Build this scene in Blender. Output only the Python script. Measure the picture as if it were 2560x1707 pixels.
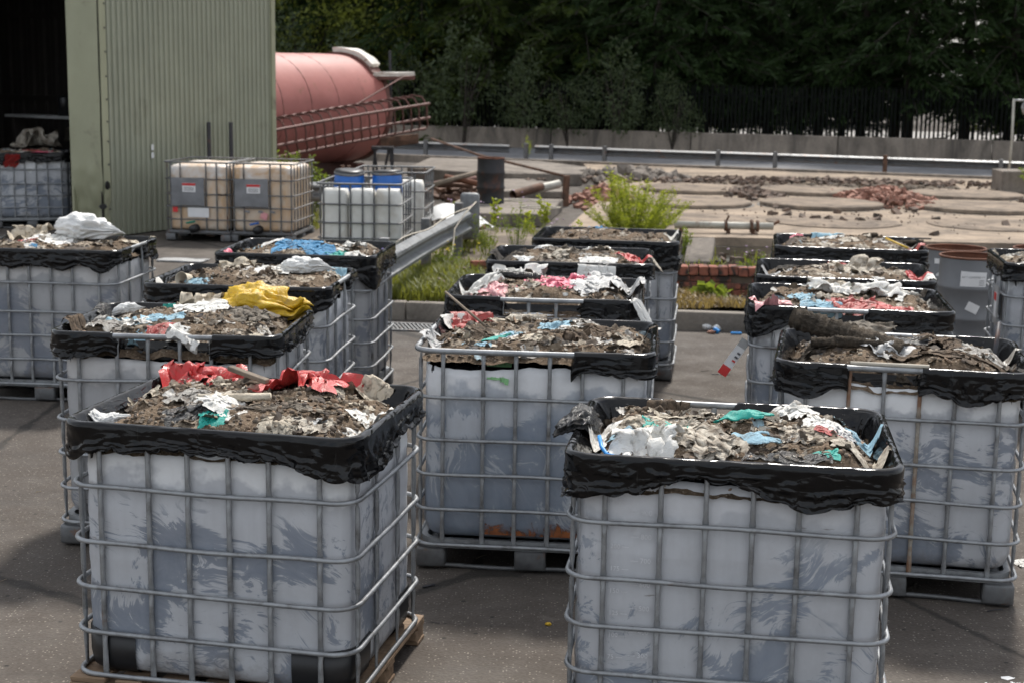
import bpy, bmesh, math, random
import numpy as np
from mathutils import Vector, Matrix

# ------------------------------------------------------------------ camera, world, sun, exposure
for o in list(bpy.data.objects):
    bpy.data.objects.remove(o)
SC = bpy.context.scene
COL = SC.collection
R = math.radians
CAM_H = 2.55
cd = bpy.data.cameras.new('camera')
cam = bpy.data.objects.new('camera', cd)
COL.objects.link(cam)
cam.matrix_world = Matrix.Translation((0, 0, CAM_H)) @ Matrix.Rotation(R(90 - 10.213), 4, 'X') @ Matrix.Rotation(R(0.905), 4, 'Z')
cd.sensor_width = 36
cd.lens = 53.0
cd.clip_end = 500
cd.clip_start = 0.1
cd.dof.use_dof = True
cd.dof.focus_distance = 6.0
cd.dof.aperture_fstop = 5.0
SC.camera = cam

SUN_EL, SUN_AZ = 52.0, 16.0           # behind the bins, a little to the right
w = bpy.data.worlds.new('World')
SC.world = w
w.use_nodes = True
nt = w.node_tree
for n in list(nt.nodes):
    nt.nodes.remove(n)
sky = nt.nodes.new('ShaderNodeTexSky')
sky.sky_type = 'NISHITA'
sky.sun_disc = False
sky.sun_elevation = R(SUN_EL)
sky.sun_rotation = R(SUN_AZ)
sky.air_density = 1.0
sky.dust_density = 2.5
sky.ozone_density = 1.0
tcw = nt.nodes.new('ShaderNodeTexCoord')
cn = nt.nodes.new('ShaderNodeTexNoise')
cn.inputs['Scale'].default_value = 2.2
cn.inputs['Detail'].default_value = 6
nt.links.new(tcw.outputs['Generated'], cn.inputs['Vector'])
cr = nt.nodes.new('ShaderNodeValToRGB')
cr.color_ramp.elements[0].position = .36
cr.color_ramp.elements[0].color = (.35, .35, .35, 1)
cr.color_ramp.elements[1].position = .62
cr.color_ramp.elements[1].color = (.9, .9, .9, 1)
nt.links.new(cn.outputs['Fac'], cr.inputs['Fac'])
mx = nt.nodes.new('ShaderNodeMix')
mx.data_type = 'RGBA'
mx.inputs['B'].default_value = (7.0, 7.2, 7.5, 1)      # hazy cloud over the whole dome
nt.links.new(cr.outputs['Color'], mx.inputs['Factor'])
nt.links.new(sky.outputs['Color'], mx.inputs['A'])
bg = nt.nodes.new('ShaderNodeBackground')
bg.inputs['Strength'].default_value = 0.125
wo = nt.nodes.new('ShaderNodeOutputWorld')
nt.links.new(mx.outputs['Result'], bg.inputs['Color'])
nt.links.new(bg.outputs['Background'], wo.inputs['Surface'])

sl = bpy.data.lights.new('sun', 'SUN')
sl.energy = 3.8
sl.angle = R(6.0)
sl.color = (1.0, 0.955, 0.89)
sun = bpy.data.objects.new('sun', sl)
COL.objects.link(sun)
sd = Vector((math.sin(R(SUN_AZ)) * math.cos(R(SUN_EL)), math.cos(R(SUN_AZ)) * math.cos(R(SUN_EL)), math.sin(R(SUN_EL))))
sun.rotation_euler = sd.to_track_quat('Z', 'Y').to_euler()
sun.location = sd * 40

SC.view_settings.view_transform = 'Standard'
SC.view_settings.look = 'None'
SC.view_settings.gamma = 1
SC.view_settings.exposure = 0.35
SC.cycles.max_bounces = 4
SC.cycles.diffuse_bounces = 3
SC.cycles.glossy_bounces = 2
SC.cycles.transmission_bounces = 2
SC.cycles.caustics_reflective = False
SC.cycles.caustics_refractive = False
SC.cycles.use_adaptive_sampling = True
SC.cycles.adaptive_threshold = .03
SC.cycles.transparent_max_bounces = 8
SC.cycles.use_denoising = True
SC.cycles.sample_clamp_indirect = 6

# ------------------------------------------------------------------ noise
def _hash(ix, iy, iz, seed):
    h = (ix.astype(np.int64) * 374761393 + iy.astype(np.int64) * 668265263 + iz.astype(np.int64) * 1274126177 + seed * 974634777) & 0xffffffff
    h = ((h ^ (h >> 13)) * 1274126177) & 0xffffffff
    h = h ^ (h >> 16)
    return (h & 0xffffff) / float(0xffffff)

def vnoise(p, seed=0):
    p = np.asarray(p, float)
    i = np.floor(p).astype(np.int64)
    f = p - i
    f = f * f * (3 - 2 * f)
    x, y, z = i[..., 0], i[..., 1], i[..., 2]
    fx, fy, fz = f[..., 0], f[..., 1], f[..., 2]
    def c(a, b, d):
        return _hash(x + a, y + b, z + d, seed)
    x00 = c(0, 0, 0) * (1 - fx) + c(1, 0, 0) * fx
    x10 = c(0, 1, 0) * (1 - fx) + c(1, 1, 0) * fx
    x01 = c(0, 0, 1) * (1 - fx) + c(1, 0, 1) * fx
    x11 = c(0, 1, 1) * (1 - fx) + c(1, 1, 1) * fx
    return ((x00 * (1 - fy) + x10 * fy) * (1 - fz) + (x01 * (1 - fy) + x11 * fy) * fz) * 2 - 1

def fbm(p, octv=4, seed=0, gain=.5):
    p = np.asarray(p, float)
    a, s, t = 1.0, 0.0, 0.0
    for k in range(octv):
        s = s + a * vnoise(p * (2 ** k), seed + k * 17)
        t += a
        a *= gain
    return s / t

def P3(x, y, z=0):
    x, y, z = np.broadcast_arrays(np.asarray(x, float), np.asarray(y, float), np.asarray(z, float))
    return np.stack([x, y, z], -1)

# ------------------------------------------------------------------ objects
def link(o, parent=None):
    COL.objects.link(o)
    if parent is not None:
        o.parent = parent
    return o

def me(name, verts, faces, mat=None, smooth=True):
    m = bpy.data.meshes.new(name)
    if isinstance(verts, np.ndarray):
        verts = verts.reshape(-1, 3).tolist()
    if isinstance(faces, np.ndarray):
        faces = faces.tolist()
    m.from_pydata(verts, [], faces)
    if mat is not None:
        m.materials.append(mat)
    if smooth:
        m.polygons.foreach_set('use_smooth', [True] * len(m.polygons))
    m.update()
    return m

def ob(name, m, parent=None, loc=(0, 0, 0), rot=(0, 0, 0), scale=None):
    o = bpy.data.objects.new(name, m)
    o.location = loc
    o.rotation_euler = rot
    if scale is not None:
        o.scale = scale if hasattr(scale, '__len__') else (scale,) * 3
    return link(o, parent)

def empty(name, loc=(0, 0, 0), rz=0, parent=None):
    o = bpy.data.objects.new(name, None)
    o.empty_display_size = .1
    o.location = loc
    o.rotation_euler = (0, 0, rz)
    return link(o, parent)

def tag(o, label, cat, group=None, kind=None):
    o['label'] = label
    o['category'] = cat
    if group:
        o['group'] = group
    if kind:
        o['kind'] = kind
    return o

def struct(o, label=None):
    o['kind'] = 'structure'
    if label:
        o['label'] = label
    return o

class MB:
    """collects verts / faces of one mesh"""
    def __init__(s):
        s.v, s.f, s.n = [], [], 0
    def add(s, v, f):
        v = np.asarray(v, float).reshape(-1, 3)
        s.v.append(v)
        s.f += [tuple(int(i) + s.n for i in q) for q in f]
        s.n += len(v)
        return s
    def mesh(s, name, mat, smooth=False):
        return me(name, np.concatenate(s.v), s.f, mat, smooth)

BOXF = [(0, 3, 2, 1), (4, 5, 6, 7), (0, 1, 5, 4), (1, 2, 6, 5), (2, 3, 7, 6), (3, 0, 4, 7)]
def boxv(c, s, rz=0):
    x, y, z = s[0] / 2, s[1] / 2, s[2] / 2
    v = np.array([(-x, -y, -z), (x, -y, -z), (x, y, -z), (-x, y, -z), (-x, -y, z), (x, -y, z), (x, y, z), (-x, y, z)])
    if rz:
        c_, s_ = math.cos(rz), math.sin(rz)
        v = np.stack([v[:, 0] * c_ - v[:, 1] * s_, v[:, 0] * s_ + v[:, 1] * c_, v[:, 2]], 1)
    return v + np.array(c)

def bevbox(name, s, mat, b=.006, seg=1, smooth=False, jitter=0, seed=0, sub=0):
    bm = bmesh.new()
    bmesh.ops.create_cube(bm, size=1)
    for v in bm.verts:
        v.co = Vector((v.co.x * s[0], v.co.y * s[1], v.co.z * s[2]))
    if sub:
        bmesh.ops.subdivide_edges(bm, edges=bm.edges[:], cuts=sub, use_grid_fill=True)
    if jitter:
        rr = random.Random(seed)
        for v in bm.verts:
            v.co += Vector((rr.uniform(-1, 1), rr.uniform(-1, 1), rr.uniform(-1, 1))) * jitter
    if b:
        es = [e for e in bm.edges if len(e.link_faces) == 2 and e.calc_face_angle(0) > .8]
        bmesh.ops.bevel(bm, geom=es, offset=b, segments=seg, affect='EDGES', profile=.5)
    m = bpy.data.meshes.new(name)
    bm.to_mesh(m)
    bm.free()
    m.materials.append(mat)
    if smooth:
        m.polygons.foreach_set('use_smooth', [True] * len(m.polygons))
    return m

def tube(path, r, seg=8, closed=False, caps=True, flat=1.0):
    P = np.asarray(path, float)
    n = len(P)
    if closed:
        T = np.roll(P, -1, 0) - np.roll(P, 1, 0)
    else:
        T = np.gradient(P, axis=0)
    T /= np.linalg.norm(T, axis=1)[:, None] + 1e-12
    up = np.array([0, 0, 1.0])
    if abs(T[0] @ up) > .95:
        up = np.array([1.0, 0, 0])
    N = []
    u = up - T[0] * (up @ T[0])
    u /= np.linalg.norm(u)
    for t in T:
        u = u - t * (u @ t)
        u /= np.linalg.norm(u) + 1e-12
        N.append(u.copy())
    N = np.array(N)
    B = np.cross(T, N)
    rr = np.broadcast_to(np.asarray(r, float), (n,))
    a = np.linspace(0, 2 * math.pi, seg, endpoint=False)
    V = P[:, None, :] + rr[:, None, None] * (np.cos(a)[None, :, None] * N[:, None, :] + flat * np.sin(a)[None, :, None] * B[:, None, :])
    F = []
    for i in range(n if closed else n - 1):
        j = (i + 1) % n
        for k in range(seg):
            l = (k + 1) % seg
            F.append((i * seg + k, i * seg + l, j * seg + l, j * seg + k))
    V = V.reshape(-1, 3)
    if caps and not closed:
        F.append(tuple(range(seg - 1, -1, -1)))
        F.append(tuple((n - 1) * seg + k for k in range(seg)))
    return V, F

def lathe(prof, seg=24, close=False):
    V, F = [], []
    a = np.linspace(0, 2 * math.pi, seg, endpoint=False)
    for r, z in prof:
        for t in a:
            V.append((r * math.cos(t), r * math.sin(t), z))
    n = len(prof)
    for i in range(n - 1):
        for k in range(seg):
            l = (k + 1) % seg
            F.append((i * seg + k, i * seg + l, (i + 1) * seg + l, (i + 1) * seg + k))
    return V, F

def gridf(nx, ny, wrap=False):
    F = []
    for j in range(ny - 1):
        for i in range(nx if wrap else nx - 1):
            k = (i + 1) % nx
            F.append((j * nx + i, j * nx + k, (j + 1) * nx + k, (j + 1) * nx + i))
    return F

def extrude(poly, z0, z1):
    n = len(poly)
    V = [(x, y, z0) for x, y in poly] + [(x, y, z1) for x, y in poly]
    F = [tuple(range(n - 1, -1, -1)), tuple(range(n, 2 * n))]
    for i in range(n):
        j = (i + 1) % n
        F.append((i, j, n + j, n + i))
    return V, F

# ------------------------------------------------------------------ materials
def nodes(name):
    m = bpy.data.materials.new(name)
    m.use_nodes = True
    t = m.node_tree
    b = t.nodes['Principled BSDF']
    return m, t, b

def L(t, a, b):
    t.links.new(a, b)

def tc(t, which='Object', scale=None, rot=None):
    n = t.nodes.new('ShaderNodeTexCoord')
    if which == 'Position':
        n = t.nodes.new('ShaderNodeNewGeometry')
    out = n.outputs[which]
    if scale or rot:
        mp = t.nodes.new('ShaderNodeMapping')
        if scale:
            mp.inputs['Scale'].default_value = scale
        if rot:
            mp.inputs['Rotation'].default_value = rot
        L(t, out, mp.inputs['Vector'])
        out = mp.outputs['Vector']
    return out

def addrand(t, vec, k=37.0):
    oi = t.nodes.new('ShaderNodeObjectInfo')
    m = t.nodes.new('ShaderNodeMath')
    m.operation = 'MULTIPLY'
    m.inputs[1].default_value = k
    L(t, oi.outputs['Random'], m.inputs[0])
    a = t.nodes.new('ShaderNodeVectorMath')
    a.operation = 'ADD'
    L(t, vec, a.inputs[0])
    L(t, m.outputs[0], a.inputs[1])
    return a.outputs[0]

def nz(t, vec, scale=5, detail=4, rough=.55, dist=0):
    n = t.nodes.new('ShaderNodeTexNoise')
    n.inputs['Scale'].default_value = scale
    n.inputs['Detail'].default_value = min(detail, 4)
    n.inputs['Roughness'].default_value = rough
    n.inputs['Distortion'].default_value = dist
    if vec is not None:
        L(t, vec, n.inputs['Vector'])
    return n.outputs['Fac']

def vor(t, vec, scale=20, feat='F1', out='Distance', rnd=1):
    n = t.nodes.new('ShaderNodeTexVoronoi')
    n.feature = feat
    n.inputs['Scale'].default_value = scale
    n.inputs['Randomness'].default_value = rnd
    L(t, vec, n.inputs['Vector'])
    return n.outputs[out]

def ramp(t, fac, stops, interp='LINEAR'):
    n = t.nodes.new('ShaderNodeValToRGB')
    e = n.color_ramp.elements
    n.color_ramp.interpolation = interp
    while len(e) < len(stops):
        e.new(.5)
    for i, (p, c) in enumerate(stops):
        e[i].position = p
        if not hasattr(c, '__len__'):
            c = (c, c, c)
        e[i].color = (*c[:3], 1)
    L(t, fac, n.inputs['Fac'])
    return n.outputs['Color']

def mixc(t, fac, a, b, mode='MIX'):
    n = t.nodes.new('ShaderNodeMix')
    n.data_type = 'RGBA'
    n.blend_type = mode
    for key, v in (('Factor', fac), ('A', a), ('B', b)):
        s = n.inputs[key]
        if hasattr(v, 'is_linked') or isinstance(v, bpy.types.NodeSocket):
            L(t, v, s)
        elif key == 'Factor':
            s.default_value = v
        else:
            s.default_value = (*v[:3], 1)
    return n.outputs['Result']

def mth(t, op, a, b=None, c=None):
    n = t.nodes.new('ShaderNodeMath')
    n.operation = op
    for i, v in enumerate((a, b, c)):
        if v is None:
            continue
        if isinstance(v, bpy.types.NodeSocket):
            L(t, v, n.inputs[i])
        else:
            n.inputs[i].default_value = v
    return n.outputs[0]

def sepxyz(t, vec):
    n = t.nodes.new('ShaderNodeSeparateXYZ')
    L(t, vec, n.inputs[0])
    return n.outputs

def bump(t, b, h, strength=.3, dist=.01):
    n = t.nodes.new('ShaderNodeBump')
    n.inputs['Strength'].default_value = strength
    n.inputs['Distance'].default_value = dist
    L(t, h, n.inputs['Height'])
    L(t, n.outputs['Normal'], b.inputs['Normal'])
    return n

def simple(name, col, rough=.7, metal=0, var=.25, scale=6, bumpk=0, bscale=40, spec=None, coord='Object', dark=None, darkpos=(.45, .7)):
    """colour with large and small variation; optional blotches of a second colour"""
    m, t, b = nodes(name)
    v = addrand(t, tc(t, coord))
    f = nz(t, v, scale, 6, .6)
    lo = tuple(c * (1 - var) for c in col)
    hi = tuple(min(1, c * (1 + var)) for c in col)
    c = ramp(t, f, [(.3, lo), (.7, hi)])
    if dark is not None:
        g = nz(t, v, scale * .6 + 1, 8, .65, .4)
        c = mixc(t, ramp(t, g, [(darkpos[0], 0), (darkpos[1], 1)]), c, dark)
    L(t, c, b.inputs['Base Color'])
    b.inputs['Roughness'].default_value = rough
    b.inputs['Metallic'].default_value = metal
    if spec is not None:
        b.inputs['Specular IOR Level'].default_value = spec
    if bumpk:
        bump(t, b, nz(t, v, bscale, 6, .65), bumpk, .01)
    return m

def leafmat(name, col, trans=.45, var=.35):
    m, t, b = nodes(name)
    geo = t.nodes.new('ShaderNodeNewGeometry')
    oi = t.nodes.new('ShaderNodeObjectInfo')
    k = mth(t, 'ADD', mth(t, 'MULTIPLY', geo.outputs['Random Per Island'], .75), mth(t, 'MULTIPLY', oi.outputs['Random'], .25))
    lo = tuple(c * (1 - var) for c in col)
    hi = (col[0] * (1 + var * 1.2), col[1] * (1 + var), col[2] * (1 + var * .3))
    c = ramp(t, k, [(0, lo), (1, hi)])
    L(t, c, b.inputs['Base Color'])
    b.inputs['Roughness'].default_value = .55
    b.inputs['Specular IOR Level'].default_value = .25
    tr = t.nodes.new('ShaderNodeBsdfTranslucent')
    c2 = mixc(t, .6, c, (col[0] * 2.2, col[1] * 2.0, col[2] * .6))
    L(t, c2, tr.inputs['Color'])
    ms = t.nodes.new('ShaderNodeMixShader')
    ms.inputs['Fac'].default_value = trans
    L(t, b.outputs[0], ms.inputs[1])
    L(t, tr.outputs[0], ms.inputs[2])
    L(t, ms.outputs[0], t.nodes['Material Output'].inputs['Surface'])
    return m

MT = {}
# --- tarmac
m, t, b = nodes('tarmac')
v = tc(t, 'Position')
big = nz(t, v, .55, 5, .6, .3)
med = nz(t, v, 3.2, 6, .65, .2)
fine = nz(t, v, 60, 3, .6)
c = ramp(t, big, [(.32, (.046, .039, .033)), (.68, (.112, .095, .080))])
c = mixc(t, ramp(t, med, [(.42, 0), (.62, .75)]), c, (.066, .055, .047))
c = mixc(t, .28, c, ramp(t, fine, [(.3, (.045, .038, .033)), (.75, (.17, .145, .122))]))
agg = vor(t, v, 70)
cellc = vor(t, v, 70, 'F1', 'Color')
sel = ramp(t, sepxyz(t, cellc)[0], [(.80, 0), (.86, 1)])
c = mixc(t, mth(t, 'MULTIPLY', sel, ramp(t, agg, [(.2, .7), (.4, 0)])), c, (.30, .265, .225))
agg2 = vor(t, v, 27)
sel2 = ramp(t, sepxyz(t, vor(t, v, 27, 'F1', 'Color'))[1], [(.86, 0), (.9, 1)])
c = mixc(t, mth(t, 'MULTIPLY', sel2, ramp(t, agg2, [(.1, .6), (.22, 0)])), c, (.22, .195, .165))
sel3 = ramp(t, sepxyz(t, vor(t, v, 14, 'F1', 'Color'))[0], [(.88, 0), (.9, 1)])
c = mixc(t, mth(t, 'MULTIPLY', sel3, ramp(t, vor(t, v, 14), [(.1, .85), (.2, 0)])), c, (.018, .017, .016))
# faint traffic streaks and pale joints
st = nz(t, tc(t, 'Position', (.35, 4.5, 1)), 1.6, 5, .6)
c = mixc(t, ramp(t, st, [(.5, 0), (.75, .45)]), c, (.06, .052, .047))
cemt = nz(t, tc(t, 'Position', (1, 1, 1)), 1.15, 9, .75)
c = mixc(t, ramp(t, cemt, [(.66, 0), (.74, .5)]), c, (.20, .18, .155))
oil = nz(t, tc(t, 'Position'), .8, 4, .55, 1.0)
c = mixc(t, ramp(t, oil, [(.60, 0), (.70, .65)]), c, (.030, .026, .023))
crk = vor(t, tc(t, 'Position', (1, .55, 1)), .42, 'DISTANCE_TO_EDGE')
c = mixc(t, ramp(t, mth(t, 'ADD', crk, mth(t, 'MULTIPLY', mth(t, 'SUBTRACT', med, .5), .05)), [(.004, .75), (.012, 0)]), c, (.02, .018, .016))
L(t, c, b.inputs['Base Color'])
L(t, ramp(t, med, [(.3, .72), (.6, .95)]), b.inputs['Roughness'])
b.inputs['Specular IOR Level'].default_value = .3
bump(t, b, mixc(t, .5, fine, agg), .55, .008)
MT['tarmac'] = m

def concrete(name, col, stain=(.07, .062, .055), sc=1.0, amount=(.48, .72), streak=False):
    m, t, b = nodes(name)
    v = addrand(t, tc(t, 'Object'), 11)
    a = nz(t, v, 1.3 * sc, 7, .65, .3)
    f = nz(t, v, 26 * sc, 5, .7)
    c = ramp(t, a, [(.3, tuple(x * .68 for x in col)), (.72, tuple(min(1, x * 1.2) for x in col))])
    c = mixc(t, .3, c, ramp(t, f, [(.3, tuple(x * .5 for x in col)), (.7, tuple(min(1, x * 1.35) for x in col))]))
    s = nz(t, addrand(t, tc(t, 'Object', (1, 1, .25) if streak else None), 5), 2.1 * sc, 8, .7, .6)
    c = mixc(t, ramp(t, s, [(amount[0], 0), (amount[1], .8)]), c, stain)
    L(t, c, b.inputs['Base Color'])
    b.inputs['Roughness'].default_value = .9
    b.inputs['Specular IOR Level'].default_value = .25
    bump(t, b, f, .4, .012)
    return m
MT['concrete'] = concrete('concrete', (.30, .262, .22))
MT['slab'] = concrete('slab_concrete', (.34, .268, .20), (.105, .085, .068), .6, (.40, .66))
MT['disc'] = concrete('disc_concrete', (.26, .205, .155), (.07, .058, .05), 1.0, (.42, .68))
MT['block'] = concrete('block_concrete', (.235, .205, .175), (.05, .044, .04), .8, (.45, .75), True)
MT['oldwall'] = concrete('old_wall_concrete', (.30, .255, .21), (.05, .046, .042), .6, (.42, .7), True)
MT['road'] = concrete('far_road', (.19, .19, .195), (.10, .1, .105), .5)
MT['kerb'] = concrete('kerb_stone', (.23, .205, .175), (.075, .066, .057), 1.2, (.5, .8))
MT['farlot'] = concrete('far_concrete', (.42, .40, .38), (.25, .235, .215), .3)

# --- bottle plastic: grey-white polythene with dark residue seen through it
def bottle_mat(name, clean, upper, resid, brown=None, amount=(.50, .62)):
    m, t, b = nodes(name)
    co = tc(t, 'Object')
    v = addrand(t, co, 23)
    x, y, z = sepxyz(t, co)
    warp = nz(t, v, 3.2, 5, .6)
    c = ramp(t, nz(t, v, 1.6, 4, .5), [(.3, tuple(k * .9 for k in clean)), (.7, clean)])
    c = mixc(t, ramp(t, nz(t, addrand(t, tc(t, 'Object', (9, 9, .35)), 23), 2.0, 5, .6), [(.45, 0), (.75, .35)]), c, tuple(k * .72 for k in clean))
    # pale band above the residue, top-edge glow put into its colour; ragged lower edge
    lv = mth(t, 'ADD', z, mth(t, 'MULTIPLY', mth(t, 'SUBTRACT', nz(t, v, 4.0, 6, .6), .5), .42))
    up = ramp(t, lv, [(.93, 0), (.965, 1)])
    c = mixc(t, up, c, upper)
    # feathery residue patches, more of them low down
    pv = nz(t, v, 2.3, 3, .5, .6)
    oi_ = t.nodes.new('ShaderNodeObjectInfo')
    vr_ = t.nodes.new('ShaderNodeVectorRotate')
    vr_.rotation_type = 'Y_AXIS'
    L(t, co, vr_.inputs['Vector'])
    L(t, mth(t, 'ADD', mth(t, 'MULTIPLY', oi_.outputs['Random'], 5.0), mth(t, 'MULTIPLY', nz(t, v, 1.3, 2, .5), 2.5)), vr_.inputs['Angle'])
    mp_ = t.nodes.new('ShaderNodeMapping')
    mp_.inputs['Scale'].default_value = (4.6, 4.6, 1.7)
    L(t, vr_.outputs['Vector'], mp_.inputs['Vector'])
    fe = nz(t, addrand(t, mp_.outputs['Vector'], 23), 2.6, 9, .75, 1.2)
    # fill level seen through the wall
    fl_ = mth(t, 'SUBTRACT', mth(t, 'ADD', z, mth(t, 'MULTIPLY', nz(t, v, 2.5, 2, .5), .05)), mth(t, 'ADD', .62, mth(t, 'MULTIPLY', oi_.outputs['Random'], .25)))
    c = mixc(t, ramp(t, fl_, [(0, .35), (.012, 0)]), c, tuple(k * .8 for k in clean))
    s = mth(t, 'ADD', mth(t, 'MULTIPLY', pv, .56), mth(t, 'MULTIPLY', fe, .44))
    bias = mth(t, 'MULTIPLY', mth(t, 'SUBTRACT', .55, z), .14)
    s = mth(t, 'ADD', s, bias)
    mask = ramp(t, s, [(amount[0], 0), (amount[0] + .028, .75), (amount[1] + .1, 1)])
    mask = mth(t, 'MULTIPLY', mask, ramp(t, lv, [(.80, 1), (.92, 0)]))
    c = mixc(t, mask, c, resid)
    # thin scratches and grime
    sc = nz(t, addrand(t, tc(t, 'Object', (2, 2, 14), (0, R(-38), 0)), 41), 3.0, 3, .5, .3)
    c = mixc(t, ramp(t, sc, [(.735, 0), (.76, .55)]), c, (.12, .09, .07))
    gr = nz(t, v, 7, 7, .7)
    low = ramp(t, mth(t, 'ADD', z, mth(t, 'MULTIPLY', nz(t, v, 3, 4, .6), .25)), [(.28, .8), (.42, .1)])
    c = mixc(t, mth(t, 'MULTIPLY', ramp(t, gr, [(.45, 0), (.7, 1)]), low), c, (.17, .14, .115))
    if brown is not None:
        c = mixc(t, ramp(t, nz(t, v, 3.4, 6, .65, .7), [(.36, .0), (.66, .95)]), c, brown)
    L(t, c, b.inputs['Base Color'])
    L(t, ramp(t, gr, [(.3, .36), (.7, .6)]), b.inputs['Roughness'])
    b.inputs['Specular IOR Level'].default_value = .4
    bump(t, b, mixc(t, .35, warp, nz(t, v, 30, 4, .6)), .12, .02)
    return m
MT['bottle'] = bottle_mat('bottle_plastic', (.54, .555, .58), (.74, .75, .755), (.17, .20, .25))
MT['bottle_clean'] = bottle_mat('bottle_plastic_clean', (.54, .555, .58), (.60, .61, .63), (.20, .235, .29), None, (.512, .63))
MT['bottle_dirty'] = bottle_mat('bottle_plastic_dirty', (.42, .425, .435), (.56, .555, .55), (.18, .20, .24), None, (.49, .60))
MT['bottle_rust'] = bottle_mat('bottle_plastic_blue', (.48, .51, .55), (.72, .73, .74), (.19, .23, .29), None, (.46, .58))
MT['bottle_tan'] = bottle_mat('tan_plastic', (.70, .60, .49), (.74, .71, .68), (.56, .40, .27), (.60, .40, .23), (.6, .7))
MT['white_plastic'] = simple('white_plastic', (.66, .65, .61), .45, 0, .12, 2, 0, dark=(.40, .34, .26), darkpos=(.55, .85))
# --- galvanised tube
def galv(name, col, rust=(.60, .72), rough=.42, metal=.55):
    m, t, b = nodes(name)
    v = addrand(t, tc(t, 'Object'), 13)
    f = nz(t, v, 14, 6, .65)
    c = ramp(t, f, [(.3, tuple(k * .72 for k in col)), (.7, tuple(k * 1.15 for k in col))])
    g = nz(t, v, 6, 7, .7, .5)
    c = mixc(t, ramp(t, g, [(.52, 0), (.72, .75)]), c, (.09, .082, .075))
    r_ = nz(t, v, 4.2, 8, .75, .3)
    c = mixc(t, ramp(t, r_, [(rust[0], 0), (rust[1], .8)]), c, (.20, .085, .035))
    L(t, c, b.inputs['Base Color'])
    b.inputs['Metallic'].default_value = metal
    L(t, ramp(t, f, [(.3, rough - .07), (.7, rough + .14)]), b.inputs['Roughness'])
    bump(t, b, nz(t, v, 90, 4, .6), .08, .004)
    return m
MT['galv'] = galv('galvanised_tube', (.31, .322, .332), (.66, .78))
MT['galv_dark'] = galv('weathered_steel', (.17, .174, .178), (.58, .72), .5)
MT['rail'] = galv('rail_steel', (.20, .208, .214), (.68, .8), .5, .4)
MT['rust'] = simple('rusty_steel', (.13, .068, .042), .8, .1, .45, 7, .25, 60, dark=(.06, .035, .025))
MT['redox'] = simple('red_oxide_steel', (.13, .058, .046), .7, .1, .35, 5, .2, 50, dark=(.08, .04, .03), darkpos=(.5, .8))
# --- tank
m, t, b = nodes('tank_paint')
co = tc(t, 'Object')
x, y, z = sepxyz(t, co)
v = co
c = ramp(t, nz(t, v, .9, 6, .6), [(.3, (.32, .108, .09)), (.7, (.41, .152, .13))])
c = mixc(t, ramp(t, nz(t, v, 1.4, 8, .7, .4), [(.55, 0), (.75, .55)]), c, (.27, .10, .08))
c = mixc(t, ramp(t, nz(t, v, 3.2, 9, .72, .5), [(.60, 0), (.70, .7)]), c, (.20, .10, .055))
L(t, c, b.inputs['Base Color'])
b.inputs['Roughness'].default_value = .55
bump(t, b, nz(t, v, 2.5, 4, .5), .15, .03)
MT['tank'] = m
MT['whitepaint'] = simple('flaking_white_paint', (.66, .63, .57), .7, 0, .12, 6, .3, 40, dark=(.22, .12, .08), darkpos=(.6, .66))
# --- black liner
m, t, b = nodes('black_liner')
uv = tc(t, 'UV')
stv = t.nodes.new('ShaderNodeMapping')
stv.inputs['Scale'].default_value = (34, 5, 1)
stv.inputs['Rotation'].default_value = (0, 0, R(38))
L(t, uv, stv.inputs['Vector'])
streak = nz(t, addrand(t, stv.outputs['Vector']), 1.0, 6, .65, .4)
st2 = t.nodes.new('ShaderNodeMapping')
st2.inputs['Scale'].default_value = (4, 42, 1)
st2.inputs['Rotation'].default_value = (0, 0, R(-7))
L(t, uv, st2.inputs['Vector'])
streak2 = nz(t, addrand(t, st2.outputs['Vector']), 1.0, 5, .65, .6)
pat = nz(t, addrand(t, uv), 5.0, 4, .6)
c = mixc(t, mth(t, 'MULTIPLY', ramp(t, streak, [(.64, 0), (.8, .5)]), ramp(t, pat, [(.5, 0), (.65, 1)])), (.0045, .0045, .005), (.12, .115, .11))
c = mixc(t, mth(t, 'MULTIPLY', ramp(t, streak2, [(.62, 0), (.74, .5)]), ramp(t, pat, [(.35, 1), (.5, 0)])), c, (.27, .26, .25))
L(t, c, b.inputs['Base Color'])
L(t, ramp(t, pat, [(.3, .08), (.7, .2)]), b.inputs['Roughness'])
b.inputs['Specular IOR Level'].default_value = .32
wr = mixc(t, .5, streak, streak2)
def ridged(scale, dist, rot, sc):
    mp_ = t.nodes.new('ShaderNodeMapping')
    mp_.inputs['Scale'].default_value = sc
    mp_.inputs['Rotation'].default_value = (0, 0, R(rot))
    L(t, uv, mp_.inputs['Vector'])
    n_ = nz(t, addrand(t, mp_.outputs['Vector']), scale, 2, .5, dist)
    return mth(t, 'ABSOLUTE', mth(t, 'SUBTRACT', n_, .5))
pm1 = ramp(t, nz(t, addrand(t, uv), 3.0, 3, .5), [(.40, .15), (.62, 1)])
hgt = mth(t, 'ADD', ridged(4.5, .6, 24, (.7, 2.2, 1)), mth(t, 'MULTIPLY', mth(t, 'MULTIPLY', ridged(11, .8, -24, (.6, 2.0, 1)), pm1), .55))
hgt = mth(t, 'ADD', hgt, mth(t, 'MULTIPLY', wr, .05))
bump(t, b, hgt, .7, .028)
MT['liner'] = m
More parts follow.
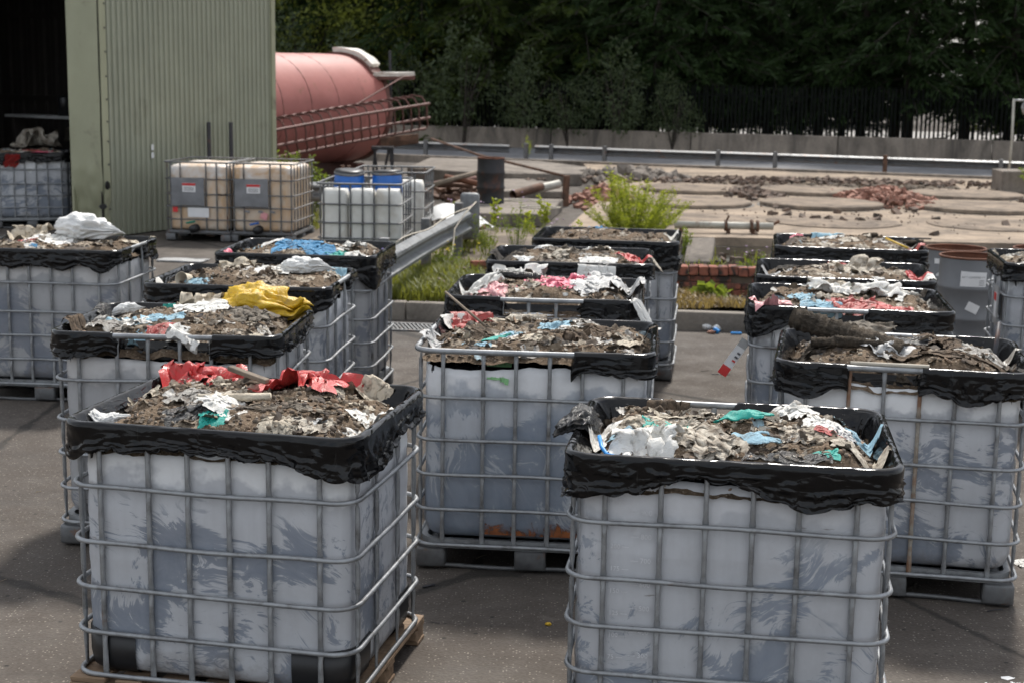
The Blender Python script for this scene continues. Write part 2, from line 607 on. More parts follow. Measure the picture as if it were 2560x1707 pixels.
# --- soil and rag heap
m, t, b = nodes('waste_soil')
v = addrand(t, tc(t, 'Object'), 19)
a = nz(t, v, 7, 7, .68, .5)
f = nz(t, v, 70, 5, .72)
c = ramp(t, a, [(.28, (.042, .031, .022)), (.48, (.135, .098, .066)), (.64, (.24, .178, .122)), (.8, (.40, .32, .24))])
c = mixc(t, .5, c, ramp(t, f, [(.3, (.028, .020, .014)), (.52, (.165, .118, .08)), (.74, (.46, .36, .26))]))
sel = ramp(t, sepxyz(t, vor(t, v, 95, 'F1', 'Color'))[0], [(.8, 0), (.84, 1)])
c = mixc(t, mth(t, 'MULTIPLY', sel, ramp(t, vor(t, v, 95), [(.15, .8), (.38, 0)])), c, (.48, .40, .32))
L(t, c, b.inputs['Base Color'])
b.inputs['Roughness'].default_value = .95
b.inputs['Specular IOR Level'].default_value = .2
bump(t, b, mixc(t, .5, a, f), 1.0, .03)
MT['soil'] = m
# --- joined fragments take their colour from a vertex attribute
m, t, b = nodes('waste_fragments')
at = t.nodes.new('ShaderNodeVertexColor')
at.layer_name = 'Col'
v = tc(t, 'Object')
f = nz(t, v, 24, 6, .7)
c = mixc(t, ramp(t, f, [(.36, .85), (.62, 0)]), at.outputs['Color'], (.095, .068, .046))
L(t, c, b.inputs['Base Color'])
b.inputs['Roughness'].default_value = .85
bump(t, b, nz(t, v, 110, 4, .6), .35, .006)
MT['frag'] = m

def cloth(name, col, dirt=(.10, .078, .058), amt=(.42, .66), rough=.88, bk=.35, sheen=0, spec=.25):
    m, t, b = nodes(name)
    v = addrand(t, tc(t, 'Object'), 29)
    f = nz(t, v, 5.0, 7, .68, .5)
    c = ramp(t, nz(t, v, 2.5, 4, .5), [(.3, tuple(k * .82 for k in col)), (.7, tuple(min(1, k * 1.08) for k in col))])
    c = mixc(t, ramp(t, f, [(amt[0], 0), (amt[1], .9)]), c, dirt)
    L(t, c, b.inputs['Base Color'])
    b.inputs['Roughness'].default_value = rough
    b.inputs['Specular IOR Level'].default_value = spec
    bump(t, b, mixc(t, .35, nz(t, addrand(t, tc(t, 'Object', (9, 26, 14), (0, 0, .6)), 29), 1.0, 6, .6, 1.5), nz(t, v, 90, 3, .6)), min(1, bk * 1.6), .03)
    return m
MT['c_white'] = cloth('white_cloth', (.80, .785, .74), (.26, .20, .14), (.53, .78))
MT['c_cream'] = cloth('cream_cloth', (.62, .55, .44), (.12, .09, .065), (.46, .70))
MT['c_dirty'] = cloth('dirty_cloth', (.62, .565, .475), (.12, .085, .058), (.42, .66))
MT['c_grey'] = cloth('grey_cloth', (.25, .222, .185), (.065, .05, .036), (.38, .62))
MT['c_brown'] = cloth('brown_cloth', (.155, .112, .078), (.045, .036, .028), (.40, .66))
MT['c_dark'] = cloth('dark_cloth', (.055, .05, .046), (.10, .08, .06), (.45, .7))
MT['c_lblue'] = cloth('light_blue_cloth', (.33, .52, .62), (.22, .20, .17), (.52, .8), .7)
MT['c_blue'] = cloth('blue_cloth', (.06, .23, .42), (.10, .09, .08), (.52, .8), .65)
MT['c_teal'] = cloth('teal_rubber', (.012, .33, .27), (.06, .10, .085), (.58, .85), .5, .2, 0, .4)
MT['c_green'] = cloth('pale_green_cloth', (.30, .60, .28), (.2, .22, .14), (.55, .8))
MT['p_red'] = cloth('red_plastic', (.50, .038, .036), (.20, .075, .05), (.50, .78), .32, .25, 0, .5)
MT['p_dullred'] = cloth('dull_red_plastic', (.40, .055, .045), (.12, .05, .035), (.5, .74), .4, .25, 0, .5)
MT['p_pink'] = cloth('pink_plastic', (.68, .13, .20), (.30, .16, .13), (.55, .8), .33, .25, 0, .5)
MT['p_palepink'] = cloth('pale_pink_plastic', (.70, .32, .33), (.30, .17, .14), (.52, .74), .35, .25, 0, .5)
MT['p_yellow'] = cloth('yellow_plastic', (.70, .44, .018), (.20, .14, .06), (.48, .70), .36, .3, 0, .5)
MT['p_white'] = cloth('white_plastic_bag', (.74, .74, .72), (.35, .31, .26), (.60, .85), .4, .35, 0, .5)
MT['p_grey'] = cloth('grey_plastic_sheet', (.40, .40, .395), (.20, .18, .16), (.52, .76), .45, .2, 0, .5)
MT['p_clear'] = cloth('clear_film', (.42, .40, .36), (.14, .11, .085), (.42, .66), .25, .4, 0, .6)
MT['p_black'] = cloth('black_film', (.014, .014, .015), (.11, .09, .07), (.5, .72), .26, .35, 0, .6)
MT['p_purple'] = cloth('purple_plastic', (.13, .09, .33), (.2, .18, .16), (.6, .85), .4)
MT['p_orange'] = cloth('orange_plastic', (.75, .22, .04), (.2, .1, .05), (.6, .85), .5)
MT['mud'] = cloth('dried_mud', (.12, .096, .072), (.035, .03, .024), (.40, .60), .95, 1.0)
MT['wood'] = None
m, t, b = nodes('pallet_wood')
v = addrand(t, tc(t, 'Object', (1.2, 14, 14)), 31)
c = ramp(t, nz(t, v, 2.4, 6, .6, .4), [(.3, (.15, .098, .06)), (.7, (.31, .21, .13))])
c = mixc(t, ramp(t, nz(t, addrand(t, tc(t, 'Object')), 5, 6, .7), [(.48, 0), (.7, .7)]), c, (.13, .10, .075))
L(t, c, b.inputs['Base Color'])
b.inputs['Roughness'].default_value = .85
bump(t, b, nz(t, v, 5, 5, .6), .3, .006)
MT['wood'] = m
MT['oldwood'] = simple('weathered_timber', (.20, .16, .12), .9, 0, .35, 8, .3, 40)
MT['black_plastic'] = simple('black_plastic', (.012, .012, .013), .4, 0, .2, 6)
MT['brick'] = simple('red_brick', (.235, .085, .055), .92, 0, .35, 9, .4, 50, dark=(.035, .028, .025), darkpos=(.47, .6))
MT['brick_pale'] = simple('broken_brick', (.28, .14, .10), .92, 0, .4, 11, .4, 50, dark=(.10, .075, .06), darkpos=(.5, .7))
MT['rubble'] = simple('rubble', (.15, .105, .08), .95, 0, .55, 5, .5, 40, dark=(.05, .043, .037), darkpos=(.45, .66), coord='Position')
MT['earth'] = simple('bare_earth', (.125, .098, .075), .97, 0, .45, 2.5, .6, 30, coord='Position', dark=(.22, .18, .13), darkpos=(.5, .7))
MT['wetmud'] = simple('wet_mud', (.055, .045, .034), .45, 0, .4, 1.5, .3, 12, coord='Position')
MT['shed'] = simple('green_cladding', (.285, .295, .222), .5, .0, .08, 1.2, 0, dark=(.19, .19, .14), darkpos=(.6, .9))
MT['shed_trim'] = simple('green_flashing', (.315, .318, .21), .5, .0, .1, 1.0, .06, 3, dark=(.11, .095, .065), darkpos=(.62, .85))
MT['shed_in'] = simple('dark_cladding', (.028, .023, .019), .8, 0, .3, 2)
MT['post_dark'] = simple('dark_steel_post', (.035, .035, .04), .6, .2, .3, 5, dark=(.12, .05, .03), darkpos=(.6, .7))
MT['fence'] = simple('fence_steel', (.010, .011, .010), .95, 0, .3, 3, spec=.05)
MT['drum_black'] = simple('burnt_drum', (.022, .022, .025), .6, .2, .4, 3, .15, 30, dark=(.075, .03, .018), darkpos=(.52, .66))
MT['drum_grey'] = simple('grey_drum_paint', (.155, .16, .168), .5, .1, .12, 3, .05, 30, dark=(.10, .085, .07), darkpos=(.62, .8))
MT['drum_rust'] = simple('drum_rust', (.13, .05, .026), .85, 0, .4, 8, .2, 50)
MT['label_white'] = simple('label_white', (.72, .72, .72), .6, 0, .06, 8)
MT['label_red'] = simple('label_red', (.55, .03, .03), .5, 0, .08, 8)
MT['label_ink'] = simple('label_ink', (.06, .06, .065), .6, 0, .1, 8)
MT['label_grey'] = simple('steel_plate', (.20, .205, .215), .5, .3, .25, 4)
MT['ink_red'] = simple('ink_red', (.6, .05, .04), .6, 0, .1, 8)
MT['emboss'] = simple('embossed_plastic', (.60, .61, .63), .5, 0, .03, 4)
MT['blue_drum'] = simple('blue_plastic', (.015, .115, .42), .4, 0, .15, 4)
MT['blue_bit'] = simple('bright_blue_plastic', (.02, .24, .62), .4, 0, .1, 4)
MT['valve_green'] = simple('green_valve', (.01, .2, .13), .4, 0, .1, 4)
MT['pipe'] = simple('pale_pipe_paint', (.40, .385, .335), .6, .1, .2, 4, .1, 30, dark=(.16, .08, .045), darkpos=(.6, .72))
MT['rope'] = simple('cord', (.45, .41, .34), .85, 0, .2, 10)
MT['bark'] = simple('bark', (.05, .04, .032), .95, 0, .4, 6, .6, 30)
MT['conifer'] = leafmat('conifer_needles', (.026, .050, .017), .30)
MT['conifer2'] = leafmat('conifer_needles_light', (.052, .078, .020), .38)
MT['decid'] = leafmat('broadleaf', (.21, .25, .075), .58)
MT['shrub'] = leafmat('grey_shrub', (.072, .098, .058), .34)
MT['willow'] = leafmat('willow_leaf', (.24, .29, .05), .45)
MT['weed'] = leafmat('weed_leaf', (.14, .19, .045), .42)
MT['grass'] = leafmat('grass_blade', (.135, .155, .045), .4)
MT['drygrass'] = leafmat('dry_grass', (.22, .172, .105), .3)
MT['petal_y'] = simple('yellow_petal', (.75, .55, .02), .6)
MT['petal_p'] = simple('purple_petal', (.36, .24, .36), .6)
MT['water'] = simple('puddle_water', (.02, .018, .014), .06, 0, .2, 2)

# ================================================================== SETTING
rng = random.Random(7)
# ground: one sheet to the horizon
ob_ = ob('ground', me('ground', [(-150, -20, 0), (150, -20, 0), (150, 260, 0), (-150, 260, 0)], [(0, 1, 2, 3)], MT['tarmac']))
struct(ob_, 'worn dark tarmac yard under the bins')

def poly_sheet(name, poly, z, mat, label, thick=None):
    if thick:
        V, F = extrude(poly, z - thick, z)
    else:
        V, F = [(x, y, z) for x, y in poly], [tuple(range(len(poly)))]
    return struct(ob(name, me(name, V, F, mat, False)), label)

def noisy_sheet(name, x0, x1, y0, y1, nx, ny, zf, mat, label, skirt=None):
    X, Y = np.meshgrid(np.linspace(x0, x1, nx), np.linspace(y0, y1, ny))
    Z = zf(X, Y)
    o = ob(name, me(name, np.stack([X, Y, Z], -1), gridf(nx, ny), mat))
    return struct(o, label)

# verge behind the kerb
def verge_z(X, Y):
    z = .15 + .035 * fbm(P3(X * 1.3, Y * 1.3), 4, 3)
    back = np.clip((Y - (17.3 + .25 * fbm(P3(X * .7, 0 * X), 3, 5))) / 1.1, 0, 1)
    left = np.clip((-X - 2.6) / .8, 0, 1)
    f = np.where(X > .9, back, np.clip((Y - 22.6) / 1.2, 0, 1))
    return z * (1 - np.maximum(f, left)) + .006 * np.maximum(f, left)
noisy_sheet('verge', -3.4, 4.6, 15.45, 24.2, 60, 64, lambda X, Y: verge_z(X, Y + .117 * (X + 1.15) * 0), MT['earth'], 'bare earth verge behind the kerb')

# kerb: each stone its own piece
kerb = empty('kerb', (0, 0, 0))
struct(kerb, 'long stone kerb along the back of the yard')
kx = -2.9
ks = 0
kmeshes = [bevbox('kerb_stone', (.9, .16, .26), MT['kerb'], .015, 2, True, .004, s) for s in range(3)]
ka = math.atan2(-.40, 3.43)
while kx < 5.0:
    ky = 15.32 - .117 * (kx + .45 + 1.15) + .06
    o = ob('kerb_stone', kmeshes[ks % 3], kerb, (kx + .45, ky, .055 + rng.uniform(-.006, .006)), (rng.uniform(-.015, .015), 0, ka + rng.uniform(-.006, .006)))
    kx += .905
    ks += 1

# drain grate by the kerb
gr = empty('drain_grate', (-1.06, 14.82, .0), ka)
tag(gr, 'iron drain grate in the tarmac by the kerb', 'drain grate')
fm = MB()
for s in (-1, 1):
    fm.add(boxv((0, s * .2, .006), (.62, .04, .02)), BOXF)
    fm.add(boxv((s * .3, 0, .0055), (.04, .36, .019)), BOXF)
ob('frame', fm.mesh('grate_frame', MT['galv_dark']), gr)
bm_ = me('grate_bar', boxv((0, 0, 0), (.02, .36, .014)), BOXF, MT['galv_dark'], False)
for i in range(14):
    ob('bar', bm_, gr, (-.27 + i * .0415, 0, .008), (0, 0, .35))
ob('pit', me('grate_pit', boxv((0, 0, .0015), (.6, .38, .003)), BOXF, MT['black_plastic'], False), gr)

# wet hollow, platform, discs, blocks
noisy_sheet('wet_hollow', .6, 12, 17.0, 22.6, 60, 30, lambda X, Y: .012 + .016 * np.clip(fbm(P3(X, Y * 1.4), 4, 9), 0, 1), MT['wetmud'], 'dark wet hollow in front of the concrete platform')
noisy_sheet('puddle', 1.6, 7.6, 18.2, 22.2, 2, 2, lambda X, Y: .018 + 0 * X, MT['water'], 'shallow puddle in the hollow')
pl = poly_sheet('concrete_platform', [(.7, 22.5), (2.9, 22.38), (6.5, 22.2), (17, 21.9), (17, 35.8), (12, 37.0), (5.3, 39.3), (1.8, 40.4), (1.9, 30), (1.2, 26)], .14, MT['slab'], 'sunlit concrete platform of old tank bases', .16)
dm = {}
def disc(x, y, r, h, seed):
    n = 40
    a = np.linspace(0, 2 * math.pi, n, endpoint=False)
    rr = r * (1 + .018 * vnoise(P3(np.cos(a) * 3, np.sin(a) * 3, seed * 1.7), seed))
    V, F = [], []
    prof = [(1, 0), (1, h - .008), (.985, h), (.6, h + .004), (.0, h + .002)]
    for k, z in prof[:-1]:
        V += [(k * q * math.cos(t), k * q * math.sin(t), z) for q, t in zip(rr, a)]
    V.append((0, 0, prof[-1][1]))
    for j in range(len(prof) - 2):
        for i in range(n):
            l = (i + 1) % n
            F.append((j * n + i, j * n + l, (j + 1) * n + l, (j + 1) * n + i))
    j = len(prof) - 2
    for i in range(n):
        F.append((j * n + i, j * n + (i + 1) % n, len(V) - 1))
    o = ob('tank_base_disc', me('tank_base_disc', V, F, MT['disc']), None, (x, y, .146))
    if h > .03:
        V2 = []
        for k in (.97, 1.055):
            V2 += [(k * q * math.cos(t), k * q * math.sin(t), -.002) for q, t in zip(rr, a)]
        ob('joint', me('joint', V2, gridf(n, 2, True), MT['wetmud']), o)
    return o
DL = [(3.76, 31.3, 1.12, .07, 'far left of the platform, half behind the willow'), (6.2, 31.3, 1.12, .07, 'back row, between the rubble and the willow'), (9.25, 31.0, 1.15, .06, 'back row, right of the brick rubble'),
      (3.3, 28.1, 1.12, .06, 'middle row, behind the willow bush'), (5.72, 28.1, 1.13, .07, 'middle row, in front of the brick rubble'), (8.65, 27.9, 1.2, .07, 'middle row, right of the brick rubble'),
      (3.05, 25.0, 1.1, .014, 'front row, behind the pale pipe'), (5.3, 25.0, 1.1, .014, 'front row, centre of the platform'), (7.95, 24.9, 1.1, .014, 'front row, behind the grey drums')]
for i, (x, y, r, h, d) in enumerate(DL):
    tag(disc(x, y, r, h, i), 'round concrete tank base, ' + d, 'concrete base', 'round tank bases on the platform')

def block(poly, z0, z1, label, seed):
    V, F = extrude(poly, z0, z1)
    bm = bmesh.new()
    vs = [bm.verts.new(q) for q in V]
    for q in F:
        bm.faces.new([vs[i] for i in q])
    bmesh.ops.bevel(bm, geom=bm.edges[:], offset=.018, segments=1, affect='EDGES')
    m = bpy.data.meshes.new('concrete_block')
    bm.to_mesh(m)
    bm.free()
    m.materials.append(MT['block'])
    return tag(ob('concrete_block', m), label, 'concrete block', 'broken concrete blocks')
block([(-1.3, 24.9), (.49, 24.75), (.9, 27.8), (-.95, 27.95)], 0, .215, 'flat concrete block carrying the burnt black drum', 1)
block([(-.25, 30.3), (1.0, 30.4), (1.0, 32.6), (.2, 34.2), (-.6, 33.5)], 0, .15, 'low concrete slab right behind the black drum', 2)
block([(-2.5, 35.2), (-.7, 33.75), (1.5, 33.9), (1.75, 36.5), (.6, 38.6), (-2.2, 39.3)], 0, .27, 'large grey concrete slab in front of the far guardrail', 3)
block([(-3.6, 31.2), (-2.55, 31.0), (-2.4, 31.9), (-3.5, 32.1)], 0, .32, 'short concrete plinth under the end of the red tank', 4)
o = block([(-.2, -.3), (.17, -.36), (.24, .3), (-.12, .36)], -.05, .05, 'broken tilted concrete slab in the wet hollow', 5)
o.rotation_euler = (R(24), R(-8), R(-8))
o.location = (2.5, 20.3, .15)
for x, y, s in ((-.45, 27.2, .0), (-.1, 25.9, .0)):
    V, F = tube([(.34 * math.cos(a), .2 * math.sin(a), .012) for a in np.linspace(0, 6.2, 22)], .012, 5)
    tag(ob('wire_hoop', me('wire_hoop', V, F, MT['rope']), None, (x + .55, y, .215)), 'pale wire hoop lying on the block ' + ('right behind the drum' if y > 27 else 'in front of the drum'), 'wire hoop', 'wire hoops on the block')

# road behind the platform with the edge beam
rail_y = lambda X: 37.2 + (11.9 - X) * .37
wall_y = lambda X: 49.8 - .277 * (X - .16)
poly_sheet('far_road', [(-14, rail_y(-14) - .9), (20, rail_y(20) - .9), (20, wall_y(20)), (-14, wall_y(-14))], .03, MT['road'], 'grey road between guardrail and old wall', .025)
eb = struct(ob('road_kerb', me('road_kerb', boxv((0, 0, 0), (26, .18, .24)), BOXF, MT['oldwall'], False), None, (6.5, rail_y(6.5) - 1.0, .08), (0, 0, -math.atan(.37))), 'dark concrete edge of the far road')
# land beyond the fence
poly_sheet('far_yard', [(-60, 58.5), (90, 56.0), (90, 70), (-60, 70)], .03, MT['farlot'], 'pale sunlit yard seen between the palings')

# old concrete wall: three long cast sections
wl = empty('old_concrete_wall', (0, 0, 0))
tag(wl, 'long low stained concrete wall behind the far road', 'wall')
wa = -math.atan(.277)
xx = -12.0
i = 0
while xx < 19:
    x2 = xx + 4.4
    mx_ = (xx + x2) / 2
    m = bevbox('wall_section', (4.4 / math.cos(wa) - .025, .3, .68), MT['oldwall'], .015, 1, False, .0, i, 0)
    ob('wall_section', m, wl, (mx_, wall_y(mx_), .33 + rng.uniform(-.012, .012)), (0, 0, wa))
    xx = x2
    i += 1
# palisade fence
fn = empty('palisade_fence', (0, 0, 0))
tag(fn, 'tall dark steel palisade fence on the far wall', 'fence')
pw, ph = .068, 1.95
pv = [(-pw / 2, -.006, 0), (-pw / 6, .012, 0), (pw / 6, .012, 0), (pw / 2, -.006, 0)]
pz = [(0, 1), (ph - .1, 1), (ph, .12)]
V, F = [], []
for z, k in pz:
    V += [(x * k, y, z) for x, y, _ in pv] + [(x * k, y + .004, z) for x, y, _ in reversed(pv)]
for j in range(2):
    for k in range(8):
        l = (k + 1) % 8
        F.append((j * 8 + k, j * 8 + l, (j + 1) * 8 + l, (j + 1) * 8 + k))
pm = me('pale', V, F, MT['fence'], False)
X = -6.5
while X < 19.0:
    ob('pale', pm, fn, (X, wall_y(X) + .55, .25 + rng.uniform(-.02, .02)), (rng.uniform(-.012, .012), rng.uniform(-.012, .012), wa))
    X += .125
for z in (.6, 1.85):
    ob('rail', me('fence_rail', boxv((0, 0, 0), (34, .03, .05)), BOXF, MT['fence'], False), fn, (6, wall_y(6) + .60, z), (0, 0, wa))
X = -8
while X < 20:
    ob('post', me('fence_post', boxv((0, 0, 1.1), (.07, .09, 2.2)), BOXF, MT['fence'], False), fn, (X, wall_y(X) + .68, 0), (0, 0, wa))
    X += 2.75

# W-beam guard rails
WP = [(0, .155), (-.02, .14), (-.075, .105), (-.08, .075), (-.012, .03), (0, 0), (-.012, -.03), (-.08, -.075), (-.075, -.105), (-.02, -.14), (0, -.155)]
def beam_mesh(L_, seg=2, bend=0, mat=None):
    xs = np.linspace(0, L_, seg)
    V = [(x, y + bend * math.sin(math.pi * x / L_), z) for x in xs for y, z in WP]
    V += [(x, y + .005 + bend * math.sin(math.pi * x / L_), z) for x in xs for y, z in WP]
    n = len(WP)
    o_ = seg * n
    F = []
    for j in range(seg - 1):
        for k in range(n - 1):
            a, b_, c_, d_ = j * n + k, j * n + k + 1, (j + 1) * n + k + 1, (j + 1) * n + k
            F += [(a, d_, c_, b_), (a + o_, b_ + o_, c_ + o_, d_ + o_)]
    return me('rail_beam', V, F, mat or MT['rail'], False)
fr = empty('far_guardrail', (0, 0, 0))
tag(fr, 'long grey guardrail on posts along the far road', 'guardrail')
ra = -math.atan(.37)
X = -7.0
brk = [-7.0, -3.0, -.15, .55, 2.4, 5.3, 6.7, 9.3, 12.6]
for a, b_ in zip(brk[:-1], brk[1:]):
    if a == -.15:
        continue
    ln = (b_ - a) / math.cos(ra)
    ob('rail_beam', beam_mesh(ln, mat=MT['galv_dark']), fr, (a, rail_y(a) + .08, .40 + (.012 if int(a * 10) % 2 else 0)), (0, 0, ra), (1, 1, .72))
pm_ = bevbox('post', (.10, .12, .56), MT['galv_dark'], .004)
prm = bevbox('post', (.10, .12, .58), MT['rust'], .004)
for x in (-5.5, -2.5, .3, .98, 2.4, 5.3, 6.7, 9.3, 11.9):
    o = ob('post', prm if x == 9.3 else pm_, fr, (x, rail_y(x) - .08, .29), (0, 0, ra))
    if x == 9.3:
        o['label'] = 'rust-brown post'
    else:
        ob('post_foot', bevbox('post_foot', (.2, .2, .02), MT['galv_dark'], .003), o, (0, 0, -.25))
ob('end_plate', bevbox('end_plate', (.5, .03, .32), MT['rail'], .01), fr, (12.75, rail_y(12.75) - .05, .385), (0, 0, ra))

# ------------------------------------------------------------------ shed
C0 = np.array([-6.05, 22.2]); d_ = np.array([.497, .868]); e_ = np.array([-.868, .497])
C1 = C0 + 3.92 * d_
shed = empty('shed', (0, 0, 0))
tag(shed, 'green corrugated metal shed with a dark open doorway', 'shed')
def corrugated(name, p0, dr, length, h, pitch, depth, mat, nrm, z0=0):
    n = int(round(length / pitch))
    prof = []
    for i in range(n):
        for f, k in ((0, 0), (.30, 0), (.42, 1), (.78, 1), (.90, 0)):
            prof.append(((i + f) * pitch, k * depth))
    prof.append((n * pitch, 0))
    V, F = [], []
    for z in (z0, z0 + h):
        for s, q in prof:
            w_ = p0 + dr * s + nrm * q
            V.append((w_[0], w_[1], z))
    k = len(prof)
    for i in range(k - 1):
        F.append((i, i + 1, k + i + 1, k + i))
    return me(name, V, F, mat, False)
out = np.array([.868, -.497])
for i in range(4):
    ob('cladding_sheet', corrugated('cladding_sheet', C0 + d_ * (.98 * i + .0), d_, .98, 6.4, .1089, .028, MT['shed'], out * 1.0 + d_ * 0), shed, tuple((*(out * (.004 * (i % 2))), .02)))
# dented corner flashing with returns
nx, nz_ = 30, 90
S, Zg = np.meshgrid(np.linspace(0, 1, nx), np.linspace(0, 6.4, nz_) ** 1.0)
dent = np.clip(1.15 - Zg, 0, 1)
fl = fbm(P3(S * 1.6, Zg * 2.6), 3, 4)
rid = np.abs(fbm(P3(S * 1.1 + 4, Zg * 1.9), 3, 8))
off = dent * (.20 * fl - .18 * (1 - rid) * np.clip(.75 - Zg, 0, 1)) + .01 * fbm(P3(S * 2, Zg), 3, 2)
wid = .62
px_ = C0[0] + e_[0] * S * wid + (-e_[1]) * 0 + (-d_[0]) * (.012 + off)
py_ = C0[1] + e_[1] * S * wid + (-d_[1]) * (.012 + off)
ob('door_flashing', me('door_flashing', np.stack([px_, py_, Zg + .01], -1), gridf(nx, nz_), MT['shed_trim']), shed)
S2, Z2 = np.meshgrid(np.linspace(0, 1, 8), np.linspace(0, 6.4, nz_))
off2 = np.clip(1.15 - Z2, 0, 1) * (.10 * fbm(P3(S2 * .8 + 9, Z2 * 2.6), 3, 5))
q0x = C0[0] - d_[0] * .012 + out[0] * (.036 + off2 * S2) + d_[0] * S2 * .13
q0y = C0[1] - d_[1] * .012 + out[1] * (.036 + off2 * S2) + d_[1] * S2 * .13
ob('corner_flashing', me('corner_flashing', np.stack([q0x, q0y, Z2 + .01], -1), gridf(8, nz_), MT['shed_trim']), shed)
sc_m = me('screw', boxv((0, 0, 0), (.02, .02, .02)), BOXF, MT['post_dark'], False)
for z in np.arange(.4, 5.2, .33):
    q = C0 + out * .045 + d_ * .09
    ob('screw', sc_m, shed, (q[0], q[1], z + rng.uniform(-.03, .03)))
V, F = lathe([(0, .0), (.05, 0), (.045, .012), (0, .012)], 10)
hole = me('torn_hole', V, F, MT['black_plastic'], False)
q = C0 + out * .05 + d_ * .04
ob('torn_hole', hole, shed, (q[0], q[1], .78), (R(90), 0, R(60)), (.9, 1.3, 1))
q = C0 + out * .02 - d_ * .03
ob('torn_hole', hole, shed, (q[0], q[1], .47), (R(90), 0, R(20)), (1.2, .8, 1))
q = C1 + out * .03
ob('end_flashing', me('end_flashing', boxv((0, 0, 3.2), (.10, .06, 6.4), 0), BOXF, MT['shed_trim'], False), shed, (q[0], q[1], .0), (0, 0, math.atan2(d_[1], d_[0])))
q = C0 + e_ * .62
ob('jamb', me('jamb', boxv((0, 0, 3.2), (.04, .25, 6.4)), BOXF, MT['shed_trim'], False), shed, (q[0] + d_[0] * .13, q[1] + d_[1] * .13, 0), (0, 0, math.atan2(e_[1], e_[0])))
# interior: back wall, lining, far side wall, roof, door head
B0 = C1 - d_ * .05
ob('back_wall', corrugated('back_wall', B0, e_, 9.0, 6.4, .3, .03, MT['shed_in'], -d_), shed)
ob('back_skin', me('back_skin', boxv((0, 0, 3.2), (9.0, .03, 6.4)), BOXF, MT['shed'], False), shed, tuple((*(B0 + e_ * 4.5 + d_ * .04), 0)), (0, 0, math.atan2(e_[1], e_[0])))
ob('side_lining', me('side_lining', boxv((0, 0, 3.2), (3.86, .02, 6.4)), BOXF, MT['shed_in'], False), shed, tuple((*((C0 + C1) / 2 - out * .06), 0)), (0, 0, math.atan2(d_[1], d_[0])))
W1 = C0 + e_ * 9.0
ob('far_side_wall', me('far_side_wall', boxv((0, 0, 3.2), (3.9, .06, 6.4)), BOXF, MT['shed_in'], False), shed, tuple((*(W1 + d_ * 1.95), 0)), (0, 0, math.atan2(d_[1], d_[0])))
ctr = C0 + e_ * 4.5 + d_ * 1.95
ob('roof', me('roof', boxv((0, 0, 0), (9.4, 4.3, .08)), BOXF, MT['shed'], False), shed, (ctr[0], ctr[1], 6.46), (0, 0, math.atan2(e_[1], e_[0])))
fw = C0 + e_ * 6.3
ob('unseen_front_wall', me('unseen_front_wall', boxv((0, 0, 3.2), (5.4, .06, 6.4)), BOXF, MT['shed_trim'], False), shed, (fw[0], fw[1], 0), (0, 0, math.atan2(e_[1], e_[0])))  # wall added out of view, narrows the opening to darken the inside
hd = C0 + e_ * 2.1
ob('door_head', me('door_head', boxv((0, 0, 0), (2.96, .06, 2.2)), BOXF, MT['shed_trim'], False), shed, (hd[0], hd[1], 5.3), (0, 0, math.atan2(e_[1], e_[0])))
for z in (1.9, 3.4):
    gq = B0 + e_ * 4.5 - d_ * .09
    ob('girt', me('girt', boxv((0, 0, 0), (9, .06, .1)), BOXF, MT['shed_in'], False), shed, (gq[0], gq[1], z), (0, 0, math.atan2(e_[1], e_[0])))
q = C0 + d_ * 1.02 + out * .034
for z in (1.18, 1.30):
    ob('notice', me('notice', boxv((0, 0, 0), (.05, .006, .085)), BOXF, MT['label_white'], False), shed, (q[0], q[1], z), (0, 0, math.atan2(d_[1], d_[0])))
# dark steel stakes by the shed wall
for x, y, lab in ((-4.83, 23.95, 'dark steel stake by the shed wall, left of two'), (-4.50, 24.05, 'dark steel stake by the shed wall, right of two')):
    o = ob('steel_stake', bevbox('steel_stake', (.055, .055, 1.66), MT['post_dark'], .006), None, (x, y, .83), (0, 0, .5))
    tag(o, lab, 'stake', 'steel stakes by the shed')

# ------------------------------------------------------------------ tank lying behind the shed
TA = np.array([.45, .893]); TE = np.array([-4.15, 36.8]); TR = 1.27; TL = 7.6
tk = empty('red_tank', (TE[0], TE[1], 1.57), 0)
tag(tk, 'big faded red steel tank lying behind the shed', 'tank')
rotm = math.atan2(TA[1], TA[0])
ns, nr = 30, 64
xs = np.linspace(-TL, 0, ns)
a = np.linspace(0, 2 * math.pi, nr, endpoint=False)
V = []
for x in xs:
    dr_ = .012 * vnoise(P3(x * .8, np.cos(a) * 1.5, np.sin(a) * 1.5), 5)
    V.append(np.stack([np.full(nr, x), np.cos(a) * (TR + dr_), np.sin(a) * (TR + dr_)], -1))
V = np.concatenate(V)
F = gridf(nr, ns, True)
F.append(tuple(range(nr)))
shell = ob('shell', me('tank_shell', V, F, MT['tank']), tk, (0, 0, 0), (0, 0, rotm))
for k in range(7):
    x = -1.02 - 1.08 * k
    V, F = tube([(x, math.cos(q) * (TR + .002), math.sin(q) * (TR + .002)) for q in a[::2]], .008, 5, True)
    ob('weld_seam', me('weld_seam', V, F, MT['redox']), shell)
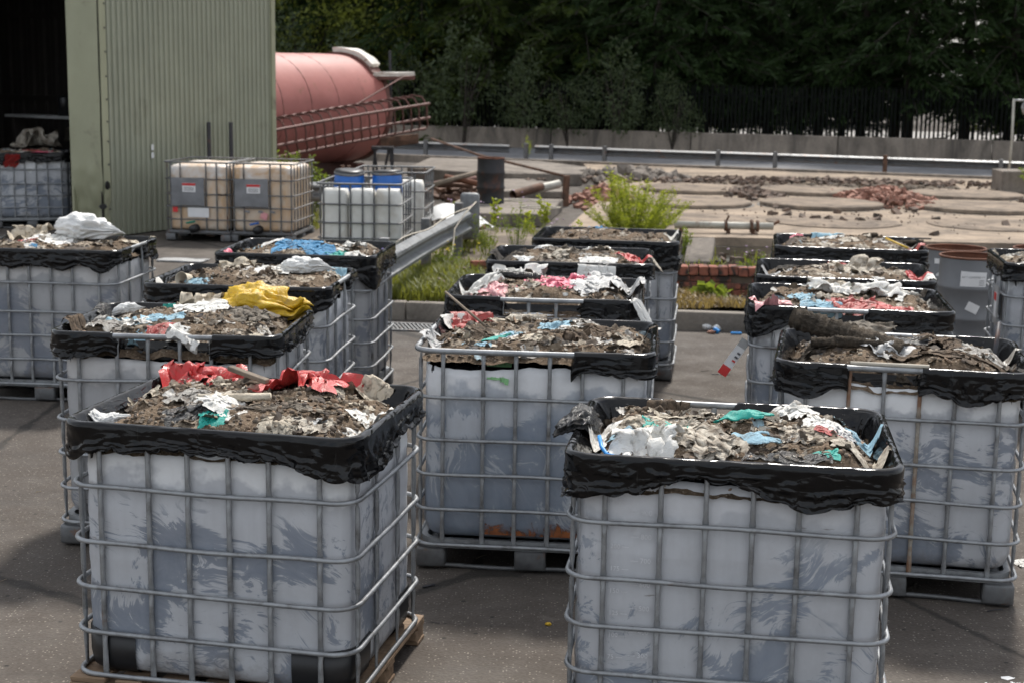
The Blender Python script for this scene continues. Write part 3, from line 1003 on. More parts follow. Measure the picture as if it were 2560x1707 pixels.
# ragged cut end collar
V, F = [], []
na = 48
for j, (dx, rr_) in enumerate(((-.03, TR + .02), (.05, TR + .06), (.05, TR - .1), (-.04, TR - .06))):
    for q in np.linspace(0, 2 * math.pi, na, endpoint=False):
        k = 1 + .02 * vnoise(P3(math.cos(q) * 4, math.sin(q) * 4, j * 0), 3)
        V.append((dx + .03 * float(vnoise(P3(math.cos(q) * 5, math.sin(q) * 5, 3), 6)), math.cos(q) * rr_ * float(k), math.sin(q) * rr_ * float(k)))
for j in range(4):
    for i in range(na):
        l = (i + 1) % na
        jj = (j + 1) % 4
        F.append((j * na + i, j * na + l, jj * na + l, jj * na + i))
ob('end_collar', me('end_collar', V, F, MT['redox'], False), tk, (0, 0, 0), (0, 0, rotm))
# curved flaking plates left at the end
def curved_plate(name, a0, a1, r, x0, x1, mat, seed):
    n, m_ = 14, 5
    V = []
    for th in np.linspace(a0, a1, n):
        for x in np.linspace(x0, x1, m_):
            rr_ = r + .025 * float(vnoise(P3(th * 6, x * 5, seed), seed))
            V.append((x, math.cos(th) * rr_, math.sin(th) * rr_))
    for th in np.linspace(a0, a1, n):
        for x in np.linspace(x0, x1, m_):
            V.append((x, math.cos(th) * (r - .14), math.sin(th) * (r - .14)))
    g = [(q[0], q[1], q[2], q[3]) for q in gridf(m_, n)]
    k = n * m_
    F = g + [tuple(i + k for i in reversed(q)) for q in g]
    for i in range(m_ - 1):
        F += [(i, i + 1, k + i + 1, k + i), ((n - 1) * m_ + i, k + (n - 1) * m_ + i, k + (n - 1) * m_ + i + 1, (n - 1) * m_ + i + 1)]
    for j in range(n - 1):
        F += [(j * m_, k + j * m_, k + (j + 1) * m_, (j + 1) * m_), (j * m_ + m_ - 1, (j + 1) * m_ + m_ - 1, k + (j + 1) * m_ + m_ - 1, k + j * m_ + m_ - 1)]
    return me(name, V, F, mat, False)
ob('flaking_plate', curved_plate('flaking_plate', R(84), R(132), TR + .17, -.25, .12, MT['whitepaint'], 3), tk, (0, 0, 0), (0, 0, rotm))
ob('plate_rib', curved_plate('plate_rib', R(76), R(140), TR + .06, -.32, .05, MT['redox'], 5), tk, (0, 0, 0), (0, 0, rotm))
# saddle under the end
sdm = me('saddle', boxv((0, 0, -1.42), (.3, 1.6, .3)), BOXF, MT['redox'], False)
for x in (-.5, -5.2):
    ob('saddle', sdm, tk, (TA[0] * x, TA[1] * x, 0), (0, 0, rotm))
# bracket walkway sticking out of the end
wk = empty('bracket_walkway', (-3.45, 36.4, 2.33), 0)
tag(wk, 'rusty bracket with flaking white top sticking out from the tank end', 'bracket')
ob('plate', bevbox('plate', (1.15, .5, .10), MT['whitepaint'], .004, 1, False, .012, 3, 2), wk, (.45, 0, .06), (0, R(-1), R(4)))
ob('beam', bevbox('beam', (1.35, .12, .1), MT['redox'], .004), wk, (.38, -.2, -.02), (0, R(-1), R(4)))
ob('gusset', bevbox('gusset', (.42, .46, .22), MT['redox'], .01), wk, (-.3, 0, .0), (0, R(8), R(4)))
o = ob('steel_pole', bevbox('steel_pole', (.06, .06, 2.95), MT['post_dark'], .006), None, (-3.05, 37.4, 1.475), (0, R(-1.5), 0))
tag(o, 'thin dark pole standing at the end of the red tank', 'pole')

# caged ladder lying against the tank
LA = np.array([-5.35, 30.7, 1.0]); LB = np.array([-2.25, 35.6, 1.52])
ax = (LB - LA); LL = np.linalg.norm(ax); ax = ax / LL
side = np.cross(ax, [0, 0, 1]); side /= np.linalg.norm(side)
upv = np.cross(side, ax)
ld = empty('caged_ladder', (0, 0, 0))
tag(ld, 'rust-red caged ladder lying against the big tank', 'ladder')
def lp(s, u, v_):
    return LA + ax * s + side * u + upv * v_
for (u, v_) in ((.30, .22), (.30, -.10), (-.28, .36), (.16, -.36)):
    V, F = tube([lp(0, u, v_), lp(LL * .5, u, v_ + .02), lp(LL, u, v_)], .032, 6)
    ob('stringer', me('stringer', V, F, MT['redox'], False), ld)
nst = 19
for i in range(nst):
    s = .12 + (LL - .25) * i / (nst - 1)
    V, F = tube([lp(s, .30, .22), lp(s + .01, .31, .06), lp(s, .30, -.10)], .020, 5)
    ob('rung', me('rung', V, F, MT['redox'], False), ld)
    V, F = tube([lp(s, .30, .22), lp(s + .05, .15, .38), lp(s + .03, -.1, .42), lp(s, -.28, .36)], .020, 5)
    ob('hoop', me('hoop', V, F, MT['redox'], False), ld)
    V, F = tube([lp(s, .30, -.10), lp(s + .12, .24, -.25), lp(s + .16, .16, -.36)], .020, 5)
    ob('strut', me('strut', V, F, MT['redox'], False), ld)
V, F = tube([lp(LL * .66, -.28, .38), lp(LL * .95, -.2, .85), lp(LL * 1.0, -.15, .84)], .02, 5)
ob('bent_bar', me('bent_bar', V, F, MT['redox'], False), ld)
# scrap by the tank end
o = ob('steel_trough', bevbox('steel_trough', (.85, .28, .22), MT['rust'], .01, 1, False, .015, 2, 1), None, (-2.62, 34.4, .92), (0, R(-8), R(6)))
tag(o, 'rusty bent steel trough lodged under the tank end', 'scrap metal', 'scrap at the tank end')
o2 = ob('trestle', bevbox('trestle', (.5, .3, .07), MT['post_dark'], .01), None, (-2.95, 33.9, .78))
tag(o2, 'dark steel trestle propping the tank end', 'trestle', 'scrap at the tank end')
for x, y, a_ in ((-.2, -.1, .12), (.2, -.1, -.1), (.05, .1, .2), (-.16, .12, -.14)):
    ob('leg', bevbox('leg', (.05, .05, .78), MT['post_dark'], .004), o2, (x, y, -.4), (a_ * .4, a_, 0))
for x, lab in ((-3.42, 'left rusty stub post in front of the tank'), (-3.30, 'right rusty stub post in front of the tank')):
    tag(ob('stub_post', bevbox('stub_post', (.08, .08, .62), MT['rust'], .006), None, (x, 30.1, .31), (0, 0, .3)), lab, 'post', 'stub posts')
tag(ob('stub_post', bevbox('stub_post', (.11, .09, .60), MT['rust'], .008, 1, False, .006, 3), None, (.98, 28.7, .29), (0, .05, .3)), 'rusty steel stub standing right of the concrete block', 'post')

# burnt drum on the block
def drum(name, r, h, mat, inner, rimmat, label, loc, group=None):
    t_ = empty(name, loc, rng.uniform(0, 6))
    tag(t_, label, 'drum', group)
    pr = [(r, 0), (r + .008, .008), (r, .02)]
    for f in (.34, .67):
        pr += [(r, h * f - .03), (r + .012, h * f - .012), (r + .012, h * f + .012), (r, h * f + .03)]
    pr += [(r, h - .012)]
    V, F = lathe(pr, 40)
    ob('body', me('drum_body', V, F, mat), t_)
    V, F = lathe([(r - .004, h - .015), (r - .006, h * .1), (0.001, h * .1)], 40)
    ob('inside', me('drum_inside', V, F, inner), t_)
    V, F = tube([(r * math.cos(q), r * math.sin(q), h - .008) for q in np.linspace(0, 2 * math.pi, 40, endpoint=False)], .011, 6, True)
    ob('rim', me('drum_rim', V, F, rimmat), t_)
    return t_
drum('burnt_drum', .24, .80, MT['drum_black'], MT['drum_rust'], MT['drum_rust'], 'burnt black steel drum standing on the concrete block', (-.42, 26.75, .217))

# rubble ------------------------------------------------------------
def lump(seed, s, flat=.6):
    bm = bmesh.new()
    bmesh.ops.create_icosphere(bm, subdivisions=1, radius=1)
    V = np.array([v.co[:] for v in bm.verts])
    F = [[v.index for v in f.verts] for f in bm.faces]
    bm.free()
    rr = np.random.RandomState(seed)
    V = V * (1 + .35 * rr.uniform(-1, 1, (len(V), 1))) * np.array([1, .75, flat]) * s
    return V, F
LUMPS = [lump(i, 1) for i in range(12)]
BRK = (boxv((0, 0, 0), (.215, .1025, .065)), BOXF)
def rotv(V, rx, ry, rz):
    return V @ np.array(Matrix.Rotation(rz, 3, 'Z') @ Matrix.Rotation(ry, 3, 'Y') @ Matrix.Rotation(rx, 3, 'X')).T
def rubble(name, cx, cy, z0, rx, ry, n, hmax, label, mats, brick=.6, seed=0, smin=.03, smax=.1, cat='rubble'):
    rr = np.random.RandomState(seed)
    mb = MB()
    for i in range(n):
        u = rr.normal(0, .42, 2).clip(-1, 1)
        h = hmax * max(0, 1 - np.hypot(*u)) * rr.uniform(.3, 1)
        if rr.rand() < brick:
            V = BRK[0] * np.array([rr.uniform(.4, 1), 1, 1])
            F = BRK[1]
        else:
            V, F = LUMPS[rr.randint(12)]
            V = V * rr.uniform(smin, smax)
        V = rotv(V, rr.uniform(-.5, .5), rr.uniform(-.5, .5), rr.uniform(0, 6.3))
        mb.add(V + np.array([cx + u[0] * rx, cy + u[1] * ry, z0 + h + .02]), F)
    o = ob(name, mb.mesh(name, mats))
    return tag(o, label, cat, None, 'stuff')
rubble('brick_rubble', 7.25, 29.4, .14, .95, 1.9, 420, .28, 'heap of broken red bricks between the tank bases', MT['brick_pale'], .75, 1)
rubble('small_rubble', 4.75, 30.4, .14, .6, 1.4, 140, .14, 'small loose rubble between the left tank bases', MT['rubble'], .4, 2)
rubble('edge_rubble', 6.5, 33.9, .14, 6.2, 1.1, 620, .10, 'strip of rubble along the far road edge', MT['rubble'], .3, 3, .02, .09)
rubble('stake_rubble', 1.75, 29.3, .02, .75, 1.6, 260, .35, 'brown rubble heap beside the rusty steel stub', MT['brick_pale'], .45, 4, .05, .16)
rubble('grey_rubble', 2.7, 34.8, .14, 1.3, 1.2, 90, .22, 'grey broken concrete left of the far guardrail posts', MT['block'], .1, 6, .06, .24)
rubble('hollow_rubble', 4.2, 20.3, .01, 2.0, 1.2, 90, .06, 'stones scattered in the wet hollow', MT['rubble'], .3, 7, .02, .09)
rubble('right_rubble', 10.2, 28.4, .14, .8, 1.0, 70, .15, 'pale stones at the far right of the platform', MT['rubble'], .2, 8, .04, .12)
rubble('platform_grit', 6.6, 28.5, .142, 6.0, 6.2, 800, .0, 'small stones strewn over the whole platform', MT['rubble'], .05, 21, .006, .03)
rubble('joint_rubble', 7.1, 32.2, .142, 3.8, .9, 180, .06, 'dark dirt and stones behind the back row of tank bases', MT['earth'], .1, 22, .03, .12)
# scrap bars and pipes left of the burnt drum
rr = random.Random(5)
for i, (lab, mt, l_, r_) in enumerate((('long rusty bar on the scrap heap', 'rust', 1.2, .03), ('pale pipe across the scrap heap', 'pipe', 1.1, .035), ('thin grey bar propped on the scrap heap', 'galv_dark', .9, .02),
        ('short rusty pipe under the pale pipe', 'rust', .7, .05), ('brown beam behind the black drum', 'redox', 1.5, .05), ('orange rusted sheet bar on top of the scrap', 'drum_rust', .8, .06), ('grey timber plank in front of the scrap', 'oldwood', 1.3, .05))):
    V, F = tube([(-l_ / 2, 0, 0), (0, .02, .01), (l_ / 2, 0, 0)], r_, 7)
    o = ob('scrap_bar', me('scrap_bar', V, F, MT[mt]), None, (-1.15 + rr.uniform(-.25, .25), 30.2 + rr.uniform(-1.0, .9), .12 + i * .055), (0, rr.uniform(-.22, .22), rr.uniform(-.7, .7)))
    tag(o, lab, 'scrap bar', 'scrap heap by the black drum')
for i, (x, y, z, rz, lab, mt) in enumerate(((.25, 29.2, .25, .9, 'rusty pipe end right of the black drum', 'rust'), (.55, 29.6, .28, .75, 'pale pipe leaning right of the black drum', 'pipe'))):
    V, F = tube([(-.45, 0, 0), (.45, 0, 0)], .085, 12, False, False)
    V2, F2 = tube([(-.45, 0, 0), (.45, 0, 0)], .07, 12, False, False)
    mb = MB(); mb.add(V, F); mb.add(V2, F2)
    tag(ob('pipe_piece', mb.mesh('pipe_piece', MT[mt], True), None, (x, y, z), (0, -.12, rz)), lab, 'pipe')
rubble('scrap_heap', -1.2, 30.3, .0, .85, 1.2, 200, .3, 'heap of brown scrap left of the black drum', MT['rust'], .3, 12, .03, .12, 'scrap')
V, F = tube([(-3.4, 37.9, .9), (-2.2, 36.2, .62), (-.3, 33.4, .36)], .03, 6)
tag(ob('scaffold_bar', me('scaffold_bar', np.array(V) + np.array([1.35, -.6, -.06]), F, MT['rust'])), 'thin rusty bar lying across the large slab', 'bar')

# pale pipe on the platform
pp = empty('pale_pipe', (2.45, 22.95, .26), R(-1.5))
tag(pp, 'pale flanged pipe lying on the concrete platform', 'pipe')
V, F = lathe([(.055, 0), (.055, 1.58)], 16)
def xlathe(prof, seg=16):
    V, F = lathe(prof, seg)
    V = np.array(V)
    return np.stack([V[:, 2], V[:, 0], V[:, 1]], 1), F
V, F = xlathe([(.0, 0), (.055, 0), (.055, 1.5), (.0, 1.5)])
ob('barrel', me('barrel', V, F, MT['pipe']), pp)
for x, r_ in ((.78, .085), (1.17, .10), (1.26, .09)):
    V, F = xlathe([(0, -.02), (r_, -.02), (r_, .02), (0, .02)])
    ob('flange', me('flange', V, F, MT['rust']), pp, (x, 0, 0))
ob('handle', bevbox('handle', (.03, .03, .12), MT['rust'], .004), pp, (.8, 0, .10), (0, .4, 0))
for x in (.1, .82, 1.2):
    ob('support', bevbox('support', (.05, .12, .09), MT['rust'], .004), pp, (x, 0, -.085))
ob('spout', bevbox('spout', (.14, .04, .04), MT['rust'], .004), pp, (1.53, 0, .05), (0, -.5, 0))
V, F = tube([(1.15, 22.0, .10), (1.42, 21.7, .22)], .055, 12)
tag(ob('pipe_piece', me('pipe_piece', V, F, MT['pipe'])), 'short pale pipe poking out of the willow bush', 'pipe')
tag(ob('iron_strip', bevbox('iron_strip', (.42, .04, .02), MT['post_dark'], .002), None, (6.05, 22.55, .153), (0, 0, -.08)), 'dark iron strip lying on the platform behind the drums', 'iron strip')

# concrete block with pole at the far right
o = ob('concrete_plinth', bevbox('concrete_plinth', (.9, .8, .48), MT['block'], .02, 1, False, .01, 3, 1), None, (10.75, 32.3, .37))
tag(o, 'mossy concrete plinth under the thin pole', 'concrete plinth')
po = empty('bent_pole', (11.05, 33.9, 0))
tag(po, 'thin tan pole with a side arm behind the plinth', 'pole')
V, F = tube([(0, 0, .1), (.02, 0, 1.2), (0, 0, 2.08)], .028, 8)
ob('shaft', me('shaft', V, F, MT['pipe']), po)
V, F = tube([(0, 0, 2.05), (.3, 0, 2.05)], .025, 8)
ob('arm', me('arm', V, F, MT['galv']), po)
V, F = tube([(.26, 0, 1.75), (.2, 0, 1.9), (.28, 0, 2.1), (.4, 0, 2.3)], .035, 8)
ob('hook', me('hook', V, F, MT['galv']), po)

# ------------------------------------------------------------------ brick wall remnant
bw = empty('brick_wall', (1.62, 16.55, .13), ka * .6)
tag(bw, 'low blackened red brick wall behind the verge', 'brick wall')
bms = [bevbox('brick', (.215, .10, .065), MT['brick'], .006, 1, False, .003, s) for s in range(4)]
hms = [bevbox('brick', (.10, .215, .10), MT['brick'], .012, 2, False, .003, s) for s in range(4)]
for c_ in range(3):
    for i in range(11):
        x = i * .225 + (.1125 if c_ % 2 else 0)
        if c_ == 2 and i in (4,):
            continue
        ob('brick', bms[(i * 3 + c_) % 4], bw, (x, rng.uniform(-.006, .006), .035 + c_ * .075), (0, 0, rng.uniform(-.02, .02)))
for i in range(23):
    ob('brick', hms[i % 4], bw, (-.06 + i * .108, .03, .275 + rng.uniform(-.006, .006)), (rng.uniform(-.02, .02), rng.uniform(-.02, .02), rng.uniform(-.02, .02)))
ob('mortar', me('mortar', boxv((1.2, .045, .11), (2.5, .15, .22)), BOXF, MT['earth'], False), bw)
# small brick pile by the grass
bp = empty('brick_pile', (-.40, 17.35, .15), .25)
tag(bp, 'small pile of old bricks at the edge of the grass', 'bricks')
for (x, y, z, rz) in ((-.3, 0, .03, .1), (-.06, .02, .03, -.05), (.18, 0, .03, .05), (.42, .03, .03, -.1), (-.16, .01, .105, .0), (.08, 0, .105, .08), (.33, .02, .105, -.05), (.02, .02, .18, .1), (.26, .0, .18, .0), (-.5, -.05, .03, .8), (.3, -.1, .25, .3)):
    ob('brick', bms[int(abs(x * 100)) % 4], bp, (x, y, z), (rng.uniform(-.05, .05), rng.uniform(-.08, .08), rz))
tag(ob('stone_slab', bevbox('stone_slab', (.55, .25, .09), MT['kerb'], .012, 1, False, .008, 2), None, (-.52, 16.75, .19), (0, 0, .1)), 'pale stone slab in the grass before the bricks', 'stone')
tag(ob('orange_lump', me('orange_lump', *lump(3, .09), MT['brick_pale']), None, (-.5, 22.9, .19)), 'orange brick lump by the concrete block', 'brick lump')

# ------------------------------------------------------------------ near guardrail
g0 = np.array([-1.30, 15.0]); g1 = np.array([-.58, 20.1])
gv = g1 - g0
gl = np.linalg.norm(gv)
ga = math.atan2(gv[1], gv[0])
ng = empty('near_guardrail', (g0[0], g0[1], 0), ga)
tag(ng, 'grey W-beam guardrail slanting past the white totes', 'guardrail')
ob('rail_beam', beam_mesh(gl - .3, 8, .03), ng, (0, -.0, .57), (0, 0, 0))
for x in (.4, 2.55, 4.7):
    ob('post', bevbox('post', (.12, .10, .82), MT['galv_dark'], .006), ng, (x, .08, .42))
ob('end_buffer', bevbox('end_buffer', (.12, .26, .62), MT['rail'], .05, 3, True), ng, (gl - .05, .0, .62))
V, F = tube([(x, -.09 + .015 * math.sin(x * 3), .80 + .02 * math.sin(x * 2.3)) for x in np.linspace(.2, gl - .2, 14)], .008, 5)
tag(ob('cord', me('cord', V, F, MT['rope']), None, (g0[0], g0[1], 0), (0, 0, ga)), 'pale cord strung along the near guardrail top', 'cord')
V, F = tube([(-.50, 20.0, .82), (-.62, 19.2, .74), (-.73, 18.6, .6), (-.74, 18.2, .35), (-.84, 17.8, .17)], .010, 5)
tag(ob('cord', me('cord', V, F, MT['rope'])), 'loose cord hanging from the guardrail end to the ground', 'cord')
hg = empty('rear_guardrail', (-3.6, 23.6, 0), R(2))
tag(hg, 'short guardrail piece between the tan totes and white totes', 'guardrail')
ob('rail_beam', beam_mesh(2.0), hg, (0, 0, .62))
for x in (.3, 1.7):
    ob('post', bevbox('post', (.1, .1, .8), MT['galv_dark'], .006), hg, (x, .08, .4))
tag(ob('driftwood', me('driftwood', *tube([(-1.08, 16.7, .2), (-.8, 16.35, .28), (-.62, 16.1, .2)], .02, 6), MT['oldwood'])), 'dry branch leaning under the near guardrail', 'branch')
# white bulk bag slumped over the rail
BX, BY = np.meshgrid(np.linspace(-1, 1, 22), np.linspace(-1, 1, 16))
hb = .30 * np.clip(1 - .75 * (BX * .9 + .05) ** 2 - .6 * BY ** 2, 0, 1) ** .7 * (1 - .35 * BX) + .03 * fbm(P3(BX * 2, BY * 3), 4, 3)
tag(ob('bulk_bag', me('bulk_bag', np.stack([BX * .40, BY * .45, hb + .25], -1), gridf(22, 16), MT['p_white']), None, (-.78, 20.9, .12), (0, 0, -.3)), 'white bulk bag slumped beside the guardrail end', 'bulk bag')
tag(ob('flat_sheet', bevbox('flat_sheet', (.62, .3, .012), MT['p_grey'], .003, 1, False, .008, 2, 3), None, (-4.35, 19.7, .016), (0, 0, -.15)), 'grey sheet lying flat on the tarmac before the tan totes', 'sheet')

# ================================================================== VEGETATION
def leaf_cloud(pts, dirs, size, asp, seed, droop=.0, cross=False):
    """one quad (two triangles, folded) per point"""
    rr = np.random.RandomState(seed)
    n = len(pts)
    d = dirs / (np.linalg.norm(dirs, axis=1)[:, None] + 1e-9)
    r_ = rr.normal(size=(n, 3))
    s_ = np.cross(d, r_)
    s_ /= np.linalg.norm(s_, axis=1)[:, None] + 1e-9
    sz = (size * rr.uniform(.6, 1.35, n))[:, None]
    a = pts
    m1 = pts + d * sz * .5 + s_ * sz * asp * .5
    m2 = pts + d * sz * .5 - s_ * sz * asp * .5
    e = pts + d * sz + np.array([0, 0, -droop]) * sz
    V = np.stack([a, m1, e, m2], 1).reshape(-1, 3)
    F = (np.arange(n)[:, None] * 4 + np.arange(4)[None, :])
    return V, F

def conifer(seed, h=12, z0=1.3, rmax=2.3, mat='conifer', dens=1.0):
    rr = np.random.RandomState(seed)
    P_, D_ = [], []
    brm = MB()
    z = z0
    while z < h - .3:
        f = (z - z0) / (h - z0)
        ln = rmax * (1 - f) ** .75 * (0.75 + .5 * min(1, f * 5 + .4)) + .2
        nb = int(rr.randint(6, 9))
        a0 = rr.uniform(0, 6.28)
        for k in range(nb):
            az = a0 + k * 6.283 / nb + rr.normal(0, .25)
            l_ = ln * rr.uniform(.6, 1.15)
            el = rr.uniform(-.28, .12)
            ns = int(17 * dens * (l_ / 1.6 + .4))
            t = np.sort(rr.uniform(.12, 1, ns))
            bx = t * l_
            sag = -.18 * (t ** 2) * l_ + np.sin(el) * bx
            c_, s_ = math.cos(az), math.sin(az)
            if z < 6.5:
                brm.add(*tube([(0, 0, z), (c_ * l_ * .5, s_ * l_ * .5, z + math.sin(el) * l_ * .5 - .045 * l_), (c_ * l_, s_ * l_, z + math.sin(el) * l_ - .18 * l_)], np.array([.028, .016, .006]), 4, False, False))
            for j in range(3):
                lat = rr.normal(0, .10 + .22 * (1 - t) * l_ * .45, ns)
                px = c_ * bx - s_ * lat
                py = s_ * bx + c_ * lat
                pz = z + sag + rr.normal(0, .05, ns)
                P_.append(np.stack([px, py, pz], 1))
                sd_ = np.sign(lat) * rr.uniform(.3, 1.0, ns)
                D_.append(np.stack([c_ - s_ * sd_, s_ + c_ * sd_, rr.normal(-.25, .35, ns)], 1))
        z += rr.uniform(.22, .42)
    P_, D_ = np.concatenate(P_), np.concatenate(D_)
    V, F = leaf_cloud(P_, D_, .27, .17, seed + 1, .18)
    crown = me('conifer_crown', V, F, MT[mat], False)
    V, F = tube([(0, 0, -.1), (rr.normal(0, .03), rr.normal(0, .03), h * .5), (0, 0, h)], np.array([.17, .11, .02]), 8)
    brm.add(V, F)
    return crown, brm.mesh('conifer_trunk', MT['bark'], True)

def tree(name, crown, trunk, loc, rz, sc, label, cat, group):
    t_ = empty(name, loc, rz)
    t_.scale = (sc, sc, sc)
    tag(t_, label, cat, group)
    ob('crown', crown, t_)
    ob('trunk', trunk, t_)
    return t_
CON = [conifer(i, 11.5 + i * .4, 1.0 + .4 * (i % 3), 2.2 + .2 * (i % 2), 'conifer2' if i == 3 else 'conifer') for i in range(4)]
rt = random.Random(21)
spots = []
xx = -11.5
while xx < 21:
    spots.append((xx + rt.uniform(-.35, .35), wall_y(xx) + 3.2 + rt.uniform(-.6, .9), 1))
    xx += 1.35
xx = -16
while xx < 26:
    spots.append((xx + rt.uniform(-.5, .5), wall_y(min(xx, 20)) + 6.0 + rt.uniform(-.6, .9), 2))
    xx += 1.6
SKIP = lambda x, y: any(abs(x / y * 3770 + 1280 - p_) < wd for p_, wd in ((2300, 16), (2475, 18)))
left_order = 0
for i, (x, y, row) in enumerate(spots):
    if SKIP(x, y):
        continue
    c_, tr_ = CON[rt.randrange(4)]
    tree('conifer_tree', c_, tr_, (x, y, 0), rt.uniform(0, 6.28), rt.uniform(.85, 1.2), 'dark conifer in the dense row right behind the palisade fence' if row == 1 else 'dark conifer in the back row behind the fence conifers', 'tree', 'conifers in front row behind the fence' if row == 1 else 'conifers in back row behind the fence')

def blob_crown(seed, blobs, n, size, asp, mat, droop=.1, shell=.55):
    rr = np.random.RandomState(seed)
    P_, D_ = [], []
    vol = np.array([b[3] * b[4] * b[5] for b in blobs]) ** .7
    vol = vol / vol.sum()
    for b, q in zip(blobs, vol):
        k = int(n * q)
        u = rr.normal(size=(k, 3))
        u /= np.linalg.norm(u, axis=1)[:, None]
        r_ = (shell + (1 - shell) * rr.uniform(0, 1, k)) ** .8
        cl = 1 + .30 * fbm(u * 2.1 + seed, 3, seed)
        p = u * (r_ * cl)[:, None]
        keep = fbm(p * 2.8 + seed * 3.1, 3, seed + 5) > -.12
        p, uu = p[keep], u[keep]
        P_.append(p * np.array(b[3:6]) + np.array(b[0:3]))
        D_.append(uu + rr.normal(0, .6, uu.shape) + np.array([0, 0, .15]))
    V, F = leaf_cloud(np.concatenate(P_), np.concatenate(D_), size, asp, seed, droop)
    return me('leaf_crown', V, F, MT[mat], False)
def stems(seed, n, h, spread, r=.02, mat='bark'):
    rr = np.random.RandomState(seed)
    mb = MB()
    for i in range(n):
        a = rr.uniform(0, 6.28)
        s = spread * rr.uniform(.2, 1)
        mb.add(*tube([(0, 0, -.05), (math.cos(a) * s * .4, math.sin(a) * s * .4, h * .5), (math.cos(a) * s, math.sin(a) * s, h * rr.uniform(.75, 1))], np.array([r, r * .7, r * .25]), 5, False, False))
    return mb.mesh('stems', MT[mat], True)
# broadleaf trees behind the tank
BR = [('broadleaf_tree', (-7.6, 53.9), 11, [(0, 0, 5.0, 2.4, 2.2, 2.6), (1.4, -.4, 3.6, 1.7, 1.6, 1.5), (-1.6, .2, 4.0, 1.8, 1.6, 1.8), (.6, .5, 6.6, 1.8, 1.6, 1.6)], 'light green broadleaf tree rising behind the red tank'),
      ('broadleaf_tree', (-4.7, 53.4), 12, [(0, 0, 4.4, 2.0, 1.9, 2.2), (1.2, -.3, 3.0, 1.4, 1.3, 1.3), (-.9, .2, 3.2, 1.4, 1.3, 1.4), (.2, 0, 6.0, 1.5, 1.5, 1.6)], 'yellow green broadleaf tree right of the tank top, before the conifers')]
for nm, (x, y), sd_, bl, lab in BR:
    tree(nm, blob_crown(sd_, bl, 10000, .15, .5, 'decid'), stems(sd_, 5, 5.0, 1.6, .09), (x, y, 0), 0, 1, lab, 'tree', 'broadleaf trees behind the tank')
# grey green shrubs in front of the fence
SH = [(-8.0, 48.6, 1.5, 'grey green shrub behind the tank top, by the shed'), (-5.8, 48.3, 1.25, 'grey green shrub right behind the tank collar'), (-3.3, 50.2, 1.1, 'tall grey shrub over the wall right of the ladder end'), (-1.7, 49.9, 1.35, 'pointed grey shrub over the wall before the conifers'),
      (.2, 49.5, 1.05, 'round grey shrub over the middle of the wall'), (1.7, 49.1, .85, 'low grey shrub over the wall above the willow'), (3.3, 48.7, 1.15, 'wide grey shrub over the wall right of the willow'), (5.0, 48.3, .8, 'small grey shrub over the wall before the palings')]
SHM = [blob_crown(40 + i, [(0, 0, 1.35, .85, .7, .95), (.5, -.2, 1.0, .7, .5, .6), (-.5, -.1, .95, .65, .5, .6), (.05 + .2 * i, 0, 2.1, .45, .4, .6)], 3600, .10, .45, 'shrub', .1, .4) for i in range(3)]
SHS = stems(50, 8, 1.9, .8, .03)
for i, (x, y, s, lab) in enumerate(SH):
    tree('wall_shrub', SHM[i % 3], SHS, (x, wall_y(x) + .1 - .25 * (i % 2), .15), i * 1.3, s * 1.12, lab, 'shrub', 'shrubs along the old wall')
# far dark woods beyond the yard
xx = -34
while xx < 46:
    y = 80 + rt.uniform(-3, 6)
    if not SKIP(xx, y) and not SKIP(xx - 2, y) and not SKIP(xx + 2, y):
        c_, tr_ = CON[rt.randrange(4)]
        o = tree('far_tree', c_, tr_, (xx, y, -.3), rt.uniform(0, 6.28), rt.uniform(1.1, 1.5), 'dark far conifer beyond the pale yard', 'tree', 'far conifers beyond the pale yard')
    xx += rt.uniform(2.0, 3.0)

# willow bush on the platform edge
def spray(seed, n, h, spread, leaf, mat, name, per=60, asp=.22, curve=.35, stem='weed'):
    rr = np.random.RandomState(seed)
    mb = MB()
    P_, D_ = [], []
    for i in range(n):
        a = rr.uniform(0, 6.28)
        s = spread * rr.uniform(.05, 1) ** .8
        hh = h * rr.uniform(.45, 1) * (1 - .35 * s / spread)
        b0 = np.array([math.cos(a) * s * .3, math.sin(a) * s * .3, 0])
        tip = np.array([math.cos(a) * s, math.sin(a) * s, hh])
        mid = b0 * .5 + tip * .5 - np.array([math.cos(a), math.sin(a), 0]) * s * curve * .3 + np.array([0, 0, hh * .08])
        t = np.linspace(0, 1, 7)[:, None]
        pth = (1 - t) ** 2 * b0 + 2 * t * (1 - t) * mid + t * t * tip
        mb.add(*tube(pth, np.linspace(.006, .0018, 7) * h, 4, False, False))
        tt = rr.uniform(.22, 1, per)[:, None]
        q = (1 - tt) ** 2 * b0 + 2 * tt * (1 - tt) * mid + tt * tt * tip
        q = q + rr.normal(0, .012 * h, q.shape)
        d = np.stack([rr.normal(0, 1, per), rr.normal(0, 1, per), rr.uniform(.1, 1.4, per)], 1)
        P_.append(q)
        D_.append(d)
    V, F = leaf_cloud(np.concatenate(P_), np.concatenate(D_), leaf, asp, seed, .1)
    return me(name, V, F, MT[mat], False), mb.mesh(name + '_stems', MT[stem], True)
def bush(name, loc, seed, n, h, spread, leaf, mat, label, cat='bush', per=60, asp=.22, group=None):
    lm, sm = spray(seed, n, h, spread, leaf, mat, 'leaves', per, asp)
    t_ = empty(name, loc)
    tag(t_, label, cat, group)
    ob('foliage', lm, t_)
    ob('stems', sm, t_)
    return t_
bush('willow_bush', (1.75, 21.9, .05), 3, 85, 1.15, .90, .058, 'willow', 'bright yellow green willow bush growing at the platform edge', per=110)
bush('willow_bush', (1.52, 22.1, .05), 5, 7, 1.62, .22, .075, 'willow', 'tall thin willow shoots rising above the green bush', per=75)
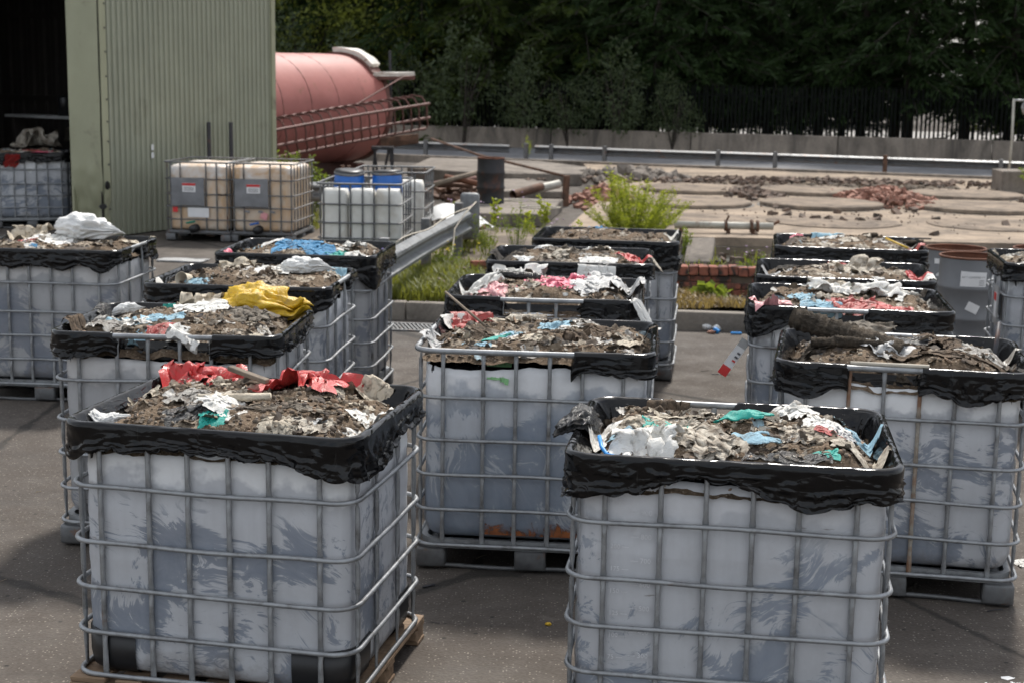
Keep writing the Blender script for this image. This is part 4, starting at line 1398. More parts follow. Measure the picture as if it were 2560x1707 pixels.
bush('leafy_shrub', (-4.15, 27.0, 0), 7, 34, 1.45, .5, .075, 'weed', 'green leafy shrub between the shed and the red tank', per=45, asp=.45)
bush('leafy_shrub', (-3.6, 26.4, 0), 8, 30, 1.15, .42, .075, 'weed', 'green leafy shrub in front of the tank, right of the tan totes', per=45, asp=.45)
bush('weed_plant', (.48, 24.3, .0), 9, 5, .75, .12, .09, 'willow', 'upright broad leaved weed at the corner of the concrete block', 'weed', 22, .5)
bush('weed_plant', (-.30, 24.2, .0), 10, 4, .62, .10, .10, 'willow', 'broad leaved weed in front of the burnt drum', 'weed', 18, .5)
bush('weed_plant', (.20, 23.2, .0), 11, 5, .40, .14, .09, 'willow', 'low bright weed in front of the concrete block', 'weed', 18, .5)
bush('weed_plant', (.9, 22.6, .0), 12, 8, .5, .25, .07, 'willow', 'small green weed left of the willow bush', 'weed', 24, .4)
bush('weed_plant', (2.35, 20.6, .0), 13, 12, .55, .35, .06, 'weed', 'straggly weed by the broken tilted slab', 'weed', 26, .3)
bush('weed_plant', (10.95, 31.7, .3), 14, 16, .55, .5, .07, 'weed', 'straggly green weed beside the mossy plinth', 'weed', 30, .35)
bush('weed_plant', (.35, 42.2, .15), 15, 8, .75, .25, .06, 'willow', 'thin weed growing behind the far guardrail', 'weed', 26, .3)
bush('dock_weed', (2.15, 16.05, .14), 16, 6, .18, .24, .13, 'weed', 'dark broad leaved dock before the brick wall', 'weed', 10, .6)
# verge weeds with flowers
def flowers(parent, n, h, spread, mat, seed):
    rr = random.Random(seed)
    V, F = lathe([(.0, .012), (.016, .008), (.02, 0), (.0, -.01)], 7)
    fm_ = me('flower', V, F, MT[mat], False)
    for i in range(n):
        a = rr.uniform(0, 6.28); s = spread * rr.uniform(.2, 1)
        ob('flower', fm_, parent, (math.cos(a) * s, math.sin(a) * s, h * rr.uniform(.7, 1.0)), (rr.uniform(-.4, .4), rr.uniform(-.4, .4), 0), rr.uniform(.5, .95))
for i, (x, y, h, s, fl, lab) in enumerate(((-.95, 18.6, .55, .35, 'petal_y', 'yellow flowered weed under the near guardrail'), (-.75, 17.9, .42, .35, 'petal_y', 'low yellow flowered weed left of the brick pile'), (-.35, 19.6, .75, .32, 'petal_p', 'purple thistle in the middle of the verge'),
        (.05, 20.8, .8, .35, 'petal_p', 'tall purple thistle behind the bins of pink bags'), (.5, 20.2, .5, .4, 'petal_p', 'grey green weed with purple heads left of the willow'), (-.85, 21.4, .75, .2, 'petal_p', 'thin thistle right of the guardrail end'), (3.1, 19.2, .35, .5, 'petal_p', 'pale seeded weed in the wet hollow'), (3.8, 18.3, .3, .5, 'petal_p', 'sparse seeded weed behind the brick wall'))):
    t_ = bush('flowering_weed', (x, y, .12 if y < 21 and x < 1 else 0), 60 + i, 14, h, s, .05, 'weed', lab, 'weed', 26, .28, 'flowering weeds on the verge')
    flowers(t_, 9, h, s, fl, 80 + i)

def grass(name, x0, x1, y0, y1, n, h, mat, label, seed, zf, dens=None):
    rr = np.random.RandomState(seed)
    x = rr.uniform(x0, x1, n); y = rr.uniform(y0, y1, n)
    keep = fbm(P3(x * 1.6, y * 1.6, seed), 3, seed) > (-.1 if dens is None else dens)
    x, y = x[keep], y[keep]
    n = len(x)
    z = zf(x, y)
    a = rr.uniform(0, 6.28, n)
    hh = h * rr.uniform(.4, 1.2, n)
    ln = rr.uniform(.2, 1.1, n) * hh
    w_ = .006 + .006 * rr.rand(n)
    dx, dy = np.cos(a), np.sin(a)
    b1 = np.stack([x - dy * w_, y + dx * w_, z], 1)
    b2 = np.stack([x + dy * w_, y - dx * w_, z], 1)
    m1 = np.stack([x + dx * ln * .35 - dy * w_ * .7, y + dy * ln * .35 + dx * w_ * .7, z + hh * .6], 1)
    m2 = np.stack([x + dx * ln * .35 + dy * w_ * .7, y + dy * ln * .35 - dx * w_ * .7, z + hh * .6], 1)
    tp = np.stack([x + dx * ln, y + dy * ln, z + hh * rr.uniform(.8, 1, n)], 1)
    V = np.stack([b1, b2, m2, m1, tp], 1).reshape(-1, 3)
    i = np.arange(n)[:, None] * 5
    F = [tuple(q) for q in (i + np.array([0, 1, 2, 3]))] + [tuple(q) for q in (i + np.array([3, 2, 4]))]
    o = ob(name, me(name, V, F, MT[mat], False))
    return tag(o, label, 'grass', None, 'stuff')
VZ = lambda x, y: verge_z(x, y)
grass('green_grass', -2.6, -.2, 15.55, 18.0, 9000, .20, 'grass', 'tuft of yellow green grass below the near guardrail', 1, VZ, -.5)
grass('dry_grass', -.2, 4.4, 15.35, 16.5, 6500, .10, 'drygrass', 'dry tan grass between kerb and brick wall', 2, VZ, -.2)
grass('verge_grass', -1.5, 1.4, 17.5, 22.5, 3800, .16, 'grass', 'sparse green grass on the open verge', 3, VZ, .02)
grass('rear_grass', -5.0, -2.2, 23.5, 27.5, 3500, .2, 'grass', 'rough grass around the tan totes', 4, lambda x, y: 0 * x, -.1)
grass('hollow_grass', 1.4, 6.0, 17.0, 21.5, 1600, .16, 'grass', 'sparse grass in the wet hollow', 5, lambda x, y: 0 * x + .02, .1)

# ================================================================== BINS
RIM = 1.155
def rrect(Lx, Wy, r, n=None, seg=10):
    """rounded rectangle, counter-clockwise from the front-left corner; n = even samples"""
    hx, hy = Lx / 2, Wy / 2
    pts = []
    for cx, cy, a0 in ((hx - r, -hy + r, -90), (hx - r, hy - r, 0), (-hx + r, hy - r, 90), (-hx + r, -hy + r, 180)):
        for k in range(seg + 1):
            a = R(a0 + 90 * k / seg)
            pts.append((cx + r * math.cos(a), cy + r * math.sin(a)))
    pts = np.array(pts)
    if n is None:
        return pts
    Q = np.vstack([pts, pts[:1]])
    # start in the middle of the front-left corner
    dl = np.r_[0, np.cumsum(np.linalg.norm(np.diff(Q, axis=0), axis=1))]
    off = dl[-1] - r * math.pi / 4 - (Lx - 2 * r)
    s = (np.linspace(0, dl[-1], n, endpoint=False) + off) % dl[-1]
    return np.stack([np.interp(s, dl, Q[:, 0]), np.interp(s, dl, Q[:, 1])], 1)

def sdf(p, Lx, Wy, r):
    ax_, ay_ = np.abs(p[..., 0]), np.abs(p[..., 1])
    qx, qy = ax_ - (Lx / 2 - r), ay_ - (Wy / 2 - r)
    ox, oy = np.maximum(qx, 0), np.maximum(qy, 0)
    ln = np.hypot(ox, oy)
    d = ln + np.minimum(np.maximum(qx, qy), 0) - r
    nx = np.where(ln > 1e-9, ox / (ln + 1e-12), (qx > qy).astype(float)) * np.sign(p[..., 0])
    ny = np.where(ln > 1e-9, oy / (ln + 1e-12), (qx <= qy).astype(float)) * np.sign(p[..., 1])
    return d, nx, ny

def ring_mesh(name, z, off, r, mat, Lx=1.2, Wy=1.0, rad=.10, seg=8, wob=0, seed=0):
    p = rrect(Lx + 2 * off, Wy + 2 * off, rad, None, 8)
    # extra samples along the straights
    Q = []
    for i in range(len(p)):
        a, b_ = p[i], p[(i + 1) % len(p)]
        d = np.linalg.norm(b_ - a)
        k = max(1, int(d / .12))
        for j in range(k):
            Q.append(a + (b_ - a) * j / k)
    Q = np.array(Q)
    zz = z + wob * vnoise(P3(Q[:, 0] * 2.5, Q[:, 1] * 2.5, z * 9), seed)
    if wob:
        dd, nx_, ny_ = sdf(Q, Lx, Wy, rad)
        k = wob * .8 * vnoise(P3(Q[:, 0] * 3.1, Q[:, 1] * 3.1, z * 7 + 3), seed + 3)
        Q = Q + np.stack([nx_ * k, ny_ * k], 1)
    V, F = tube(np.stack([Q[:, 0], Q[:, 1], zz], 1), r, seg, True)
    return me(name, V, F, mat)

def bar_mesh(zs, z0, z1, mat):
    """upright cage bar: flattened where it is welded to each ring"""
    st = [(z0, 1.25, .5), (z0 + .03, 1.25, .5)]
    for z in zs:
        st += [(z - .06, 1, 1), (z - .035, 1.0, .9), (z - .018, 1.22, .42), (z + .018, 1.22, .42), (z + .035, 1.0, .9), (z + .06, 1, 1)]
    st += [(z1 - .06, 1, 1), (z1 - .035, 1.2, .5), (z1, 1.2, .5)]
    st = sorted(st)
    V, F = [], []
    n = 8
    for z, kx, ky in st:
        for i in range(n):
            a = 2 * math.pi * (i + .5) / n
            V.append((.0105 * kx * math.cos(a), .0105 * ky * math.sin(a) + .004 * (1 - ky), z))
    for j in range(len(st) - 1):
        for i in range(n):
            l = (i + 1) % n
            F.append((j * n + i, j * n + l, (j + 1) * n + l, (j + 1) * n + i))
    return me('upright_bar', V, F, mat)

ZL = dict(r1=.915, r2=.695, r3=.512, r4=.328, bot=.140)
ZA = dict(r1=.908, r2=.680, r3=.492, r4=.305, bot=.127)
BARS = bar_mesh([ZL[k] for k in ('r1', 'r2', 'r3', 'r4')], ZL['bot'], RIM - .006, MT['galv'])
BARS_A = bar_mesh([ZA[k] for k in ('r1', 'r2', 'r3', 'r4')], ZA['bot'], RIM - .006, MT['galv'])
MT['galv_rust'] = galv('rust_streaked_tube', (.36, .33, .28), (.42, .6), .55, .3)
BARS_R = BARS.copy(); BARS_R.materials.clear(); BARS_R.materials.append(MT['galv_rust'])
RINGS = {}
for s in range(3):
    for k in ('r1', 'r2', 'r3', 'r4'):
        RINGS[(k, s)] = ring_mesh('cage_ring', ZL[k], -.004, .0098, MT['galv'], wob=.006, seed=s * 5 + 1)
    RINGS[('bot', s)] = ring_mesh('cage_ring', ZL['bot'], -.004, .0105, MT['galv'], wob=.004, seed=s)
    RINGS[('rim', s)] = ring_mesh('cage_rim', RIM, 0, .0145, MT['galv'], wob=.0025, seed=s * 3 + 2)
RINGS_A = {k: ring_mesh('cage_ring', ZA[k], -.006, .0102, MT['galv'], wob=.006, seed=4) for k in ('r1', 'r2', 'r3', 'r4', 'bot')}
BX_ = (-.455, -.25, -.085, .085, .25, .455)
BY_ = (-.40, -.15, .15, .40)

def bottle_mesh(name, mat, seed, top=1.06, wave=.035, closed=False, Lx=1.125, Wy=.925, z0=.165, bulge=.010):
    n = 144
    rr = .12
    base = rrect(Lx, Wy, rr, n)
    ctr_n = sdf(base, Lx, Wy, rr)
    nx_, ny_ = ctr_n[1], ctr_n[2]
    s = np.arange(n) / n
    a = s * 2 * math.pi
    cut = top + wave * fbm(P3(np.cos(a) * 2.2, np.sin(a) * 2.2, seed), 4, seed) * 1.6 + .004 * vnoise(P3(np.cos(a) * 30, np.sin(a) * 30, seed), seed)
    rows = []
    for z, off in ((z0, -.07), (z0 + .006, -.04), (z0 + .025, -.015), (z0 + .055, -.003)):
        rows.append(np.stack([base[:, 0] + nx_ * off, base[:, 1] + ny_ * off, np.full(n, z)], 1))
    fr_ = np.linspace(0, 1, 20)
    for f in fr_:
        z = (z0 + .08) * (1 - f) + cut * f
        # bulge between the rings, pinched where bars press
        off = bulge * (.5 - .5 * np.cos((z - .33) / .19 * 2 * math.pi)) * .5
        off = off - .005 * (np.cos(base[:, 0] * 2 * math.pi / .168) > .8) * (np.abs(ny_) > .7)
        off = off + .007 * vnoise(P3(base[:, 0] * 3, base[:, 1] * 3, z * 3 + seed), seed)
        if f > .93 and not closed:
            off = off - .006
        rows.append(np.stack([base[:, 0] + nx_ * off, base[:, 1] + ny_ * off, np.broadcast_to(z, (n,))], 1))
    if closed:
        for k, dz in ((.02, .02), (.06, .04), (.16, .055), (.40, .06)):
            rows.append(np.stack([base[:, 0] * (1 - k / .56), base[:, 1] * (1 - k / .46), cut + dz], 1))
    else:
        last = rows[-1]
        for off, dz in ((-.005, .0), (-.006, -.06), (-.008, -.2)):
            rows.append(np.stack([last[:, 0] + nx_ * off, last[:, 1] + ny_ * off, last[:, 2] + dz], 1))
    V = np.concatenate(rows)
    F = gridf(n, len(rows), True)
    F.append(tuple(range(n - 1, -1, -1)))
    if closed:
        k = (len(rows) - 1) * n
        F.append(tuple(k + i for i in range(n)))
    return me(name, V, F, mat)

# steel pallet pieces
FOOT = bevbox('foot', (.15, .13, .105), MT['galv_dark'], .014, 2, True)
FOOTM = bevbox('foot', (.16, .10, .105), MT['galv_dark'], .012, 2, True)
def tray_mesh():
    p = rrect(1.15, .95, .11, None, 8)
    n = len(p)
    V, F = [], []
    for z, o_ in ((.118, .0), (.166, .0), (.166, -.03), (.128, -.035), (.128, -.4)):
        dd, nx_, ny_ = sdf(p, 1.15, .95, .11)
        for i in range(n):
            V.append((p[i, 0] + nx_[i] * o_, p[i, 1] + ny_[i] * o_, z))
    F = gridf(n, 5, True)
    return me('tray', V, F, MT['galv'], False)
TRAY = tray_mesh()
RUN = me('runner', *tube([(x, 0, .004 * math.sin(x * 9)) for x in np.linspace(-.58, .58, 16)], .0125, 7), MT['galv_dark'])
RUNS = me('runner', *tube([(0, y, 0) for y in np.linspace(-.48, .48, 6)], .0125, 7), MT['galv_dark'])
def steel_pallet(root, tall=False):
    pt = ob('pallet', TRAY, root)
    for x in (-.515, .515):
        for y in (-.425, .425):
            ob('foot', FOOT, pt, (x, y, .0665))
    for y in (-.435, .0, .435):
        ob('foot', FOOTM, pt, (0, y, .0665))
    for x in (-.52, .52):
        ob('foot', FOOTM, pt, (x, 0, .0665), (0, 0, R(90)))
    for y in (-.44, .0, .44):
        ob('runner', RUN, pt, (0, y, .0135))
    return pt

def wooden_pallet(root):
    pt = ob('pallet', bevbox('deck_frame', (1.20, .10, .022), MT['wood'], .003), root, (0, -.47, .0805))
    pt['label'] = 'rough wooden pallet'
    bd = bevbox('deck_board', (.135, 1.06, .022), MT['wood'], .003)
    rg = random.Random(3)
    for i in range(7):
        ob('deck_board', bevbox('deck_board', (.15 if i in (0, 6) else .11, 1.02, .021), MT['wood'], .003, 1, False, .002, i), pt, (-.525 + i * 1.05 / 6, .47 + rg.uniform(-.006, .006), .0225), (0, 0, rg.uniform(-.01, .01)))
    for y in (.47, .94):
        ob('stringer_board', bevbox('stringer_board', (1.20, .10, .022), MT['wood'], .003), pt, (0, y, 0))
    for x in (-.52, 0, .52):
        for y in (0, .47, .94):
            ob('block', bevbox('block', (.145, .12, .05), MT['wood'], .004, 1, False, .002, int(x * 10 + y * 7) % 5), pt, (x, y, -.0365))
    for y in (0, .47, .94):
        ob('bottom_board', bevbox('bottom_board', (1.20, .11, .018), MT['wood'], .003), pt, (0, y, -.0705))
    for dx, w_ in ((-.49, .10),):
        ob('stamp', me('stamp', boxv((0, 0, 0), (.07, .002, .003)), BOXF, MT['label_ink'], False), pt, (-.52, -.0625, -.022))
        ob('stamp', me('stamp', boxv((0, 0, 0), (.07, .002, .003)), BOXF, MT['label_ink'], False), pt, (-.52, -.0625, -.048))
    return pt

# ---- liner: a plastic sheet draped over the rim, settled with a small cloth solver
def liner_mesh(name, seed, front, right, back, left, deep=.24, bd=.04):
    rs = np.random.RandomState(seed)
    Lx, Wy, rr = 1.2, 1.0, .10
    N = 360
    base = rrect(Lx, Wy, rr, N)
    dd, nx_, ny_ = sdf(base, Lx, Wy, rr)
    per = np.linalg.norm(np.diff(np.vstack([base, base[:1]]), axis=0), axis=1).sum()
    s = np.arange(N) / N * per
    # hang length control: front (left to right), right (front to back), back (right to left), left (back to front)
    xs, hs = [], []
    sides = ((front, 1.2), (right, 1.0), (back, 1.2), (left, 1.0))
    tot = 4.4
    pos = 0
    for arr, ln in sides:
        k = len(arr)
        for i, h in enumerate(arr):
            xs.append((pos + ln * (i + .5) / k) / tot * per)
            hs.append(h)
        pos += ln
    xs = np.array(xs); hs = np.array(hs)
    xs = np.r_[xs[-1] - per, xs, xs[0] + per]; hs = np.r_[hs[-1], hs, hs[0]]
    bare_c = np.interp(s, xs, (hs < 0).astype(float))
    h = np.interp(s, xs, np.maximum(hs, .02))
    ang = s / per * 2 * math.pi
    nse = fbm(P3(np.cos(ang) * 4, np.sin(ang) * 4, seed), 4, seed)
    bare = np.clip((bare_c + .12 * nse - .42) / .16, 0, 1)
    nse2 = fbm(P3(np.cos(ang) * 17, np.sin(ang) * 17, seed + 5), 3, seed + 6)
    h = np.maximum(.022, h * (1 + .5 * nse + .45 * nse2))
    h = h * .82
    nin, nrim, nout = 6, 5, 16
    M = nin + nrim + nout
    Pz = np.zeros((M, N, 3))
    outm = np.zeros((M, N))
    for j in range(M):
        if j < nin:
            t_ = (nin - j) / nin
            d = np.full(N, -.030 - .045 * min(1, t_ * 2.2))
            z = RIM - .016 - deep * t_ - bare * .05
            sg = np.full(N, -1.0)
        elif j < nin + nrim:
            k = j - nin
            d = (1 - bare) * (-.0195, -.0138, 0, .0138, .0195)[k] + bare * (-.066 - .002 * k)
            z = RIM + (1 - bare) * (.0, .0138, .0195, .0138, .0)[k] - bare * (bd + .004 * k)
            sg = np.zeros(N)
        else:
            k = (j - nin - nrim + 1) / nout
            d = (1 - bare) * (.020 - .012 * min(1, k * 4) + .010 * k) + bare * (-.066 - .02 * k)
            z = (1 - bare) * (RIM - .004 - h * k) + bare * (RIM - bd - .01 - .09 * k)
            sg = np.where(bare > .5, -1.0, 1.0)
        Pz[j, :, 0] = base[:, 0] + nx_ * d
        Pz[j, :, 1] = base[:, 1] + ny_ * d
        Pz[j, :, 2] = z
        outm[j] = sg
    rest_v = np.linalg.norm(Pz[1:] - Pz[:-1], axis=2)
    gath = np.clip(fbm(P3(np.cos(ang) * 3.1, np.sin(ang) * 3.1, seed + 40), 3, seed + 2) + .25, 0, 1)
    ex = np.concatenate([np.linspace(.10, .02, nin), np.zeros(nrim), np.linspace(.02, .22, nout)])
    ds = per / N
    rest_h = ds * (1 + ex[:, None] * (.25 + 1.1 * gath[None, :]))
    rest_d1 = np.hypot(rest_v, rest_h[1:])
    # seed the folds: pleats that slant and fan out below the rim
    jj = np.arange(M)[:, None] * np.ones((1, N))
    vv = np.clip((jj - nin - nrim) / nout, 0, 1)
    slant = 5.0 * fbm(P3(np.cos(ang) * 1.6, np.sin(ang) * 1.6, seed + 11), 2, seed + 7)
    ph = s[None, :] * 2 * math.pi / .085 + vv * slant[None, :] * 2.2 + 3.0 * nse[None, :]
    pleat = .012 * np.sin(ph) * gath[None, :] + .012 * fbm(P3(s[None, :] * 9 + vv * slant[None, :], vv * 3 + 0 * jj, seed), 3, seed + 21)
    inpl = np.clip((nin - jj) / nin, 0, 1)
    pleat_in = .010 * np.sin(s[None, :] * 2 * math.pi / .05 + 4 * nse[None, :])
    k_ = pleat * np.clip(vv * 3, 0, 1) + pleat_in * inpl
    Pz[..., 0] += nx_[None, :] * k_
    Pz[..., 1] += ny_[None, :] * k_
    Pz[..., 2] += .003 * rs.normal(size=(M, N)) * (vv > 0)
    pin = np.zeros((M, N)); pin[nin:nin + nrim] = 1; pin[0] = 1
    for it in range(80):
        acc = np.zeros_like(Pz)
        d = np.roll(Pz, -1, 1) - Pz
        l = np.linalg.norm(d, axis=2) + 1e-9
        c_ = d * ((l - rest_h) / l * .5)[..., None]
        acc += c_; acc -= np.roll(c_, 1, 1)
        d = Pz[1:] - Pz[:-1]
        l = np.linalg.norm(d, axis=2) + 1e-9
        c_ = d * ((l - rest_v) / l * .5)[..., None]
        acc[:-1] += c_; acc[1:] -= c_
        for sh in (-1, 1):
            d = np.roll(Pz, sh, 1)[1:] - Pz[:-1]
            l = np.linalg.norm(d, axis=2) + 1e-9
            c_ = d * ((l - rest_d1) / l * .22)[..., None]
            acc[:-1] += c_
            acc[1:] -= np.roll(c_, -sh, 1)
        Pz = Pz + acc * .55 * (1 - pin)[..., None]
        Pz[..., 2] -= .0003 * (1 - pin)
        q, gx, gy = sdf(Pz, Lx, Wy, rr)
        inl = np.where(Pz[..., 2] < RIM - .05, -.064, -.026)
        outl = np.where(Pz[..., 2] > RIM - .016, .0185, .0045)
        lim = np.where(outm > 0, np.maximum(outl - q, 0), np.where(outm < 0, np.minimum(inl - q, 0), 0))
        Pz[..., 0] += gx * lim; Pz[..., 1] += gy * lim
    # sharp creases of stiff film
    cr_ = 1 - np.abs(fbm(P3(s[None, :] * 10 + vv * slant[None, :] * 1.6, vv * 3.2 + 0 * jj, seed + 3), 3, seed + 31)) * 3.0
    q, gx, gy = sdf(Pz, Lx, Wy, rr)
    c2 = 1 - np.abs(fbm(P3(s[None, :] * 5 + 3 * nse[None, :], vv * 9 + s[None, :] * 4, seed + 13), 2, seed + 41)) * 3.0
    cr_ = np.maximum(cr_, .55 * c2)
    k_ = .014 * np.clip(cr_, 0, 1) ** 1.5 * np.clip(vv * 4, 0, 1) * (outm > 0)
    Pz[..., 0] += gx * k_; Pz[..., 1] += gy * k_
    F = gridf(N, M, True)
    m = me(name, Pz, F, MT['liner'])
    uvl = m.uv_layers.new(name='UVMap')
    cum = np.concatenate([np.zeros((1, N)), np.cumsum(rest_v, 0)])
    uvv = np.stack([np.broadcast_to(s, (M, N)), cum], -1).reshape(-1, 2)
    idx = np.zeros(len(m.loops), int)
    m.loops.foreach_get('vertex_index', idx)
    U = uvv[idx].copy()
    # seam loops
    lp_ = U.reshape(-1, 4, 2)
    wrap_ = lp_[:, :, 0].max(1) - lp_[:, :, 0].min(1) > per / 2
    lp_[wrap_, :, 0] = np.where(lp_[wrap_, :, 0] < per / 2, lp_[wrap_, :, 0] + per, lp_[wrap_, :, 0])
    uvl.data.foreach_set('uv', lp_.reshape(-1).astype(np.float32))
    return m

# ---- crumpled sheets: a compressed grid buckles under distance constraints
def crumple(n, m_, sx, sy, amp, zmax, iters, seed, grav=.002, smooth=2):
    rs = np.random.RandomState(seed)
    a = 1.0 / (n - 1)
    U, W_ = np.meshgrid(np.arange(n) * a, np.arange(m_) * a)
    Pp = np.stack([U * sx, W_ * sy, np.zeros_like(U)], -1)
    f0 = fbm(P3(U * 3.2 + seed, W_ * 3.2, seed), 3, seed)
    f1 = fbm(P3(U * 2 + 9, W_ * 2 + seed, 3), 2, seed + 1)
    f2 = fbm(P3(U * 2 + 3, W_ * 2 - seed, 7), 2, seed + 2)
    Pp[..., 2] = amp * (f0 + .6) + .02 * rs.normal(size=U.shape)
    Pp[..., 0] += .12 * f1 * sx + .01 * rs.normal(size=U.shape)
    Pp[..., 1] += .12 * f2 * sy + .01 * rs.normal(size=U.shape)
    Z = (slice(None),)
    def con(A, B, rest, st, acc):
        d = Pp[B] - Pp[A]
        l = np.linalg.norm(d, axis=2) + 1e-9
        c_ = d * ((l - rest) / l * .5 * st)[..., None]
        acc[A] += c_; acc[B] -= c_
    s_ = slice
    pairs = [((s_(None), s_(0, -1)), (s_(None), s_(1, None)), a, 1.0), ((s_(0, -1), s_(None)), (s_(1, None), s_(None)), a, 1.0),
             ((s_(0, -1), s_(0, -1)), (s_(1, None), s_(1, None)), a * 1.414, .6), ((s_(1, None), s_(0, -1)), (s_(0, -1), s_(1, None)), a * 1.414, .6),
             ((s_(None), s_(0, -2)), (s_(None), s_(2, None)), 2 * a, .12), ((s_(0, -2), s_(None)), (s_(2, None), s_(None)), 2 * a, .12)]
    for it in range(iters):
        acc = np.zeros_like(Pp)
        for A, B, rest, st in pairs:
            con(A, B, rest, st, acc)
        Pp = Pp + acc * .42
        Pp[..., 2] -= grav
        lo = Pp[..., 2] < 0
        Pp[..., 2] = np.where(lo, Pp[..., 2] * .25, Pp[..., 2])
        hi = Pp[..., 2] > zmax
        Pp[..., 2] = np.where(hi, zmax + (Pp[..., 2] - zmax) * .5, Pp[..., 2])
    for _ in range(smooth):
        Q = Pp.copy()
        Q[1:-1, 1:-1] = .4 * Pp[1:-1, 1:-1] + .15 * (Pp[:-2, 1:-1] + Pp[2:, 1:-1] + Pp[1:-1, :-2] + Pp[1:-1, 2:])
        Pp = Q
    Pp[..., 0] -= Pp[..., 0].mean(); Pp[..., 1] -= Pp[..., 1].mean()
    ext = max(np.ptp(Pp[..., 0]), np.ptp(Pp[..., 1]))
    Pp /= ext
    # ragged outline: drop some corner cells
    F = gridf(n, m_)
    keep = []
    for q in F:
        c_ = np.mean([[U.flat[i], W_.flat[i]] for i in q], axis=0) * 2
        c_[1] = c_[1] / (m_ * a); c_[0] = c_[0]
        r_ = max(abs(c_[0] - 1), abs(c_[1] - 1))
        nn = float(vnoise(P3(c_[0] * 2.2, c_[1] * 2.2, seed * 3.3), seed))
        if r_ < 1.02 + .25 * nn or n > 10:
            keep.append(q)
    return Pp.reshape(-1, 3), keep

SHEETS = [crumple(27, 21 + (i % 3) * 3, .48 + .16 * (i % 3 == 2), .46 + .05 * (i % 4), .20, .30 - .06 * (i % 3 == 2), 120, 100 + i, .002, 1 + (i % 3 == 2)) for i in range(12)]
PUFFS = [crumple(28, 24, .40, .38, .34, .55, 120, 200 + i, .001) for i in range(6)]
ROPES = [crumple(38, 20, .85, .26, .16, .24, 120, 300 + i) for i in range(5)]
FRAGS = [crumple(8, 7, .62, .58, .16, .22, 60, 400 + i) for i in range(14)]

def glove_mesh():
    """flat rubber glove with five fingers, a little inflated and bent"""
    caps = [((-.10, .0), (.10, .0), .072), ((-.22, .0), (-.10, 0), .052)]
    fing = [((.10, .055), (.27, .085), .021), ((.11, .020), (.315, .030), .022), ((.11, -.018), (.30, -.025), .021), ((.10, -.052), (.24, -.078), .018), ((-.03, .055), (.07, .155), .023)]
    n, m_ = 78, 46
    X, Y = np.meshgrid(np.linspace(-.28, .345, n), np.linspace(-.125, .19, m_))
    def sd(X, Y):
        D = np.full(np.shape(X), 9.0)
        for (a, b_, r_) in caps + fing:
            a, b_ = np.array(a), np.array(b_)
            ba = b_ - a
            t_ = np.clip(((X - a[0]) * ba[0] + (Y - a[1]) * ba[1]) / (ba @ ba), 0, 1)
            D = np.minimum(D, np.hypot(X - a[0] - ba[0] * t_, Y - a[1] - ba[1] * t_) - r_)
        return D
    D = sd(X, Y)
    inside = D < .004
    idx = -np.ones(X.shape, int)
    cells = [(j, i) for j in range(m_ - 1) for i in range(n - 1) if inside[j:j + 2, i:i + 2].all()]
    used = sorted({(j + a, i + b_) for j, i in cells for a in (0, 1) for b_ in (0, 1)})
    top = {}
    V, F = [], []
    for q in used:
        x, y = X[q], Y[q]
        th = .016 * math.sqrt(max(0, min(1, -D[q] / .03)))
        bend = .05 * math.sin(x * 9) * max(0, x + .05) + .02 * math.sin(y * 20 + x * 8)
        top[q] = len(V)
        V.append((x, y, bend + th + .012)); V.append((x, y, bend - th + .012))
    edge = {}
    for j, i in cells:
        a, b_, c_, d_2 = top[(j, i)], top[(j, i + 1)], top[(j + 1, i + 1)], top[(j + 1, i)]
        F.append((a, b_, c_, d_2)); F.append((d_2 + 1, c_ + 1, b_ + 1, a + 1))
        for e in ((a, b_), (b_, c_), (c_, d_2), (d_2, a)):
            edge[e] = edge.get(e, 0) + 1
    for (a, b_) in edge:
        if (b_, a) not in edge:
            F.append((b_, a, a + 1, b_ + 1))
    V = np.array(V)
    V = V / .62
    V[:, 2] -= V[:, 2].min()
    return V, F
GLOVE = glove_mesh()

def bag_mesh(seed):
    """slumped plastic bag: a creased pouch with pleats running to a gathered neck"""
    n, m_ = 64, 38
    V = []
    a = np.arange(n) * 2 * math.pi / n
    rs = np.random.RandomState(seed)
    neck = rs.uniform(.1, .4)
    for j in range(m_):
        th = math.pi * (j + .3) / (m_ - .4)
        u = np.stack([np.full(n, math.cos(th)), math.sin(th) * np.cos(a), math.sin(th) * np.sin(a)], 1)
        r1 = 1 - np.abs(fbm(u * 1.5 + seed * 3, 3, seed)) * 2
        r2 = 1 - np.abs(fbm(u * 3.6 + seed * 5, 3, seed + 4)) * 2
        pl = np.sin(a * 9 + 2 * r1) * max(0, math.cos(th)) ** 1.5
        r3 = 1 - np.abs(fbm(u * 7.5 + seed * 7, 2, seed + 9)) * 2.2
        r = .60 + .27 * r1 + .15 * r2 + .025 * r3 + .12 * pl
        k = 1 - .75 * max(0, math.cos(th)) ** 6
        p_ = u * r[:, None] * np.array([1 + .5 * max(0, math.cos(th)) ** 3, .68 * k, .50 * k])
        V.append(p_)
    V = np.concatenate(V)
    V[:, 2] = np.where(V[:, 2] < -.22, -.22 + (V[:, 2] + .22) * .15, V[:, 2])
    V[:, 2] -= V[:, 2].min()
    V /= max(np.ptp(V[:, 0]), np.ptp(V[:, 1]))
    V[:, 0] -= V[:, 0].mean()
    F = gridf(n, m_, True)
    F += [tuple(range(n - 1, -1, -1)), tuple((m_ - 1) * n + i for i in range(n))]
    return V, F
BAGS = [bag_mesh(i + 1) for i in range(6)]

